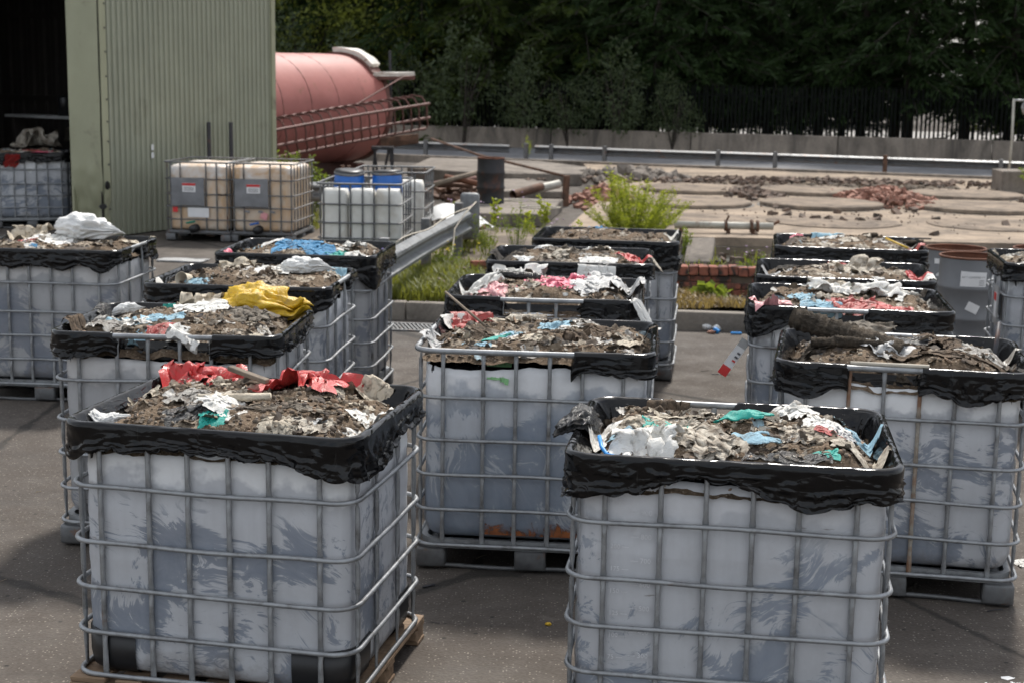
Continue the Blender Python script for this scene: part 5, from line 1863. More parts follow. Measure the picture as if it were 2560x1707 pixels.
def roll_mesh(seed, ln=1.0, r_=.10):
    """muddy roll of plastic mesh: a knobbly open tube"""
    n, m_ = 46, 26
    V = []
    rs = np.random.RandomState(seed)
    bendy = rs.uniform(-.06, .06)
    ag = np.arange(m_) * 2 * math.pi / m_
    for i in range(n):
        x = (i / (n - 1) - .5) * ln
        fb = fbm(P3(x * 5, np.cos(ag) * 1.2, np.sin(ag) * 1.2 + seed), 3, seed)
        for k in range(m_):
            a = ag[k]
            rr_ = r_ * (1 + .16 * fb[k]) + .012 * ((i % 3 == 0) + (k % 2 == 0) - .6) + .007 * rs.normal()
            V.append((x, rr_ * math.cos(a) + bendy * math.sin((i / n) * 3.1), rr_ * .85 * math.sin(a) + r_ * .85))
    F = gridf(m_, n, True)
    V2 = [(x * .99, y * .72, (z - r_ * .85) * .72 + r_ * .85) for x, y, z in V]
    k = len(V)
    F = F + [tuple(i + k for i in reversed(q)) for q in gridf(m_, n, True)]
    for e in (0, n - 1):
        for q in range(m_):
            l = (q + 1) % m_
            F.append((e * m_ + q, e * m_ + l, k + e * m_ + l, k + e * m_ + q))
    return np.array(V + V2), F
ROLLS = [roll_mesh(i) for i in range(3)]
TUBECUP = None

def rim_surface(key, x, y):
    """height of the heap, of the rim beyond it and of the drop outside"""
    q, gx, gy = sdf(np.stack([x, y], -1), 1.2, 1.0, .10)
    h = HEAP[key](np.clip(x, -.57, .57), np.clip(y, -.47, .47))
    top = RIM + .021
    t_ = np.clip((q + .075) / .05, 0, 1)
    h = h * (1 - t_) + np.maximum(h, top) * t_
    return np.where(q > .022, top - np.minimum((q - .022) * 2.2, .20), h)

def laid_piece(key, kind, mat, var, lx, ly, size, rot, relief):
    """a crumpled piece whose sheet follows the heap under it (and the rim where it crosses it)"""
    thin = kind == 'bag' and mat in ('p_red', 'p_pink', 'p_dullred', 'p_palepink', 'p_grey', 'p_clear')
    if thin:
        kind, relief = 'sheet', 1.7
    src = {'sheet': SHEETS, 'bag': BAGS if mat[:2] == 'p_' else PUFFS, 'rope': ROPES}.get(kind)
    V, F = GLOVE if kind == 'glove' else src[var % len(src)]
    V = V.copy()
    c_, s_ = math.cos(rot), math.sin(rot)
    x = lx + size * (V[:, 0] * c_ - V[:, 1] * s_)
    y = ly + size * (V[:, 0] * s_ + V[:, 1] * c_)
    z0 = float(rim_surface(key, np.array([lx]), np.array([ly]))[0])
    hz = rim_surface(key, x, y)
    k = .35 if (kind == 'bag' and mat[:2] == 'p_') else .9
    V[:, 2] = V[:, 2] * relief + k * (hz - z0) / size
    return me({'sheet': 'rag', 'bag': 'plastic_bag', 'rope': 'twisted_rag', 'glove': 'glove'}[kind], V, F, MT[mat]), z0

_mc = {}
def piece_mesh(kind, mat, var):
    key = (kind, mat, var)
    if key not in _mc:
        src = {'sheet': SHEETS, 'bag': BAGS if mat[:2] == 'p_' else PUFFS, 'rope': ROPES, 'roll': ROLLS}.get(kind)
        if kind == 'glove':
            V, F = GLOVE
        else:
            V, F = src[var % len(src)]
        if V is None:
            return None
        _mc[key] = me({'sheet': 'rag', 'bag': 'plastic_bag', 'rope': 'twisted_rag', 'roll': 'mesh_roll', 'glove': 'glove'}[kind], V, F, MT[mat])
    return _mc[key]
FEATS = [
    ('A', 'bag', 'p_red', -0.393, 0.388, .38, 10, .05, 12, 'plastic_bag', 'bag', 'crumpled red plastic bag at the back left of the bin on the wooden pallet'),
    ('A', 'bag', 'p_red', 0.115, 0.329, .38, -4, .06, 8, 'plastic_bag', 'bag', 'long torn red plastic bag at the back right of the bin on the wooden pallet'),
    ('A', 'bag', 'p_white', -0.277, 0.420, .11, 0, .03, 0, 'foam_lump', 'foam', 'bright white foam lump beside the red bag, on the wooden pallet bin'),
    ('A', 'sheet', 'c_cream', -0.296, 0.393, .17, 40, .03, 15, 'rag', 'rag', 'cream glove-like rag in front of the white foam lump'),
    ('A', 'rope', 'c_white', 0.515, -0.167, .24, 58, .02, 0, 'rag', 'rag', 'clean white bunched rag in the front right corner of the wooden pallet bin'),
    ('A', 'sheet', 'c_white', 0.498, 0.044, .16, 40, .03, 10, 'rag', 'rag', 'white rag leaning on the right liner of the wooden pallet bin'),
    ('A', 'sheet', 'c_cream', 0.370, 0.418, .17, 75, .05, 50, 'rag', 'rag', 'stained cream strip hanging from the back rim of the wooden pallet bin'),
    ('A', 'sheet', 'c_white', -0.027, -0.189, .22, 80, .03, 38, 'rag', 'rag', 'large white wipe standing upright at the front of the wooden pallet bin'),
    ('A', 'bag', 'p_white', -0.513, -0.279, .17, 20, .045, 0, 'paper_wad', 'paper', 'crushed white paper wad perched on the front left rim corner'),
    ('A', 'rope', 'c_grey', 0.166, -0.151, .42, 14, .01, 0, 'rag', 'rag', 'long twisted grey cloth across the middle of the wooden pallet bin'),
    ('A', 'sheet', 'c_grey', 0.174, 0.310, .19, 0, .03, 10, 'rag', 'rag', 'grey rag flopped in front of the right red bag'),
    ('A', 'sheet', 'c_cream', 0.255, 0.257, .12, 15, .02, 10, 'rag', 'rag', 'tan rag right of the grey rag by the red bag'),
    ('A', 'sheet', 'p_black', -0.175, -0.270, .20, 20, .02, 10, 'film', 'film', 'crumpled black film at the front of the wooden pallet bin'),
    ('A', 'sheet', 'p_clear', -0.223, -0.090, .18, -20, .02, 5, 'film', 'film', 'dirty clear film left of the large white wipe'),
    ('A', 'bag', 'c_cream', -0.479, -0.021, .13, 30, .01, 0, 'foam_lump', 'foam', 'pale cream lump at the left liner of the wooden pallet bin'),
    ('A', 'sheet', 'c_teal', -0.045, -0.316, .11, 20, .01, 10, 'scrap', 'scrap', 'small teal scrap left of the large white wipe'),
    ('A', 'sheet', 'c_cream', 0.244, -0.337, .15, 0, .01, 0, 'rag', 'rag', 'cream rag at the front rim under the twisted grey cloth'),
    ('A', 'sheet', 'c_dirty', 0.370, -0.281, .16, 30, .01, 0, 'rag', 'rag', 'dirty cream rag at the front rim right of the cream rag'),
    ('A', 'sheet', 'c_brown', -0.179, 0.314, .22, -10, .02, 10, 'rag', 'rag', 'brown stiff cloth in the middle behind the large white wipe'),
    ('A', 'bag', 'p_grey', 0.366, -0.253, .07, 50, .02, 0, 'bottle', 'bottle', 'small grey squeezed bottle on the soil at the front right'),
    ('B', 'glove', 'c_teal', 0.025, 0.005, .22, -12, .04, 0, 'glove', 'glove', 'teal rubber glove with fingers pointing right, middle of the front bin'),
    ('B', 'sheet', 'c_teal', -0.261, -0.058, .20, 10, .03, 5, 'glove', 'glove', 'crumpled teal glove left of the middle of the front bin'),
    ('B', 'glove', 'c_lblue', 0.076, -0.159, .20, -35, .03, -8, 'glove', 'glove', 'light blue rubber glove in front of the teal one'),
    ('B', 'sheet', 'c_lblue', -0.391, -0.175, .14, 60, .03, 15, 'rag', 'rag', 'folded light blue wipe at the left of the front bin'),
    ('B', 'sheet', 'c_lblue', -0.044, 0.379, .09, 0, .02, 0, 'rag', 'rag', 'small light blue scrap at the back of the front bin'),
    ('B', 'sheet', 'c_cream', -0.358, -0.007, .18, 20, .03, 10, 'rag', 'rag', 'yellowed cream rag behind the folded blue wipe'),
    ('B', 'rope', 'c_dark', -0.452, -0.073, .18, 0, .03, 0, 'rag', 'rag', 'dark rag in the back left corner of the front bin'),
    ('B', 'bag', 'c_white', -0.319, -0.342, .26, 0, .02, 0, 'rag', 'rag', 'big white wad at the front left of the front bin'),
    ('B', 'sheet', 'c_dirty', -0.129, -0.216, .30, -25, .03, 5, 'rag', 'rag', 'large stained white cloth in the centre front of the front bin'),
    ('B', 'sheet', 'c_dirty', -0.226, -0.010, .22, 35, .03, 8, 'rag', 'rag', 'stained wipe between the two teal gloves'),
    ('B', 'sheet', 'c_white', 0.214, 0.212, .19, -30, .04, 15, 'rag', 'rag', 'white glove-shaped rag at the back right of the front bin'),
    ('B', 'sheet', 'c_white', 0.373, 0.093, .19, -18, .04, 12, 'rag', 'rag', 'white rag with red lining at the right of the front bin'),
    ('B', 'sheet', 'p_dullred', 0.377, -0.026, .12, -10, .02, 0, 'rag', 'rag', 'red lining scrap under the white rag of the front bin'),
    ('B', 'sheet', 'c_lblue', 0.481, 0.067, .15, -25, .05, 20, 'rag', 'rag', 'light blue wipe against the right liner of the front bin'),
    ('B', 'bag', 'p_grey', 0.437, 0.009, .10, 60, .02, 0, 'scrap', 'scrap', 'grey sleeve piece left of the right blue wipe'),
    ('B', 'sheet', 'c_dirty', 0.471, -0.203, .20, 70, .03, 10, 'rag', 'rag', 'muddy grey glove at the front right corner of the front bin'),
    ('B', 'sheet', 'c_teal', 0.341, -0.312, .10, 0, .01, 0, 'scrap', 'scrap', 'pale teal torn film at the front right rim of the front bin'),
    ('B', 'rope', 'p_black', 0.200, -0.317, .30, -6, .02, 0, 'film', 'film', 'shiny black film along the front of the front bin'),
    ('B', 'sheet', 'c_grey', 0.069, 0.140, .20, 0, .03, 8, 'rag', 'rag', 'grey work glove behind the teal glove of the front bin'),
    ('B', 'rope', 'c_cream', -0.210, 0.259, .26, 8, .03, 0, 'rag', 'rag', 'rolled cream cloth at the back of the front bin'),
    ('B', 'sheet', 'c_cream', 0.015, 0.338, .15, 20, .02, 10, 'rag', 'rag', 'cream rag at the back, beside the small blue scrap'),
    ('B', 'bag', 'p_clear', 0.226, -0.138, .09, 0, .01, 0, 'scrap', 'scrap', 'cloudy clear lump right of the blue glove'),
    ('B', 'rope', 'c_white', -0.508, -0.021, .30, 80, .07, 25, 'strip', 'strip', 'frayed cream strip tied over the back left corner of the front bin'),
    ('B', 'bag', 'p_black', -0.608, -0.019, .30, 70, -.04, 20, 'liner_fold', 'film', 'loose black liner flap bulging off the left rim of the front bin'),
    ('C', 'bag', 'p_dullred', -0.422, 0.420, .22, 20, .04, 5, 'plastic_bag', 'bag', 'dull red bag at the back left of the rust-stained bin'),
    ('C', 'sheet', 'c_lblue', 0.059, 0.106, .17, 0, .02, 5, 'rag', 'rag', 'pale blue wipe right of centre in the rust-stained bin'),
    ('C', 'sheet', 'c_lblue', -0.145, -0.037, .15, 20, .02, 5, 'rag', 'rag', 'pale blue wipe left of centre in the rust-stained bin'),
    ('C', 'glove', 'c_teal', -0.226, -0.196, .15, 20, .02, 0, 'glove', 'glove', 'teal glove in front of the left blue wipe'),
    ('C', 'sheet', 'c_lblue', -0.283, -0.301, .11, 0, .01, 0, 'rag', 'rag', 'pale teal rag by the front rim of the rust-stained bin'),
    ('C', 'sheet', 'p_clear', 0.209, 0.241, .17, 10, .03, 12, 'film', 'film', 'dirty clear film at the back right of the rust-stained bin'),
    ('C', 'rope', 'c_white', 0.197, 0.022, .20, 0, .02, 0, 'rag', 'rag', 'folded white wipes in front of the clear film'),
    ('C', 'sheet', 'c_brown', 0.331, -0.042, .20, 15, .03, 14, 'rag', 'rag', 'stiff brown cloth at the right of the rust-stained bin'),
    ('C', 'sheet', 'p_grey', -0.509, -0.207, .19, 60, .03, 20, 'film', 'film', 'grey film in the front left corner of the rust-stained bin'),
    ('C', 'sheet', 'c_dirty', -0.102, 0.420, .20, 0, .03, 10, 'rag', 'rag', 'stained cloth at the middle back of the rust-stained bin'),
    ('C', 'sheet', 'c_cream', -0.221, 0.339, .17, 30, .03, 10, 'rag', 'rag', 'cream rag right of the dull red bag'),
    ('C', 'sheet', 'c_dark', 0.103, -0.279, .15, 0, .02, 0, 'rag', 'rag', 'dark grey cloth by the front rim of the rust-stained bin'),
    ('C', 'rope', 'c_cream', 0.491, -0.105, .24, 60, .05, -20, 'rag', 'rag', 'cream rag slung over the right rim of the rust-stained bin'),
    ('C', 'rope', 'c_brown', 0.568, 0.112, .20, 70, .04, -40, 'rag', 'rag', 'muddy mop end hanging off the right rim of the rust-stained bin'),
    ('C', 'sheet', 'c_green', -0.178, -0.427, .14, 0, -.08, 40, 'scrap', 'scrap', 'pale green scrap pressed behind the bars of the rust-stained bin'),
    ('C', 'sheet', 'c_brown', -0.384, 0.030, .20, 30, .02, 8, 'rag', 'rag', 'brown rag left of the teal glove'),
    ('C', 'sheet', 'c_cream', 0.002, -0.277, .17, -10, .02, 0, 'rag', 'rag', 'pleated cream rag by the front rim, left of the dark cloth'),
    ('C', 'sheet', 'c_white', -0.525, 0.405, .13, 20, .03, 10, 'rag', 'rag', 'white rag under the bamboo stick'),
    ('D', 'roll', 'mud', -0.266, 0.063, .56, -17, .09, 0, 'mesh_roll', 'mesh roll', 'long muddy mesh roll lying across the right-hand muddy bin'),
    ('D', 'roll', 'mud', -0.312, -0.165, .24, 5, .0, 0, 'mesh_roll', 'mesh roll', 'short muddy mesh roll at the front left of the right-hand muddy bin'),
    ('D', 'roll', 'mud', -0.209, -0.156, .22, 0, .0, 0, 'mesh_roll', 'mesh roll', 'second short mesh roll at the front of the right-hand muddy bin'),
    ('D', 'sheet', 'c_grey', -0.207, 0.209, .34, -20, .09, 25, 'rag', 'rag', 'stiff grey-brown sheet rising behind the long mesh roll'),
    ('D', 'sheet', 'p_grey', -0.070, -0.139, .22, -30, .05, 12, 'film', 'film', 'dull grey film right of the long mesh roll'),
    ('D', 'rope', 'p_black', 0.081, 0.095, .40, -8, .04, 0, 'film', 'film', 'muddy black film in the centre of the right-hand muddy bin'),
    ('D', 'rope', 'c_brown', 0.137, -0.226, .50, -12, .03, 0, 'rag', 'rag', 'long mud-caked cloth at the front of the right-hand muddy bin'),
    ('D', 'rope', 'c_brown', 0.310, -0.110, .45, -14, .0, 0, 'rag', 'rag', 'mud-caked cloth at the right end of the right-hand muddy bin'),
    ('D', 'bag', 'mud', -0.417, -0.114, .22, 30, .02, 0, 'mud_lump', 'lump', 'mud lump in the front left corner of the right-hand muddy bin'),
    ('D', 'sheet', 'p_clear', 0.416, 0.040, .28, -30, .03, 5, 'film', 'film', 'torn pale film along the right of the right-hand muddy bin'),
    ('D', 'sheet', 'c_white', -0.412, 0.098, .08, 20, .06, 30, 'scrap', 'scrap', 'small pale scrap at the left of the long mesh roll'),
    ('D', 'sheet', 'c_brown', 0.197, 0.127, .22, 0, .04, 5, 'rag', 'rag', 'brown rag at the back of the right-hand muddy bin'),
    ('E', 'bag', 'p_yellow', 0.311, 0.420, .56, -20, .06, 14, 'plastic_bag', 'bag', 'big bright yellow plastic bag'),
    ('E', 'sheet', 'c_white', 0.079, -0.442, .20, 90, .03, 60, 'rag', 'rag', 'white printed rag hanging over the front rim, yellow bag bin'),
    ('E', 'sheet', 'c_lblue', -0.295, -0.179, .22, 0, .02, 4, 'rag', 'rag', 'light blue wipe at the left of the yellow bag bin'),
    ('E', 'sheet', 'c_lblue', -0.104, -0.096, .22, 20, .02, 4, 'rag', 'rag', 'light blue wipe behind the red rag of the yellow bag bin'),
    ('E', 'sheet', 'c_white', -0.228, -0.162, .17, 30, .03, 6, 'rag', 'rag', 'white wipe between the blue wipes of the yellow bag bin'),
    ('E', 'sheet', 'p_dullred', -0.063, -0.332, .14, 10, .02, 5, 'rag', 'rag', 'dark red rag at the front of the yellow bag bin'),
    ('E', 'sheet', 'c_white', 0.012, 0.224, .28, 20, .04, 10, 'rag', 'rag', 'torn white wipe in the middle of the yellow bag bin'),
    ('E', 'bag', 'c_cream', -0.042, 0.420, .26, 0, .05, 0, 'plastic_bag', 'bag', 'tan puffed bag left of the yellow bag'),
    ('E', 'sheet', 'c_brown', -0.508, -0.208, .22, 60, .05, 10, 'rag', 'rag', 'brown rag at the left rim of the yellow bag bin'),
    ('E', 'bag', 'p_clear', -0.364, -0.244, .24, 0, .02, 0, 'plastic_bag', 'bag', 'dirty clear bag at the front left of the yellow bag bin'),
    ('E', 'bag', 'p_white', -0.406, 0.166, .18, 0, .03, 0, 'plastic_bag', 'bag', 'white bag at the back left of the yellow bag bin'),
    ('E', 'sheet', 'c_teal', -0.216, 0.420, .13, 0, .01, 5, 'scrap', 'scrap', 'teal strip at the back rim of the yellow bag bin'),
    ('E', 'sheet', 'c_white', 0.349, -0.398, .11, 30, .01, 0, 'glove', 'glove', 'small white glove at the front of the yellow bag bin'),
    ('E', 'rope', 'c_cream', 0.500, -0.280, .20, 50, .03, 0, 'rag', 'rag', 'cream rag at the front right corner of the yellow bag bin'),
    ('E', 'sheet', 'c_grey', 0.327, 0.019, .26, 0, .03, 10, 'rag', 'rag', 'grey cloth in front of the yellow bag'),
    ('E', 'sheet', 'p_black', -0.530, 0.299, .20, 10, .03, 20, 'film', 'film', 'black liner end sticking up at the back left of the yellow bag bin'),
    ('F', 'bag', 'p_white', 0.097, 0.218, .62, -20, .04, 8, 'plastic_bag', 'bag', 'very large white plastic bag on the far left bin'),
    ('F', 'sheet', 'c_white', -0.089, 0.022, .36, 0, .03, 6, 'rag', 'rag', 'white rag left of the very large white bag'),
    ('F', 'sheet', 'p_dullred', -0.273, -0.129, .26, 0, .01, 4, 'rag', 'rag', 'red strip at the front of the far left bin'),
    ('F', 'bag', 'c_cream', -0.428, 0.420, .32, 0, .03, 0, 'rag', 'rag', 'tan heaped cloth at the back of the far left bin'),
    ('F', 'rope', 'c_cream', 0.495, 0.289, .34, 60, .03, 0, 'rag', 'rag', 'pale twisted rag along the right rim of the far left bin'),
    ('F', 'sheet', 'c_blue', -0.117, -0.283, .06, 0, .01, 0, 'scrap', 'scrap', 'tiny blue scrap at the front rim of the far left bin'),
    ('G', 'bag', 'p_white', 0.323, 0.062, .34, 10, .04, 6, 'plastic_bag', 'bag', 'white bag in front of the blue rag bin, right of the yellow bag'),
    ('G', 'sheet', 'c_white', 0.143, 0.009, .26, -10, .03, 8, 'rag', 'rag', 'white rag left of the white bag, behind the yellow bag'),
    ('G', 'sheet', 'c_lblue', -0.285, -0.322, .16, 10, .01, 0, 'rag', 'rag', 'light blue wipe near the cardboard cup'),
    ('G', 'sheet', 'c_white', -0.515, -0.268, .14, 20, .01, 5, 'rag', 'rag', 'white wipe left of the cardboard cup'),
    ('G', 'bag', 'c_cream', -0.246, 0.420, .26, 0, .02, 0, 'rag', 'rag', 'cream rag mound at the back of the bin behind the yellow bag'),
    ('G', 'sheet', 'c_teal', 0.199, 0.314, .10, 0, .01, 0, 'scrap', 'scrap', 'teal scrap behind the white bag'),
    ('G', 'sheet', 'c_lblue', 0.458, 0.420, .14, 0, .01, 0, 'rag', 'rag', 'pale blue film at the back right of the bin behind the yellow bag'),
    ('H', 'sheet', 'c_blue', -0.057, -0.160, .34, 0, .03, 8, 'rag', 'rag', 'large blue rag at the front of the blue rag bin'),
    ('H', 'sheet', 'c_blue', 0.151, -0.228, .28, 40, .03, 8, 'rag', 'rag', 'blue rag in the centre of the blue rag bin'),
    ('H', 'rope', 'c_white', -0.213, 0.086, .34, 20, .03, 0, 'rag', 'rag', 'white and blue twisted rag at the left of the blue rag bin'),
    ('H', 'sheet', 'p_pink', -0.510, -0.227, .20, 0, -.02, 0, 'rag', 'rag', 'pink rag in the front left corner of the blue rag bin'),
    ('H', 'sheet', 'c_lblue', -0.397, -0.142, .17, 10, .0, 10, 'rag', 'rag', 'light blue wipe beside the pink rag'),
    ('H', 'bag', 'c_white', 0.369, 0.015, .18, 0, .05, 0, 'rag', 'rag', 'peaked white rag at the right of the blue rag bin'),
    ('H', 'sheet', 'c_white', 0.459, -0.304, .20, 20, .02, 5, 'rag', 'rag', 'white rag by the front right rim of the blue rag bin'),
    ('H', 'rope', 'p_purple', 0.530, -0.032, .18, 60, .0, 0, 'rag', 'rag', 'purple rag at the right rim corner of the blue rag bin'),
    ('H', 'sheet', 'p_orange', 0.027, 0.420, .07, 0, .03, 0, 'scrap', 'scrap', 'orange scrap at the back of the blue rag bin'),
    ('H', 'sheet', 'c_teal', 0.274, -0.277, .20, 0, .02, 5, 'rag', 'rag', 'dark teal rag at the front of the blue rag bin'),
    ('I', 'bag', 'c_white', -0.415, -0.129, .26, 10, .04, 5, 'rag', 'rag', 'white wipes heaped at the left of the pink bag bin'),
    ('I', 'sheet', 'c_white', -0.432, -0.271, .20, 0, .02, 6, 'rag', 'rag', 'white wipe in the front left of the pink bag bin'),
    ('I', 'rope', 'c_green', -0.283, 0.420, .22, 10, .06, 0, 'rag', 'rag', 'green strip on top of the white wipes of the pink bag bin'),
    ('I', 'bag', 'c_white', -0.211, 0.405, .36, 10, .04, 0, 'rag', 'rag', 'long white wipe at the back of the pink bag bin'),
    ('I', 'sheet', 'p_pink', 0.022, -0.111, .30, -20, .03, 12, 'plastic_bag', 'bag', 'magenta torn bag in the centre of the pink bag bin'),
    ('I', 'bag', 'p_pink', 0.121, 0.245, .30, 5, .04, 5, 'plastic_bag', 'bag', 'bright pink bag at the back of the pink bag bin'),
    ('I', 'roll', 'p_black', -0.190, -0.058, .26, -3, .02, 0, 'mesh_roll', 'mesh roll', 'black spiky mesh roll in the pink bag bin'),
    ('I', 'sheet', 'p_pink', -0.188, -0.243, .11, 0, .0, 0, 'plastic_bag', 'bag', 'small magenta bag piece under the black mesh roll'),
    ('I', 'sheet', 'p_grey', 0.300, -0.120, .26, 30, .05, 30, 'plastic_sheet', 'sheet', 'bent grey plastic sheet at the front of the pink bag bin'),
    ('I', 'bag', 'p_grey', 0.424, 0.190, .36, 0, .06, 0, 'plastic_sheet', 'sheet', 'large curled grey sheet at the right of the pink bag bin'),
    ('I', 'rope', 'p_white', 0.434, -0.143, .22, 25, .03, 0, 'rag', 'rag', 'white folded strip in front of the curled grey sheet'),
    ('I', 'rope', 'c_white', 0.570, -0.505, .34, 115, .0, -42, 'glove', 'glove', 'white glove hanging over the right corner of the pink bag bin'),
    ('I', 'sheet', 'c_white', -0.075, -0.369, .15, 0, -.09, 30, 'rag', 'rag', 'white wipe behind the bars of the pink bag bin'),
    ('I', 'sheet', 'p_palepink', -0.345, -0.300, .22, 30, .02, 8, 'plastic_bag', 'bag', 'pale pink film at the front left of the pink bag bin'),
    ('J', 'bag', 'p_white', -0.243, 0.420, .22, 20, .04, 0, 'plastic_bag', 'bag', 'round white bag at the back of the bin behind the pink bags'),
    ('J', 'sheet', 'c_dark', -0.489, -0.106, .26, 0, .03, 8, 'rag', 'rag', 'black grey rag at the left of the bin behind the pink bags'),
    ('J', 'sheet', 'c_grey', -0.079, 0.107, .30, 0, .03, 8, 'rag', 'rag', 'grey rag in the middle of the bin behind the pink bags'),
    ('J', 'bag', 'c_dirty', -0.119, -0.170, .22, 0, .02, 0, 'rag', 'rag', 'pale stained bundle at the front of the bin behind the pink bags'),
    ('J', 'sheet', 'c_white', 0.202, -0.422, .28, 0, .01, 18, 'rag', 'rag', 'white wipe flopping over the front rim behind the pink bags'),
    ('J', 'bag', 'p_red', 0.461, -0.100, .22, 30, .05, 15, 'plastic_bag', 'bag', 'bright red bag at the right of the bin behind the pink bags'),
    ('J', 'rope', 'c_dirty', 0.609, -0.183, .22, 110, -.02, -35, 'rag', 'rag', 'stained rag hanging off the right corner behind the pink bags'),
    ('J', 'sheet', 'p_white', -0.320, -0.320, .16, 60, .01, 30, 'film', 'film', 'white film tongue over the front left rim behind the pink bags'),
    ('K', 'sheet', 'c_white', 0.521, 0.305, .12, 0, .03, 20, 'rag', 'rag', 'white scrap at the right rim of the last middle bin'),
    ('K', 'sheet', 'c_blue', -0.122, 0.420, .20, 0, .0, 5, 'rag', 'rag', 'blue film at the back of the last middle bin'),
    ('K', 'sheet', 'p_red', -0.178, 0.398, .11, 0, .0, 0, 'scrap', 'scrap', 'small red scrap at the back of the last middle bin'),
    ('K', 'sheet', 'c_lblue', 0.497, 0.025, .10, 0, .0, 0, 'rag', 'rag', 'pale blue scrap at the front right of the last middle bin'),
    ('M', 'bag', 'p_palepink', -0.474, -0.385, .24, 10, .03, 0, 'plastic_bag', 'bag', 'pale red bag at the left of the bin with the hanging tag'),
    ('M', 'sheet', 'c_lblue', -0.176, -0.383, .24, 0, .02, 10, 'rag', 'rag', 'sky blue wipe at the front of the bin with the hanging tag'),
    ('M', 'bag', 'c_white', -0.092, 0.117, .28, 0, .04, 0, 'rag', 'rag', 'big white rag in the middle of the bin with the hanging tag'),
    ('M', 'sheet', 'c_cream', -0.078, 0.520, .30, 0, .06, 20, 'rag', 'rag', 'tan cloth peak at the back of the bin with the hanging tag'),
    ('M', 'bag', 'p_dullred', 0.023, -0.282, .28, 0, .02, 0, 'plastic_bag', 'bag', 'red plastic bag at the front of the bin with the hanging tag'),
    ('M', 'sheet', 'p_red', 0.244, -0.327, .26, -20, .02, 8, 'plastic_bag', 'bag', 'bright red plastic at the front right of the hanging tag bin'),
    ('M', 'bag', 'c_white', 0.189, 0.061, .30, 0, .03, 0, 'rag', 'rag', 'white rag right of centre in the hanging tag bin'),
    ('M', 'sheet', 'c_teal', 0.145, 0.250, .17, 15, .03, 10, 'rag', 'rag', 'teal strip at the back of the hanging tag bin'),
    ('M', 'rope', 'c_dirty', 0.234, 0.436, .26, 10, .05, 0, 'rag', 'rag', 'rolled stained cloth at the back of the hanging tag bin'),
    ('M', 'rope', 'c_white', 0.333, -0.053, .18, 70, .03, 20, 'rag', 'rag', 'white cuff with yellow edge at the right of the hanging tag bin'),
    ('M', 'sheet', 'c_lblue', -0.260, -0.120, .20, 40, .02, 5, 'rag', 'rag', 'pale blue film left of the big white rag'),
    ('M', 'sheet', 'c_lblue', -0.288, -0.430, .14, 0, -.07, 40, 'rag', 'rag', 'blue wipe pressed behind the bars of the hanging tag bin'),
    ('N', 'rope', 'c_dark', -0.271, 0.233, .42, 8, .04, 0, 'rag', 'rag', 'dark grey folded cloth at the left of the second-last right bin'),
    ('N', 'bag', 'p_grey', -0.472, 0.004, .20, 0, .02, 0, 'scrap', 'scrap', 'grey pipe-like piece at the left of the second-last right bin'),
    ('N', 'sheet', 'p_red', -0.035, 0.298, .13, 0, .04, 0, 'scrap', 'scrap', 'small red scrap in the middle of the second-last right bin'),
    ('N', 'bag', 'c_dirty', 0.096, 0.157, .36, 0, .02, 0, 'rag', 'rag', 'stained white heap in the middle of the second-last right bin'),
    ('N', 'sheet', 'p_white', 0.217, 0.367, .17, -10, .04, 0, 'rag', 'rag', 'white wipe at the back of the second-last right bin'),
    ('N', 'sheet', 'p_red', 0.507, -0.086, .17, 60, .05, 30, 'plastic_bag', 'bag', 'red peaked bag at the right of the second-last right bin'),
    ('N', 'sheet', 'c_white', 0.520, -0.229, .22, 0, .01, 5, 'rag', 'rag', 'white rag at the right rim of the second-last right bin'),
    ('N', 'rope', 'p_clear', 0.098, -0.302, .18, 90, -.03, 50, 'film', 'film', 'clear film tongue over the front rim of the second-last right bin'),
    ('O', 'roll', 'mud', 0.206, 0.420, .20, 60, .05, 0, 'mesh_roll', 'mesh roll', 'ribbed mesh roll standing in the last right bin'),
    ('O', 'roll', 'mud', 0.530, 0.333, .22, -10, .05, 0, 'mesh_roll', 'mesh roll', 'ribbed mesh roll at the right of the last right bin'),
    ('O', 'rope', 'p_clear', 0.382, 0.126, .36, -30, .04, 0, 'film', 'film', 'clear film trailing in the last right bin'),
    ('O', 'bag', 'p_pink', -0.420, 0.257, .11, 0, .04, 0, 'scrap', 'scrap', 'small pink scrap at the back left of the last right bin'),
    ('O', 'sheet', 'p_dullred', 0.530, -0.090, .18, 0, .02, 0, 'plastic_bag', 'bag', 'dark red bag at the right of the last right bin'),
    ('O', 'sheet', 'c_lblue', -0.156, 0.414, .26, 0, .02, 5, 'rag', 'rag', 'pale blue film at the back of the last right bin'),
    ('O', 'sheet', 'c_white', -0.136, 0.141, .20, 0, .02, 5, 'rag', 'rag', 'white wipe in the middle of the last right bin'),
    ('P', 'rope', 'c_cream', -0.500, 0.292, .30, 100, .02, -20, 'rag', 'rag', 'cream rope-like rag over the left rim of the bin by the drums'),
    ('P', 'sheet', 'p_red', -0.496, -0.520, .22, 80, -.04, 60, 'rag', 'rag', 'red rag hanging on the front of the bin by the drums'),
]

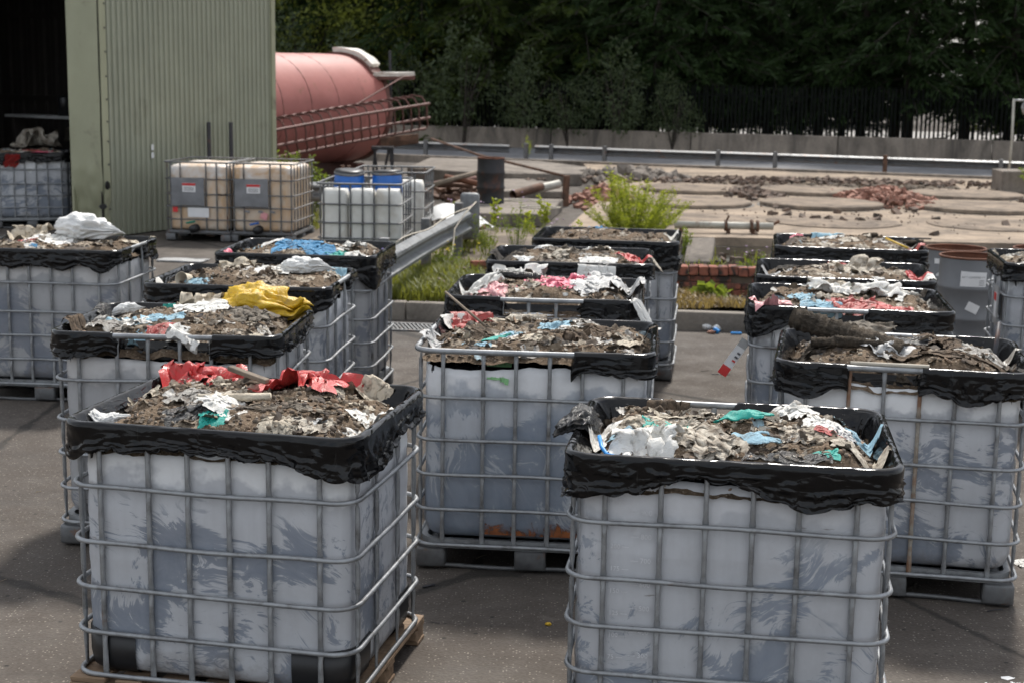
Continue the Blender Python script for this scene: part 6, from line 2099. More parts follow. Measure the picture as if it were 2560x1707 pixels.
BINS = {
    # key: x, y, rot, bottle material, liner front / right / back / left (hang in metres, -1 = rim bare), crown, label, short phrase, detail
    'A': (-1.073, 6.130, -11.88, 'bottle', (.12, .075, .06, .07, .085, .14), (.18, .12, .09), (.1, .1, .1), (.1, .1, .13), .055, 'cut-down grey caged tote of waste standing on a wooden pallet', 'the wooden pallet bin'),
    'B': (.876, 5.778, -8.73, 'bottle_clean', (.14, .10, .03, .05, .11, .14, .12), (.10, .08, .08), (.06, .05, -1, .08), (.2, .26, .24), .03, 'cut-down caged tote of waste at the very front with embossed scale marks', 'the front bin'),
    'C': (.154, 7.905, -5.57, 'bottle_rust', (-1, -1, -1, -1, .08, .10), (.07, .05, .06), (.06, .03, .05), (.05, -1, -1), .05, 'cut-down caged tote of waste with rust stains, middle of the yard', 'the rust-stained bin'),
    'D': (1.989, 7.611, -11.89, 'bottle', (.13, .11, -1, -1, .13, .20, .17), (.12, .1, .1), (.1, -1, -1, .1), (.1, .12, .14), .05, 'cut-down caged tote of muddy mesh rolls on a steel pallet', 'the right-hand muddy bin'),
    'E': (-1.788, 8.210, -3.35, 'bottle_dirty', (.12, .07, -1, -1, -1, .10, .11), (.09, .10, .09), (.08, .06, .1), (.06, .04, .08), .06, 'cut-down caged tote of waste with the big yellow bag', 'the yellow bag bin'),
    'F': (-3.524, 11.726, -4.57, 'bottle_dirty', (.12, .11, .1, .13, .14), (.05, -1, .14), (.1, .1), (.1, .1), .05, 'weathered caged tote of waste with the very large white bag', 'the far left bin'),
    'G': (-1.729, 9.989, -4.95, 'bottle', (.12, .11, .08, .08, .13, .15), (.05, -1, .03), (.05, .1), (.08, .07), .05, 'caged tote of waste right behind the yellow bag', 'the bin behind the yellow bag'),
    'H': (-1.595, 11.642, -5.26, 'bottle_dirty', (.10, .06, .05, .10, .18, .22), (.22, .14, .12), (.1, .1), (.07, .08), .03, 'caged tote of blue rags before the white totes', 'the blue rag bin'),
    'I': (.228, 9.670, -5.21, 'bottle', (.18, .12, -1, -1, -1, .12, .13), (.07, .06, .07), (.1, .1), (.12, .1, .1), .05, 'caged tote of waste topped with pink bags', 'the pink bag bin'),
    'J': (.448, 11.424, -4.76, 'bottle', (.12, .13, .12, .13, .14), (.12, .1, .1), (.1, .1), (.12, .12), .05, 'caged tote of waste next behind the pink bags', 'the bin behind the pink bags'),
    'K': (.819, 12.929, -7.35, 'bottle', (.09, .08, .06, .09, .16, .20), (.22, .12, .1), (.1, .1), (.1, .1), .03, 'last caged tote of the middle row, filled with brown soil', 'the last middle bin'),
    'M': (2.108, 9.428, -8.65, 'bottle', (.18, .07, -1, -1, .08, .14, .15), (.14, .12), (.1, .1), (.15, .15), .05, 'caged tote of waste with a red and white tag on its ring', 'the hanging tag bin'),
    'N': (2.375, 10.788, -9.69, 'bottle', (.13, .13, .14, .13, .14), (.15, .12), (.12, .1), (.12, .12), .02, 'second-last caged tote of the right row', 'the second-last right bin'),
    'O': (2.811, 12.624, -9.15, 'bottle', (.12, .10, .14, .15, .13), (.14, .12), (.1, .1), (.14, .14), .05, 'last caged tote of the right row', 'the last right bin'),
    'P': (4.40, 11.70, -9.0, 'bottle', (.16, .14, .14), (.12, .12), (.1, .1), (.14, .12), .03, 'caged tote at the right edge beside the grey drums', 'the bin by the drums'),
    'Q': (-7.62, 23.85, 16.0, 'bottle', (.14, .15, .13), (.12, .12), (.1, .1), (.14, .12), .05, 'caged tote of waste standing in the shed doorway', 'the doorway bin'),
    'R': (-6.78, 25.35, 16.0, 'bottle', (.14, .15, .13), (.12, .12), (.1, .1), (.14, .12), .05, 'caged tote of waste half hidden behind the shed doorway', 'the shed back bin'),
}
NEAR = 'ABCDEGI'
GRP = 'cut-down caged totes of waste'
HEAP = {}
def heap_fn(key, crown):
    sd_ = ord(key)
    def h(x, y):
        x = np.asarray(x, float); y = np.asarray(y, float)
        ex = np.clip((.585 - np.abs(x)) / .17, 0, 1); ey = np.clip((.485 - np.abs(y)) / .16, 0, 1)
        e = np.minimum(ex, ey)
        e = e * e * (3 - 2 * e)
        c_ = (1 - (x / .62) ** 2) * (1 - (y / .52) ** 2)
        n1 = fbm(P3(x * 4.2 + sd_, y * 4.2, sd_), 4, sd_)
        n2 = np.abs(fbm(P3(x * 9 + sd_, y * 9, sd_ + 4), 4, sd_ + 3))
        edge = {'A': .095, 'B': .11, 'C': .05, 'D': .11, 'E': .11, 'M': .10, 'I': .10}.get(key, .07)
        return RIM - .022 + crown * c_ - edge * (1 - e) + .055 * n1 * (.4 + .6 * e) - .035 * n2 + .012
    return h

FRP = np.array([(.56, .50, .41), (.38, .31, .23), (.22, .175, .125), (.12, .095, .072), (.075, .06, .05), (.76, .74, .69), (.30, .42, .48), (.05, .05, .052), (.30, .20, .13), (.40, .34, .26)])
FRW = {'default': (.16, .18, .18, .15, .09, .10, .03, .04, .03, .04), 'D': (.03, .06, .18, .30, .28, .02, 0, .08, .03, .02), 'K': (.03, .10, .22, .30, .15, .02, .02, .03, .08, .05), 'A': (.10, .14, .2, .22, .12, .06, .01, .05, .05, .05)}
def frag_mesh(key, hf, n, smin, smax, nrag=0):
    rs = np.random.RandomState(ord(key) + 7)
    Vs, Fs, Cs, k = [], [], [], 0
    wts = np.array(FRW.get(key, FRW['default'])); wts = wts / wts.sum()
    XY = np.stack([rs.uniform(-.55, .55, n), rs.uniform(-.45, .45, n)], 1)
    ZZ = hf(XY[:, 0], XY[:, 1])
    for i in range(n):
        x, y = XY[i]
        if i < nrag:
            src = SHEETS if rs.rand() < .7 else ROPES
            V, F = src[rs.randint(len(src))]
            V = rotv(V * rs.uniform(.09, .2), 0, 0, rs.uniform(0, 6.28))
            ci = rs.choice([0, 0, 1, 1, 5, 5, 2, 9, 9, 6 if key in 'HMEQ' else 0, 4])
            x, y = x * .9, y * .9
            ZZ[i] = hf(x, y) + .004
            V = V * np.array([1, 1, .8])
            cz_ = hf(np.clip(V[:, 0] + x, -.56, .56), np.clip(V[:, 1] + y, -.46, .46)) - ZZ[i]
            V[:, 2] += .9 * cz_
        elif rs.rand() < (.10 if key == 'A' else .22):
            V, F = FRAGS[rs.randint(len(FRAGS))]
            V = V * rs.uniform(smin, smax)
            ci = rs.choice(10, p=wts)
        else:
            V, F = LUMPS[rs.randint(12)]
            V = V * rs.uniform(.004, .019)
            ci = rs.choice([2, 3, 4, 3, 8, 9])
        ti = .18 if i < nrag else .5
        if i >= nrag:
            V = rotv(V, rs.normal(0, ti), rs.normal(0, ti), rs.uniform(0, 6.28))
        z = ZZ[i]
        Vs.append(V + np.array([x, y, z + .002]))
        Fs += [tuple(int(q) + k for q in f) for f in F]
        k += len(V)
        Cs.append(np.tile(np.r_[FRP[ci] * rs.uniform(.7, 1.15), 1], (len(V), 1)))
    m = me('scraps', np.concatenate(Vs), Fs, MT['frag'])
    ca = m.color_attributes.new('Col', 'FLOAT_COLOR', 'POINT')
    ca.data.foreach_set('color', np.concatenate(Cs).astype(np.float32).ravel())
    return m

def in_bin(key, lx, ly, z):
    x, y, a = BINS[key][0], BINS[key][1], R(BINS[key][2])
    return (x + lx * math.cos(a) - ly * math.sin(a), y + lx * math.sin(a) + ly * math.cos(a), z)

ROOT = {}
for bi, (key, (bx, by, ba, bmat, fr_, ri_, bk_, le_, crown, lab, ph_)) in enumerate(BINS.items()):
    a = R(ba)
    root = empty('waste_tote', (bx, by, 0), a)
    tag(root, lab, 'tote', GRP)
    ROOT[key] = root
    top = {'A': 1.05, 'B': 1.065, 'C': 1.062, 'D': 1.062, 'E': 1.03}.get(key, 1.055)
    z0 = .122 if key == 'A' else .165
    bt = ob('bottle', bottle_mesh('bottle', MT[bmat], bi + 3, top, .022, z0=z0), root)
    s = bi % 3
    ob('cage_rim', RINGS[('rim', s)], root)
    for k in ('r1', 'r2', 'r3', 'r4', 'bot'):
        ob('cage_ring', RINGS_A[k] if key == 'A' else RINGS[(k, s)], root)
    bm_ = BARS_A if key == 'A' else BARS
    for i, x in enumerate(BX_):
        o = ob('upright_bar', BARS_R if (key == 'D' and i in (1, 3)) else bm_, root, (x, -.4815, 0))
        if key == 'D' and i in (1, 3):
            o['label'] = 'rust-streaked upright bar'
        ob('upright_bar', bm_, root, (x, .4815, 0), (0, 0, math.pi))
    for y in BY_:
        ob('upright_bar', bm_, root, (.5815, y, 0), (0, 0, R(90)))
        ob('upright_bar', bm_, root, (-.5815, y, 0), (0, 0, R(-90)))
    if key == 'A':
        wooden_pallet(root)
        # black corner guards moulded round the bottle foot
        for sx in (-1, 1):
            for sy in (-1, 1):
                p = rrect(1.137, .937, .12, None, 8)
                q = p[(p[:, 0] * sx > .30) & (p[:, 1] * sy > .22)]
                ang_ = np.arctan2(q[:, 1] - sy * .3, q[:, 0] - sx * .4)
                pts = [(sx * .33, sy * .4685)] + [(sx * (.4485 + .12 * math.sin(t)), sy * (.3485 + .12 * math.cos(t))) for t in np.linspace(0, math.pi / 2, 8)] + [(sx * .5685, sy * .2)]
                V = []
                for z, of in ((.124, -.062), (.128, -.03), (.150, -.006), (.20, .002), (.30, .002), (.302, -.008)):
                    for (x_, y_) in pts:
                        d__, nx1, ny1 = sdf(np.array([x_, y_]), 1.137, .937, .12)
                        V.append((x_ + float(nx1) * of, y_ + float(ny1) * of, z))
                ob('corner_guard', me('corner_guard', V, gridf(len(pts), 6), MT['black_plastic']), root)
    else:
        steel_pallet(root)
    # liner, heap, scraps
    ln = ob('bin_liner', liner_mesh('bin_liner', bi * 3 + 5, fr_, ri_, bk_, le_, bd=.085 if key in 'C' else .035), None, (bx, by, 0), (0, 0, a))
    tag(ln, 'black plastic liner draped over the rim of ' + ph_, 'bin liner', 'black bin liners')
    hf = heap_fn(key, crown)
    HEAP[key] = hf
    nx = 84 if key in 'ABCDE' else 50
    X, Y = np.meshgrid(np.linspace(-.578, .578, nx), np.linspace(-.478, .478, int(nx * .82)))
    # round the heap's corners so it stays inside the liner
    Z = hf(X, Y)
    q, gx, gy = sdf(np.stack([X, Y], -1), 1.156, .956, .10)
    X = X - gx * np.maximum(q, 0); Y = Y - gy * np.maximum(q, 0)
    hp = ob('waste_heap', me('waste_heap', np.stack([X, Y, Z], -1), gridf(X.shape[1], X.shape[0]), MT['soil']), None, (bx, by, 0), (0, 0, a))
    tag(hp, 'brown soil and mixed waste filling ' + ph_, 'waste', None, 'stuff')
    nfr = 1300 if key == 'A' else 900 if key in 'BC' else 600 if key in 'DEGI' else 300
    sc_ = ob('scraps', frag_mesh(key, hf, nfr, .022, .075, {'K': 6, 'D': 6, 'A': 4, 'B': 16, 'C': 26, 'E': 16, 'G': 18, 'I': 14, 'M': 14}.get(key, 30)), hp)
    sc_['kind'] = 'stuff'

# named pieces of waste
KN = {'sheet': 12, 'bag': 6, 'rope': 5, 'roll': 3, 'glove': 1}
rf = random.Random(77)
for i, (key, kind, mt, lx, ly, size, rot, lift, tilt, nm, cat, lab) in enumerate(FEATS):
    size = size * 1.12
    if lab.startswith('long muddy mesh roll'):
        o = ob(nm, piece_mesh(kind, mt, 0), None, in_bin(key, -.27, .02, RIM + .02), (0, R(11), R(-24) + R(BINS[key][2])), .62)
        tag(o, lab, cat)
        continue
    if lab.startswith('red rag hanging on'):
        lx, ly, size, rot = -.30, -.515, .16, 0
    if kind == 'roll' or lift < -.05:
        z = RIM - .11 if lift < -.05 else float(HEAP[key](lx, ly)) + lift * .75
        o = ob(nm, piece_mesh(kind, mt, i % KN[kind]), None, in_bin(key, lx, ly, z), (R(tilt), rf.uniform(-.08, .08), R(rot) + R(BINS[key][2])), size)
    else:
        m, z = laid_piece(key, kind, mt, i % KN[kind], lx, ly, size, R(rot), .42 if kind == 'bag' and mt[:2] != 'p_' else 1.0)
        o = ob(nm, m, None, in_bin(key, lx, ly, z + lift * .45), (R(tilt * .5), rf.uniform(-.06, .06), R(rot) + R(BINS[key][2])), size)
    tag(o, lab, cat)

# unnamed dirty rags: alike, so they share a label within their bin
PAL = {'A': ('c_dirty', 'c_brown', 'c_grey', 'c_cream', 'c_grey', 'c_dirty', 'p_clear'), 'D': ('c_brown', 'c_dark', 'c_brown', 'c_grey', 'mud'), 'K': ('c_brown', 'mud', 'c_brown'), 'B': ('c_dirty', 'c_cream', 'c_grey', 'c_dirty', 'c_brown', 'c_dark'), 'C': ('c_dirty', 'c_grey', 'c_cream', 'c_brown', 'c_dirty', 'c_dirty', 'p_clear')}
CNT = {'A': 11, 'B': 22, 'C': 28, 'D': 12, 'E': 20, 'G': 16, 'I': 12, 'M': 12, 'J': 10}
rf = random.Random(123)
for key, n in CNT.items():
    pal = PAL.get(key, ('c_dirty', 'c_cream', 'c_grey', 'c_brown', 'c_dirty', 'c_white', 'p_clear', 'c_lblue' if key in 'EMHQ' else 'c_dirty'))
    for i in range(n):
        kind = rf.choice(('sheet', 'sheet', 'sheet', 'rope', 'bag'))
        mt = rf.choice(pal)
        lx, ly = rf.uniform(-.5, .5), rf.uniform(-.41, .41)
        sz = rf.uniform(.10, .24) * (.75 if kind == 'bag' else 1)
        rz = rf.uniform(0, 6.28)
        m, z = laid_piece(key, kind, mt, rf.randrange(KN[kind]), lx, ly, sz, rz, rf.uniform(.6, 1.0) * (.6 if kind == 'bag' else 1))
        o = ob('rag', m, None, in_bin(key, lx, ly, z - .004), (rf.uniform(-.1, .1), rf.uniform(-.1, .1), rz + R(BINS[key][2])), sz)
        tag(o, 'dirty crumpled rag among the waste in ' + BINS[key][10], 'rag', 'dirty rags in ' + BINS[key][10])

# ---- details on single bins
# embossed scale on the front bin
bt = [c for c in ROOT['B'].children if c.name.startswith('bottle')][0]
def text(body, size, mat, parent, loc, rot, name='lettering', ext=.0006):
    cu = bpy.data.curves.new(name, 'FONT')
    cu.body = body
    cu.size = size
    cu.extrude = ext
    cu.resolution_u = 2
    cu.materials.append(mat)
    tmp = bpy.data.objects.new('tmp', cu)
    COL.objects.link(tmp)
    m_ = bpy.data.meshes.new_from_object(tmp.evaluated_get(bpy.context.evaluated_depsgraph_get()))
    bpy.data.objects.remove(tmp)
    m_.name = name
    return ob(name, m_, parent, loc, rot)
for k in range(3, 11):
    z = .945 - .0925 * (9 - k)
    text('\u2014 ' + str(k * 100) if k < 10 else '\u2014 1000', .027, MT['emboss'], bt, (-.355, -.4795, z), (R(90), 0, 0), 'scale_mark')
for k, g in enumerate((250, 225, 200, 175, 150, 125, 100, 75)):
    text(str(g) + ' \u2014', .025, MT['emboss'], bt, (-.432, -.4795, .985 - .0865 * k), (R(90), 0, 0), 'scale_mark')
# blue hose in the left of the front bin
pts = [(-.50, -.30, 1.19), (-.485, -.36, 1.165), (-.46, -.41, 1.15), (-.40, -.45, 1.148), (-.34, -.47, 1.15)]
V, F = tube([in_bin('B', *p_) for p_ in pts], .008, 8)
tag(ob('blue_hose', me('blue_hose', V, F, MT['blue_bit'])), 'thin blue hose curling in the front left of the front bin', 'hose')
# bamboo stick, branch, cardboard, rods
def stick(name, key, p0, p1, r_, mt, label, cat, seg=7):
    V, F = tube([in_bin(key, *p0), in_bin(key, *[(a_ + b__) / 2 for a_, b__ in zip(p0, p1)]), in_bin(key, *p1)], r_, seg)
    return tag(ob(name, me(name, V, F, MT[mt])), label, cat)
stick('bamboo_stick', 'C', (-.30, .12, 1.17), (-.56, .30, 1.335), .007, 'oldwood', 'thin stick poking up at the back left of the rust-stained bin', 'stick')
stick('branch', 'A', (-.20, -.10, 1.20), (.10, -.06, 1.215), .017, 'c_cream', 'thick pale branch lying left of the large white wipe', 'branch')
stick('plastic_rod', 'D', (.47, .05, 1.10), (.50, .20, 1.30), .012, 'post_dark', 'dark blue rod standing at the right of the muddy bin', 'rod')
stick('yellow_stick', 'O', (.30, -.10, 1.22), (.46, -.34, 1.17), .008, 'p_yellow', 'yellow stick at the right of the last right bin', 'stick')
stick('cord', 'D', (-.25, -.485, 1.175), (.12, -.49, 1.178), .011, 'rope', 'pale cord lying along the front rim of the muddy bin', 'cord')
o = ob('timber_offcut', bevbox('timber_offcut', (.21, .035, .02), MT['oldwood'], .003), None, in_bin('A', -.10, .20, 1.245), (0, R(10), R(-30)))
tag(o, 'flat grey wood strip in front of the left red bag', 'wood strip')
V, F = lathe([(.0, .005), (.036, .005), (.042, .09), (.046, .095), (.042, .095), (.034, .012), (0, .012)], 20)
tag(ob('cardboard_cup', me('cardboard_cup', V, F, MT['c_cream']), None, in_bin('G', -.36, -.28, 1.17), (R(80), 0, R(-20))), 'empty cardboard tube lying in the bin behind the yellow bag', 'cardboard tube')
# red and white tag on the bin ring
tg = empty('hanging_tag', in_bin('M', -.615, -.36, .93), R(-8))
tag(tg, 'red and white paper tag hanging off the cage ring', 'tag')
TM = Matrix.Rotation(R(33), 4, 'Y')
for (z0, z1, mt, nm) in ((0, -.055, 'p_grey', 'tape'), (-.055, -.20, 'label_white', 'paper'), (-.20, -.262, 'label_red', 'red_end')):
    V = [TM @ Vector((x, .004 * math.sin(z * 30), z)) for z in np.linspace(z0, z1, 4) for x in (-.03, .03)]
    ob(nm, me(nm, [tuple(v_) for v_ in V], gridf(2, 4), MT[mt]), tg)
for k, mt in enumerate(('label_ink', 'label_ink', 'ink_red')):
    V = [TM @ Vector(q_) for q_ in boxv((.012, -.006, -.095 - .028 * k), (.022, .001, .012))]
    ob('print', me('print', [tuple(v_) for v_ in V], BOXF, MT[mt], False), tg)
# rust patches on the rust-stained bin's foot
m, t, b = nodes('rust_patch')
v = tc(t, 'Object')
n1 = nz(t, v, 16, 8, .72, .6)
c = ramp(t, n1, [(.35, (.10, .035, .014)), (.65, (.30, .10, .03))])
L(t, c, b.inputs['Base Color'])
b.inputs['Roughness'].default_value = .9
x, y, z = sepxyz(t, v)
ed = mth(t, 'ADD', mth(t, 'MULTIPLY', nz(t, v, 11, 7, .75, .8), 1.0), mth(t, 'MULTIPLY', z, -2.6))
L(t, ramp(t, ed, [(.38, 0), (.5, 1)]), b.inputs['Alpha'])
MT['rustpatch'] = m
btc = [c_ for c_ in ROOT['C'].children if c_.name.startswith('bottle')][0]
for x0, x1 in ((-.235, .075), (.10, .24)):
    n_ = 12
    V = [(x_, 0, z_) for z_ in np.linspace(0, .13, 5) for x_ in np.linspace(x0, x1, n_)]
    o = ob('rust_stain', me('rust_stain', V, gridf(n_, 5), MT['rustpatch']), btc, (0, -.4785, .20))

# ---- tan totes and white totes at the back
PLATE = bevbox('label_plate', (.50, .006, .40), MT['label_grey'], .004, 1, False, .002, 1, 2)
LEVS = ('r1', 'r2', 'r3', 'r4')
def tote(name, loc, rz, label, mat, seed, closed=True, plate=None, valve=None, group='tan totes by the shed', rungs=None, ph=1.155, cm='galv_dark'):
    root = empty(name, loc, rz)
    tag(root, label, 'tote', group)
    ob('bottle', bottle_mesh('bottle', MT[mat], seed, 1.075, .008, closed, .92, 1.12, bulge=.006), root)
    for k in LEVS + ('bot',):
        ob('cage_ring', ring_mesh('cage_ring', ZL[k], -.004, .0095, MT[cm], 1.0, 1.2, .09, 6), root)
    ob('cage_rim', ring_mesh('cage_rim', RIM, 0, .012, MT[cm], 1.0, 1.2, .07, 6), root)
    bmm = BARS.copy(); bmm.materials.clear(); bmm.materials.append(MT[cm])
    for x in (-.40, -.25, .14, .30, .455):
        ob('upright_bar', bmm, root, (x, -.5815, 0))
        ob('upright_bar', bmm, root, (x, .5815, 0), (0, 0, math.pi))
    for y in (-.50, -.33, -.16, 0, .16, .33, .5):
        ob('upright_bar', bmm, root, (.4815, y, 0), (0, 0, R(90)))
        ob('upright_bar', bmm, root, (-.4815, y, 0), (0, 0, R(-90)))
    pt = ob('pallet', me('tray', np.array([tuple(v_.co) for v_ in TRAY.vertices]) * np.array([.87, 1.23, 1]), [tuple(p_.vertices) for p_ in TRAY.polygons], MT['galv_dark'], False), root)
    for x in (-.42, 0, .42):
        for y in (-.52, 0, .52):
            if x == 0 and y == -.52:
                continue
            ob('foot', FOOT, pt, (x, y, .0665))
    if plate is not None:
        p_ = ob('label_plate', PLATE, root, (-.13, -.607, .73))
        ob('label', bevbox('label', (.20, .004, .13), MT['label_white'], 0), p_, (plate, -.006, .06))
        ob('label_header', bevbox('label_header', (.20, .0045, .034), MT['label_red'], 0), p_, (plate, -.0085, .106))
        for k in range(3):
            ob('print', bevbox('print', (.15, .003, .008), MT['label_grey'], 0), p_, (plate, -.0085, .06 - .02 * k))
    if valve:
        vt = empty('valve', (-.03, -.60, .20), 0, root)
        V, F = lathe([(.0, 0), (.062, 0), (.062, .04), (.045, .05), (.045, .11), (.058, .115), (.058, .15), (.0, .15)], 16)
        ob('valve_body', me('valve_body', V, F, MT['black_plastic']), vt, (0, .04, 0), (R(90), 0, 0))
        ob('valve_handle', bevbox('valve_handle', (.14, .03, .03), MT[valve], .008), vt, (-.05, -.05, .09), (0, R(-12), 0))
    return root
V_ = tote('tan_tote', (-4.52, 22.50, 0), R(-9), 'tan stained tote with grey plate, nearest the shed wall', 'bottle_tan', 31, True, .02, 'valve_green')
W_ = tote('tan_tote', (-3.60, 22.42, 0), R(-7), 'tan stained tote with blue valve, right of the two tan totes', 'bottle_tan', 32, True, .03, 'blue_drum')
ob('red_sticker', bevbox('red_sticker', (.075, .004, .085), MT['label_red'], 0), V_, (-.33, -.595, .47))
ob('white_sticker', bevbox('white_sticker', (.32, .003, .14), MT['label_white'], 0), V_, (.02, -.592, .43))
V, F = tube([(.33, -.605, .70), (.41, -.62, .695), (.47, -.60, .705)], .012, 6)
ob('black_strap', me('black_strap', V, F, MT['black_plastic']), V_)
ob('sticker', bevbox('sticker', (.10, .004, .10), MT['p_palepink'], 0), W_, (.05, -.595, .40), (0, R(20), 0))
for dx in (-.2, .0, .18):
    ob('sticker', bevbox('sticker', (.07, .004, .03), MT['label_grey'], 0), W_, (dx, -.5955, .46), (0, R(8), 0))

def open_tote(name, loc, rz, label, cut):
    root = empty(name, loc, rz)
    tag(root, label, 'tote', 'open cages of white plastic by the guardrail')
    for k in LEVS + ('bot',):
        ob('cage_ring', ring_mesh('cage_ring', ZL[k], -.004, .0095, MT['galv_dark'], 1.0, 1.2, .07, 6), root)
    ob('cage_rim', ring_mesh('cage_rim', RIM, 0, .013, MT['galv_dark'], 1.0, 1.2, .06, 6), root)
    bmm = BARS.copy(); bmm.materials.clear(); bmm.materials.append(MT['galv_dark'])
    for x in (-.42, -.23, -.1, .045, .18, .36):
        ob('upright_bar', bmm, root, (x, -.5815, 0))
        ob('upright_bar', bmm, root, (x, .5815, 0), (0, 0, math.pi))
    for y in (-.45, -.2, .05, .3, .5):
        ob('upright_bar', bmm, root, (.4815, y, 0), (0, 0, R(90)))
        ob('upright_bar', bmm, root, (-.4815, y, 0), (0, 0, R(-90)))
    return root
T1 = open_tote('drum_cage', (-1.80, 18.35, .04), R(-3), 'steel cage holding white containers and blue drums by the guardrail', 1)
T2 = open_tote('drum_cage', (-1.62, 20.15, .06), R(-3), 'steel cage of white containers behind the blue drums', 2)
def container(loc, r_, h, label, top=True, seed=0):
    n, m_ = 28, 14
    V = []
    for j in range(m_):
        f = j / (m_ - 1)
        k = 1.0 if f < .95 else math.sqrt(max(0.7, 1 - ((f - .95) / .1) ** 2))
        for i in range(n):
            a = 2 * math.pi * i / n
            c_, s_ = math.cos(a), math.sin(a)
            q = (abs(c_) ** 9 + abs(s_) ** 9) ** (-1 / 9)
            V.append((r_ * k * q * c_ * .98, r_ * k * q * s_, h * f))
    F = gridf(n, m_, True)
    F.append(tuple((m_ - 1) * n + i for i in range(n)))
    V2, F2 = lathe([(.0, h + .012), (.035, h + .012), (.04, h - .02)], 12)
    mb = MB(); mb.add(V, F); mb.add(V2, F2)
    return tag(ob('white_container', mb.mesh('white_container', MT['white_plastic'], True), None, loc), label, 'container', 'white containers in the cages')
for i, (dx, dy, lab) in enumerate(((-.32, -.40, 'white plastic container at the left front of the blue drum cage'), (.0, -.41, 'white plastic container in the middle front of the blue drum cage'), (.31, -.40, 'white plastic container at the right front of the blue drum cage'), (.28, .35, 'white plastic container at the back of the blue drum cage'))):
    container((-1.80 + dx, 18.35 + dy, .16), .160, .965 if i < 3 else .98, lab, seed=i)
for i, (dx, dy, lab) in enumerate(((-.12, -.25, 'tall white container left in the rear cage'), (.25, -.2, 'tall white container right in the rear cage'))):
    container((-1.62 + dx, 20.15 + dy, .16), .18, .93, lab, seed=i + 9)
def blue_drum(loc, rz, tilt, label):
    t_ = empty('blue_drum', loc, rz)
    t_.rotation_euler = (R(tilt), R(tilt * .4), rz)
    tag(t_, label, 'drum', 'blue plastic drums in the cage')
    V, F = lathe([(0, 0), (.16, 0), (.18, .05), (.185, .45), (.178, .56), (.17, .58)], 28)
    ob('body', me('blue_body', V, F, MT['blue_drum']), t_)
    V, F = lathe([(.182, .575), (.187, .585), (.187, .60), (.175, .605)], 28)
    ob('ring', me('clamp_ring', V, F, MT['galv_dark']), t_)
    V, F = lathe([(.178, .60), (.172, .625), (.10, .632), (0.001, .634)], 28)
    ob('lid', me('lid', V, F, MT['black_plastic']), t_)
    return t_
blue_drum((-2.02, 18.36, .70), 0, 5, 'tilted blue plastic drum at the left of the cage')
blue_drum((-1.53, 18.36, .695), 1, -2, 'upright blue plastic drum with black lid at the right of the cage')

# ---- grey drums at the right
G1 = drum('grey_drum', .29, .88, MT['drum_grey'], MT['drum_rust'], MT['drum_rust'], 'grey steel drum with the large white label', (4.36, 14.28, 0), 'grey steel drums')
G2 = drum('grey_drum', .29, .88, MT['drum_grey'], MT['drum_rust'], MT['drum_rust'], 'grey steel drum just behind the labelled one', (4.40, 14.93, 0), 'grey steel drums')
G3 = drum('grey_drum', .29, .88, MT['drum_grey'], MT['drum_rust'], MT['drum_rust'], 'grey steel drum cut by the right edge of the picture', (5.30, 15.0, 0), 'grey steel drums')
for g_ in (G1, G2, G3):
    g_.rotation_euler = (0, 0, 0)
def curved_label(parent, th0, zc, wd, ht, mat, rot=0, r_=.2935, name='label'):
    V = []
    for v_ in np.linspace(-.5, .5, 4):
        for u in np.linspace(-.5, .5, 10):
            du = u * wd * math.cos(rot) - v_ * ht * math.sin(rot)
            dz = u * wd * math.sin(rot) + v_ * ht * math.cos(rot)
            th = th0 + du / r_
            V.append((r_ * math.cos(th), r_ * math.sin(th), zc + dz))
    return ob(name, me(name, V, gridf(10, 4), MT[mat]), parent)
th = math.atan2(-14.28, -4.36) + .12
lb = curved_label(G1, th, .665, .24, .175, 'label_white', -.03)
def curved_text(parent, body, th0, z, size, mat, r_=.2955):
    cu = bpy.data.curves.new('lettering', 'FONT'); cu.body = body; cu.size = size; cu.resolution_u = 1
    tmp = bpy.data.objects.new('tmp', cu); COL.objects.link(tmp)
    dg = bpy.context.evaluated_depsgraph_get()
    m_ = bpy.data.meshes.new_from_object(tmp.evaluated_get(dg))
    bpy.data.objects.remove(tmp)
    xs_ = [v_.co.x for v_ in m_.vertices]
    mid = (min(xs_) + max(xs_)) / 2
    for v_ in m_.vertices:
        t2 = th0 + (v_.co.x - mid) / r_
        v_.co = Vector((r_ * math.cos(t2), r_ * math.sin(t2), z + v_.co.y + (v_.co.x - mid) * -.03 * -1))
    m_.materials.clear(); m_.materials.append(MT[mat])
    return ob('lettering', m_, parent)
curved_text(lb, 'NOT CLASSIFIED 1.0', th, .695, .0235, 'label_ink')
for k in range(3):
    curved_label(lb, th + .26, .672 - .02 * k, .05, .006, 'label_grey', 0, .2955, 'print')
curved_label(lb, th + .12, .602, .035, .016, 'ink_red', 0, .2955, 'red_mark')
curved_label(G1, th + .02, .415, .115, .085, 'label_white', -.42)
curved_label(G1, th + .72, .655, .13, .13, 'label_white', .78)
th2 = math.atan2(-14.93, -4.4)
curved_label(G2, th2 - .35, .60, .15, .10, 'label_white', -.85)
curved_label(G2, th2 - .45, .76, .16, .05, 'label_white', 0)
# labels on the bin at the right edge
ob('label', bevbox('label', (.006, .20, .30), MT['p_grey'], 0), ROOT['P'], (-.607, -.12, .80))
ob('sticker', bevbox('sticker', (.004, .10, .19), MT['label_white'], 0), ROOT['P'], (-.6125, -.13, .80))
ob('sticker_header', bevbox('sticker_header', (.003, .10, .06), MT['ink_red'], 0), ROOT['P'], (-.6165, -.13, .865))

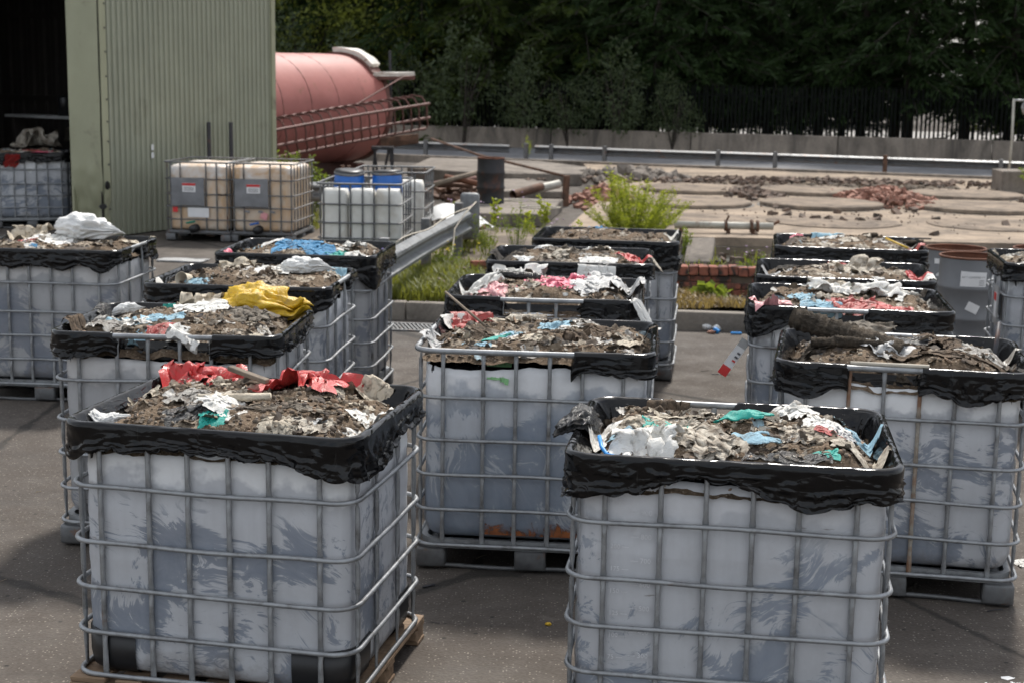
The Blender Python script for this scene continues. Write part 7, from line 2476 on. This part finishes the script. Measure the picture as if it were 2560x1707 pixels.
# ---- litter on the tarmac
def small(name, m, loc, rz, label, cat, rx=0, ry=0, sc=None, group=None):
    o = ob(name, m, None, loc, (rx, ry, rz), sc)
    return tag(o, label, cat, group)
small('blue_plastic_block', bevbox('blue_plastic_block', (.115, .05, .05), MT['blue_bit'], .006), (1.82, 15.08, .03), .0, 'blue plastic block by the kerb', 'plastic block')
small('blue_strip', bevbox('blue_strip', (.11, .03, .022), MT['blue_bit'], .006), (2.22, 14.72, .016), .0, 'thin blue strip of plastic on the tarmac by the kerb', 'plastic strip')
small('blue_stopper', bevbox('blue_stopper', (.07, .04, .05), MT['blue_bit'], .015, 2), (2.03, 14.78, .028), -.6, 'small blue cap beside the white cups', 'cap', 0, .5)
for i, (x, y) in enumerate(((1.96, 14.95), (2.045, 14.88))):
    V, F = LUMPS[i]
    small('foam_cup', me('foam_cup', V * np.array([.055, .07, .06]), F, MT['p_white']), (x, y, .035), i * .7, 'left white foam cup in the gutter' if i == 0 else 'right white foam cup in the gutter', 'cup')
small('brick_chip', me('brick_chip', *lump(4, .05, .4), MT['brick_pale']), (1.98, 14.77, .018), 0, 'red brick chip in front of the white cups', 'brick chip')
for i, (x, y, s, lab) in enumerate(((1.80, 12.72, .17, 'black torn film lying on the tarmac between the rows'), (1.68, 12.86, .08, 'small black film scrap on the tarmac between the rows'), (1.95, 12.0, .10, 'thin black scrap on the tarmac nearer the bins'))):
    small('film_scrap', piece_mesh('rope', 'p_black', i), (x, y, .001), i * .4 - .1, lab, 'scrap', 0, 0, s)
V, F = lathe([(0, .02), (.014, .017), (.02, .008), (.016, 0), (0, 0)], 12)
small('brass_nut', me('brass_nut', V, F, MT['p_yellow']), (.19, 6.70, .001), 0, 'small orange-brown seed on the tarmac in the middle front', 'seed', 0, 0, (.8, .55, .7))
V, F = tube([(-.035, 0, .006), (.035, .008, .006)], .006, 6)
small('dark_peg', me('dark_peg', V, F, MT['post_dark']), (-.395, 7.2, 0), .5, 'short dark peg on the tarmac by the wooden pallet', 'peg')
small('paper_scrap', piece_mesh('sheet', 'c_white', 3), (2.745, 7.72, .004), .4, 'crumpled white paper on the tarmac at the right edge', 'paper', 0, 0, .13)
rl = random.Random(9)
tw = [me('twig', *tube([(-.03, 0, .003), (0, .004, .004), (.03, 0, .003)], .0018, 4), MT[m_]) for m_ in ('oldwood', 'drygrass', 'post_dark')]
for i in range(46):
    x, y = rl.uniform(-3.2, 3.4), rl.uniform(5.4, 11.5)
    o = ob('twig', tw[i % 3], None, (x, y, .001), (0, 0, rl.uniform(0, 6.28)), rl.uniform(.5, 1.5))
    tag(o, 'tiny twig scattered on the tarmac', 'twig', 'twigs scattered on the tarmac')
rs = np.random.RandomState(44)
mb = MB()
for i in range(1000):
    x, y = rs.uniform(-4.5, 4.2), 5.0 + 9.3 * rs.rand() ** 1.6
    V, F = LUMPS[rs.randint(12)]
    mb.add(V * rs.uniform(.002, .0065) * np.array([1, 1, .6]) + np.array([x, y, .0015]), F)
gr_ = ob('grit', mb.mesh('grit', MT['kerb'], False))
tag(gr_, 'fine pale grit scattered over the tarmac', 'grit', None, 'stuff')
# cement spill at the lower right
mb = MB()
for i in range(260):
    u = rs.normal(0, 1, 2)
    x, y = 2.20 + u[0] * .10, 6.0 + u[1] * .08 - .25 * abs(u[0]) * .2
    V, F = LUMPS[rs.randint(12)]
    k = rs.uniform(.002, .008) if rs.rand() < .85 else rs.uniform(.012, .03)
    mb.add(V * np.array([k, k, min(k, .004) * .8]) + np.array([x, y, .001]), F)
tag(ob('cement_spill', mb.mesh('cement_spill', MT['label_white'], False)), 'white cement spill on the tarmac at the lower right', 'spill', None, 'stuff')

# things on the shelf line inside the shed
for i, (x, y, z, mt, lab) in enumerate(((-8.05, 25.5, 1.15, 'c_dirty', 'pale rag heap on the waste at the back of the shed'), (-7.3, 25.9, 1.15, 'c_grey', 'grey rag heap at the back right of the shed'), (-7.5, 23.5, 1.2, 'p_dullred', 'red rag on the doorway tote'), (-7.32, 23.45, 1.18, 'p_pink', 'pink scrap on the doorway tote'), (-7.72, 23.22, 1.05, 'p_red', 'red rag hanging down the doorway tote'))):
    o = ob('rag', piece_mesh('bag' if i < 2 else 'sheet', mt, i), None, (x, y, z), (R(60) if i == 4 else 0, 0, i), (.8 if i < 2 else .28))
    tag(o, lab, 'rag')
o = ob('shelf', bevbox('shelf', (2.2, .4, .05), MT['p_grey'], .005), None, (-7.9, 26.3, 1.62), (0, 0, R(150)))
tag(o, 'long grey shelf at the back of the shed', 'shelf')
for sx in (-.95, .95):
    ob('bracket', bevbox('bracket', (.06, .3, 1.6), MT['shed_in'], .004), o, (sx, 0, -.82))
V, F = lathe([(0, 0), (.12, 0), (.12, .3), (.1, .34), (0, .34)], 16)
tag(ob('tin', me('tin', V, F, MT['black_plastic']), None, (-7.75, 26.2, 1.645)), 'dark tin standing on the shed shelf', 'tin')
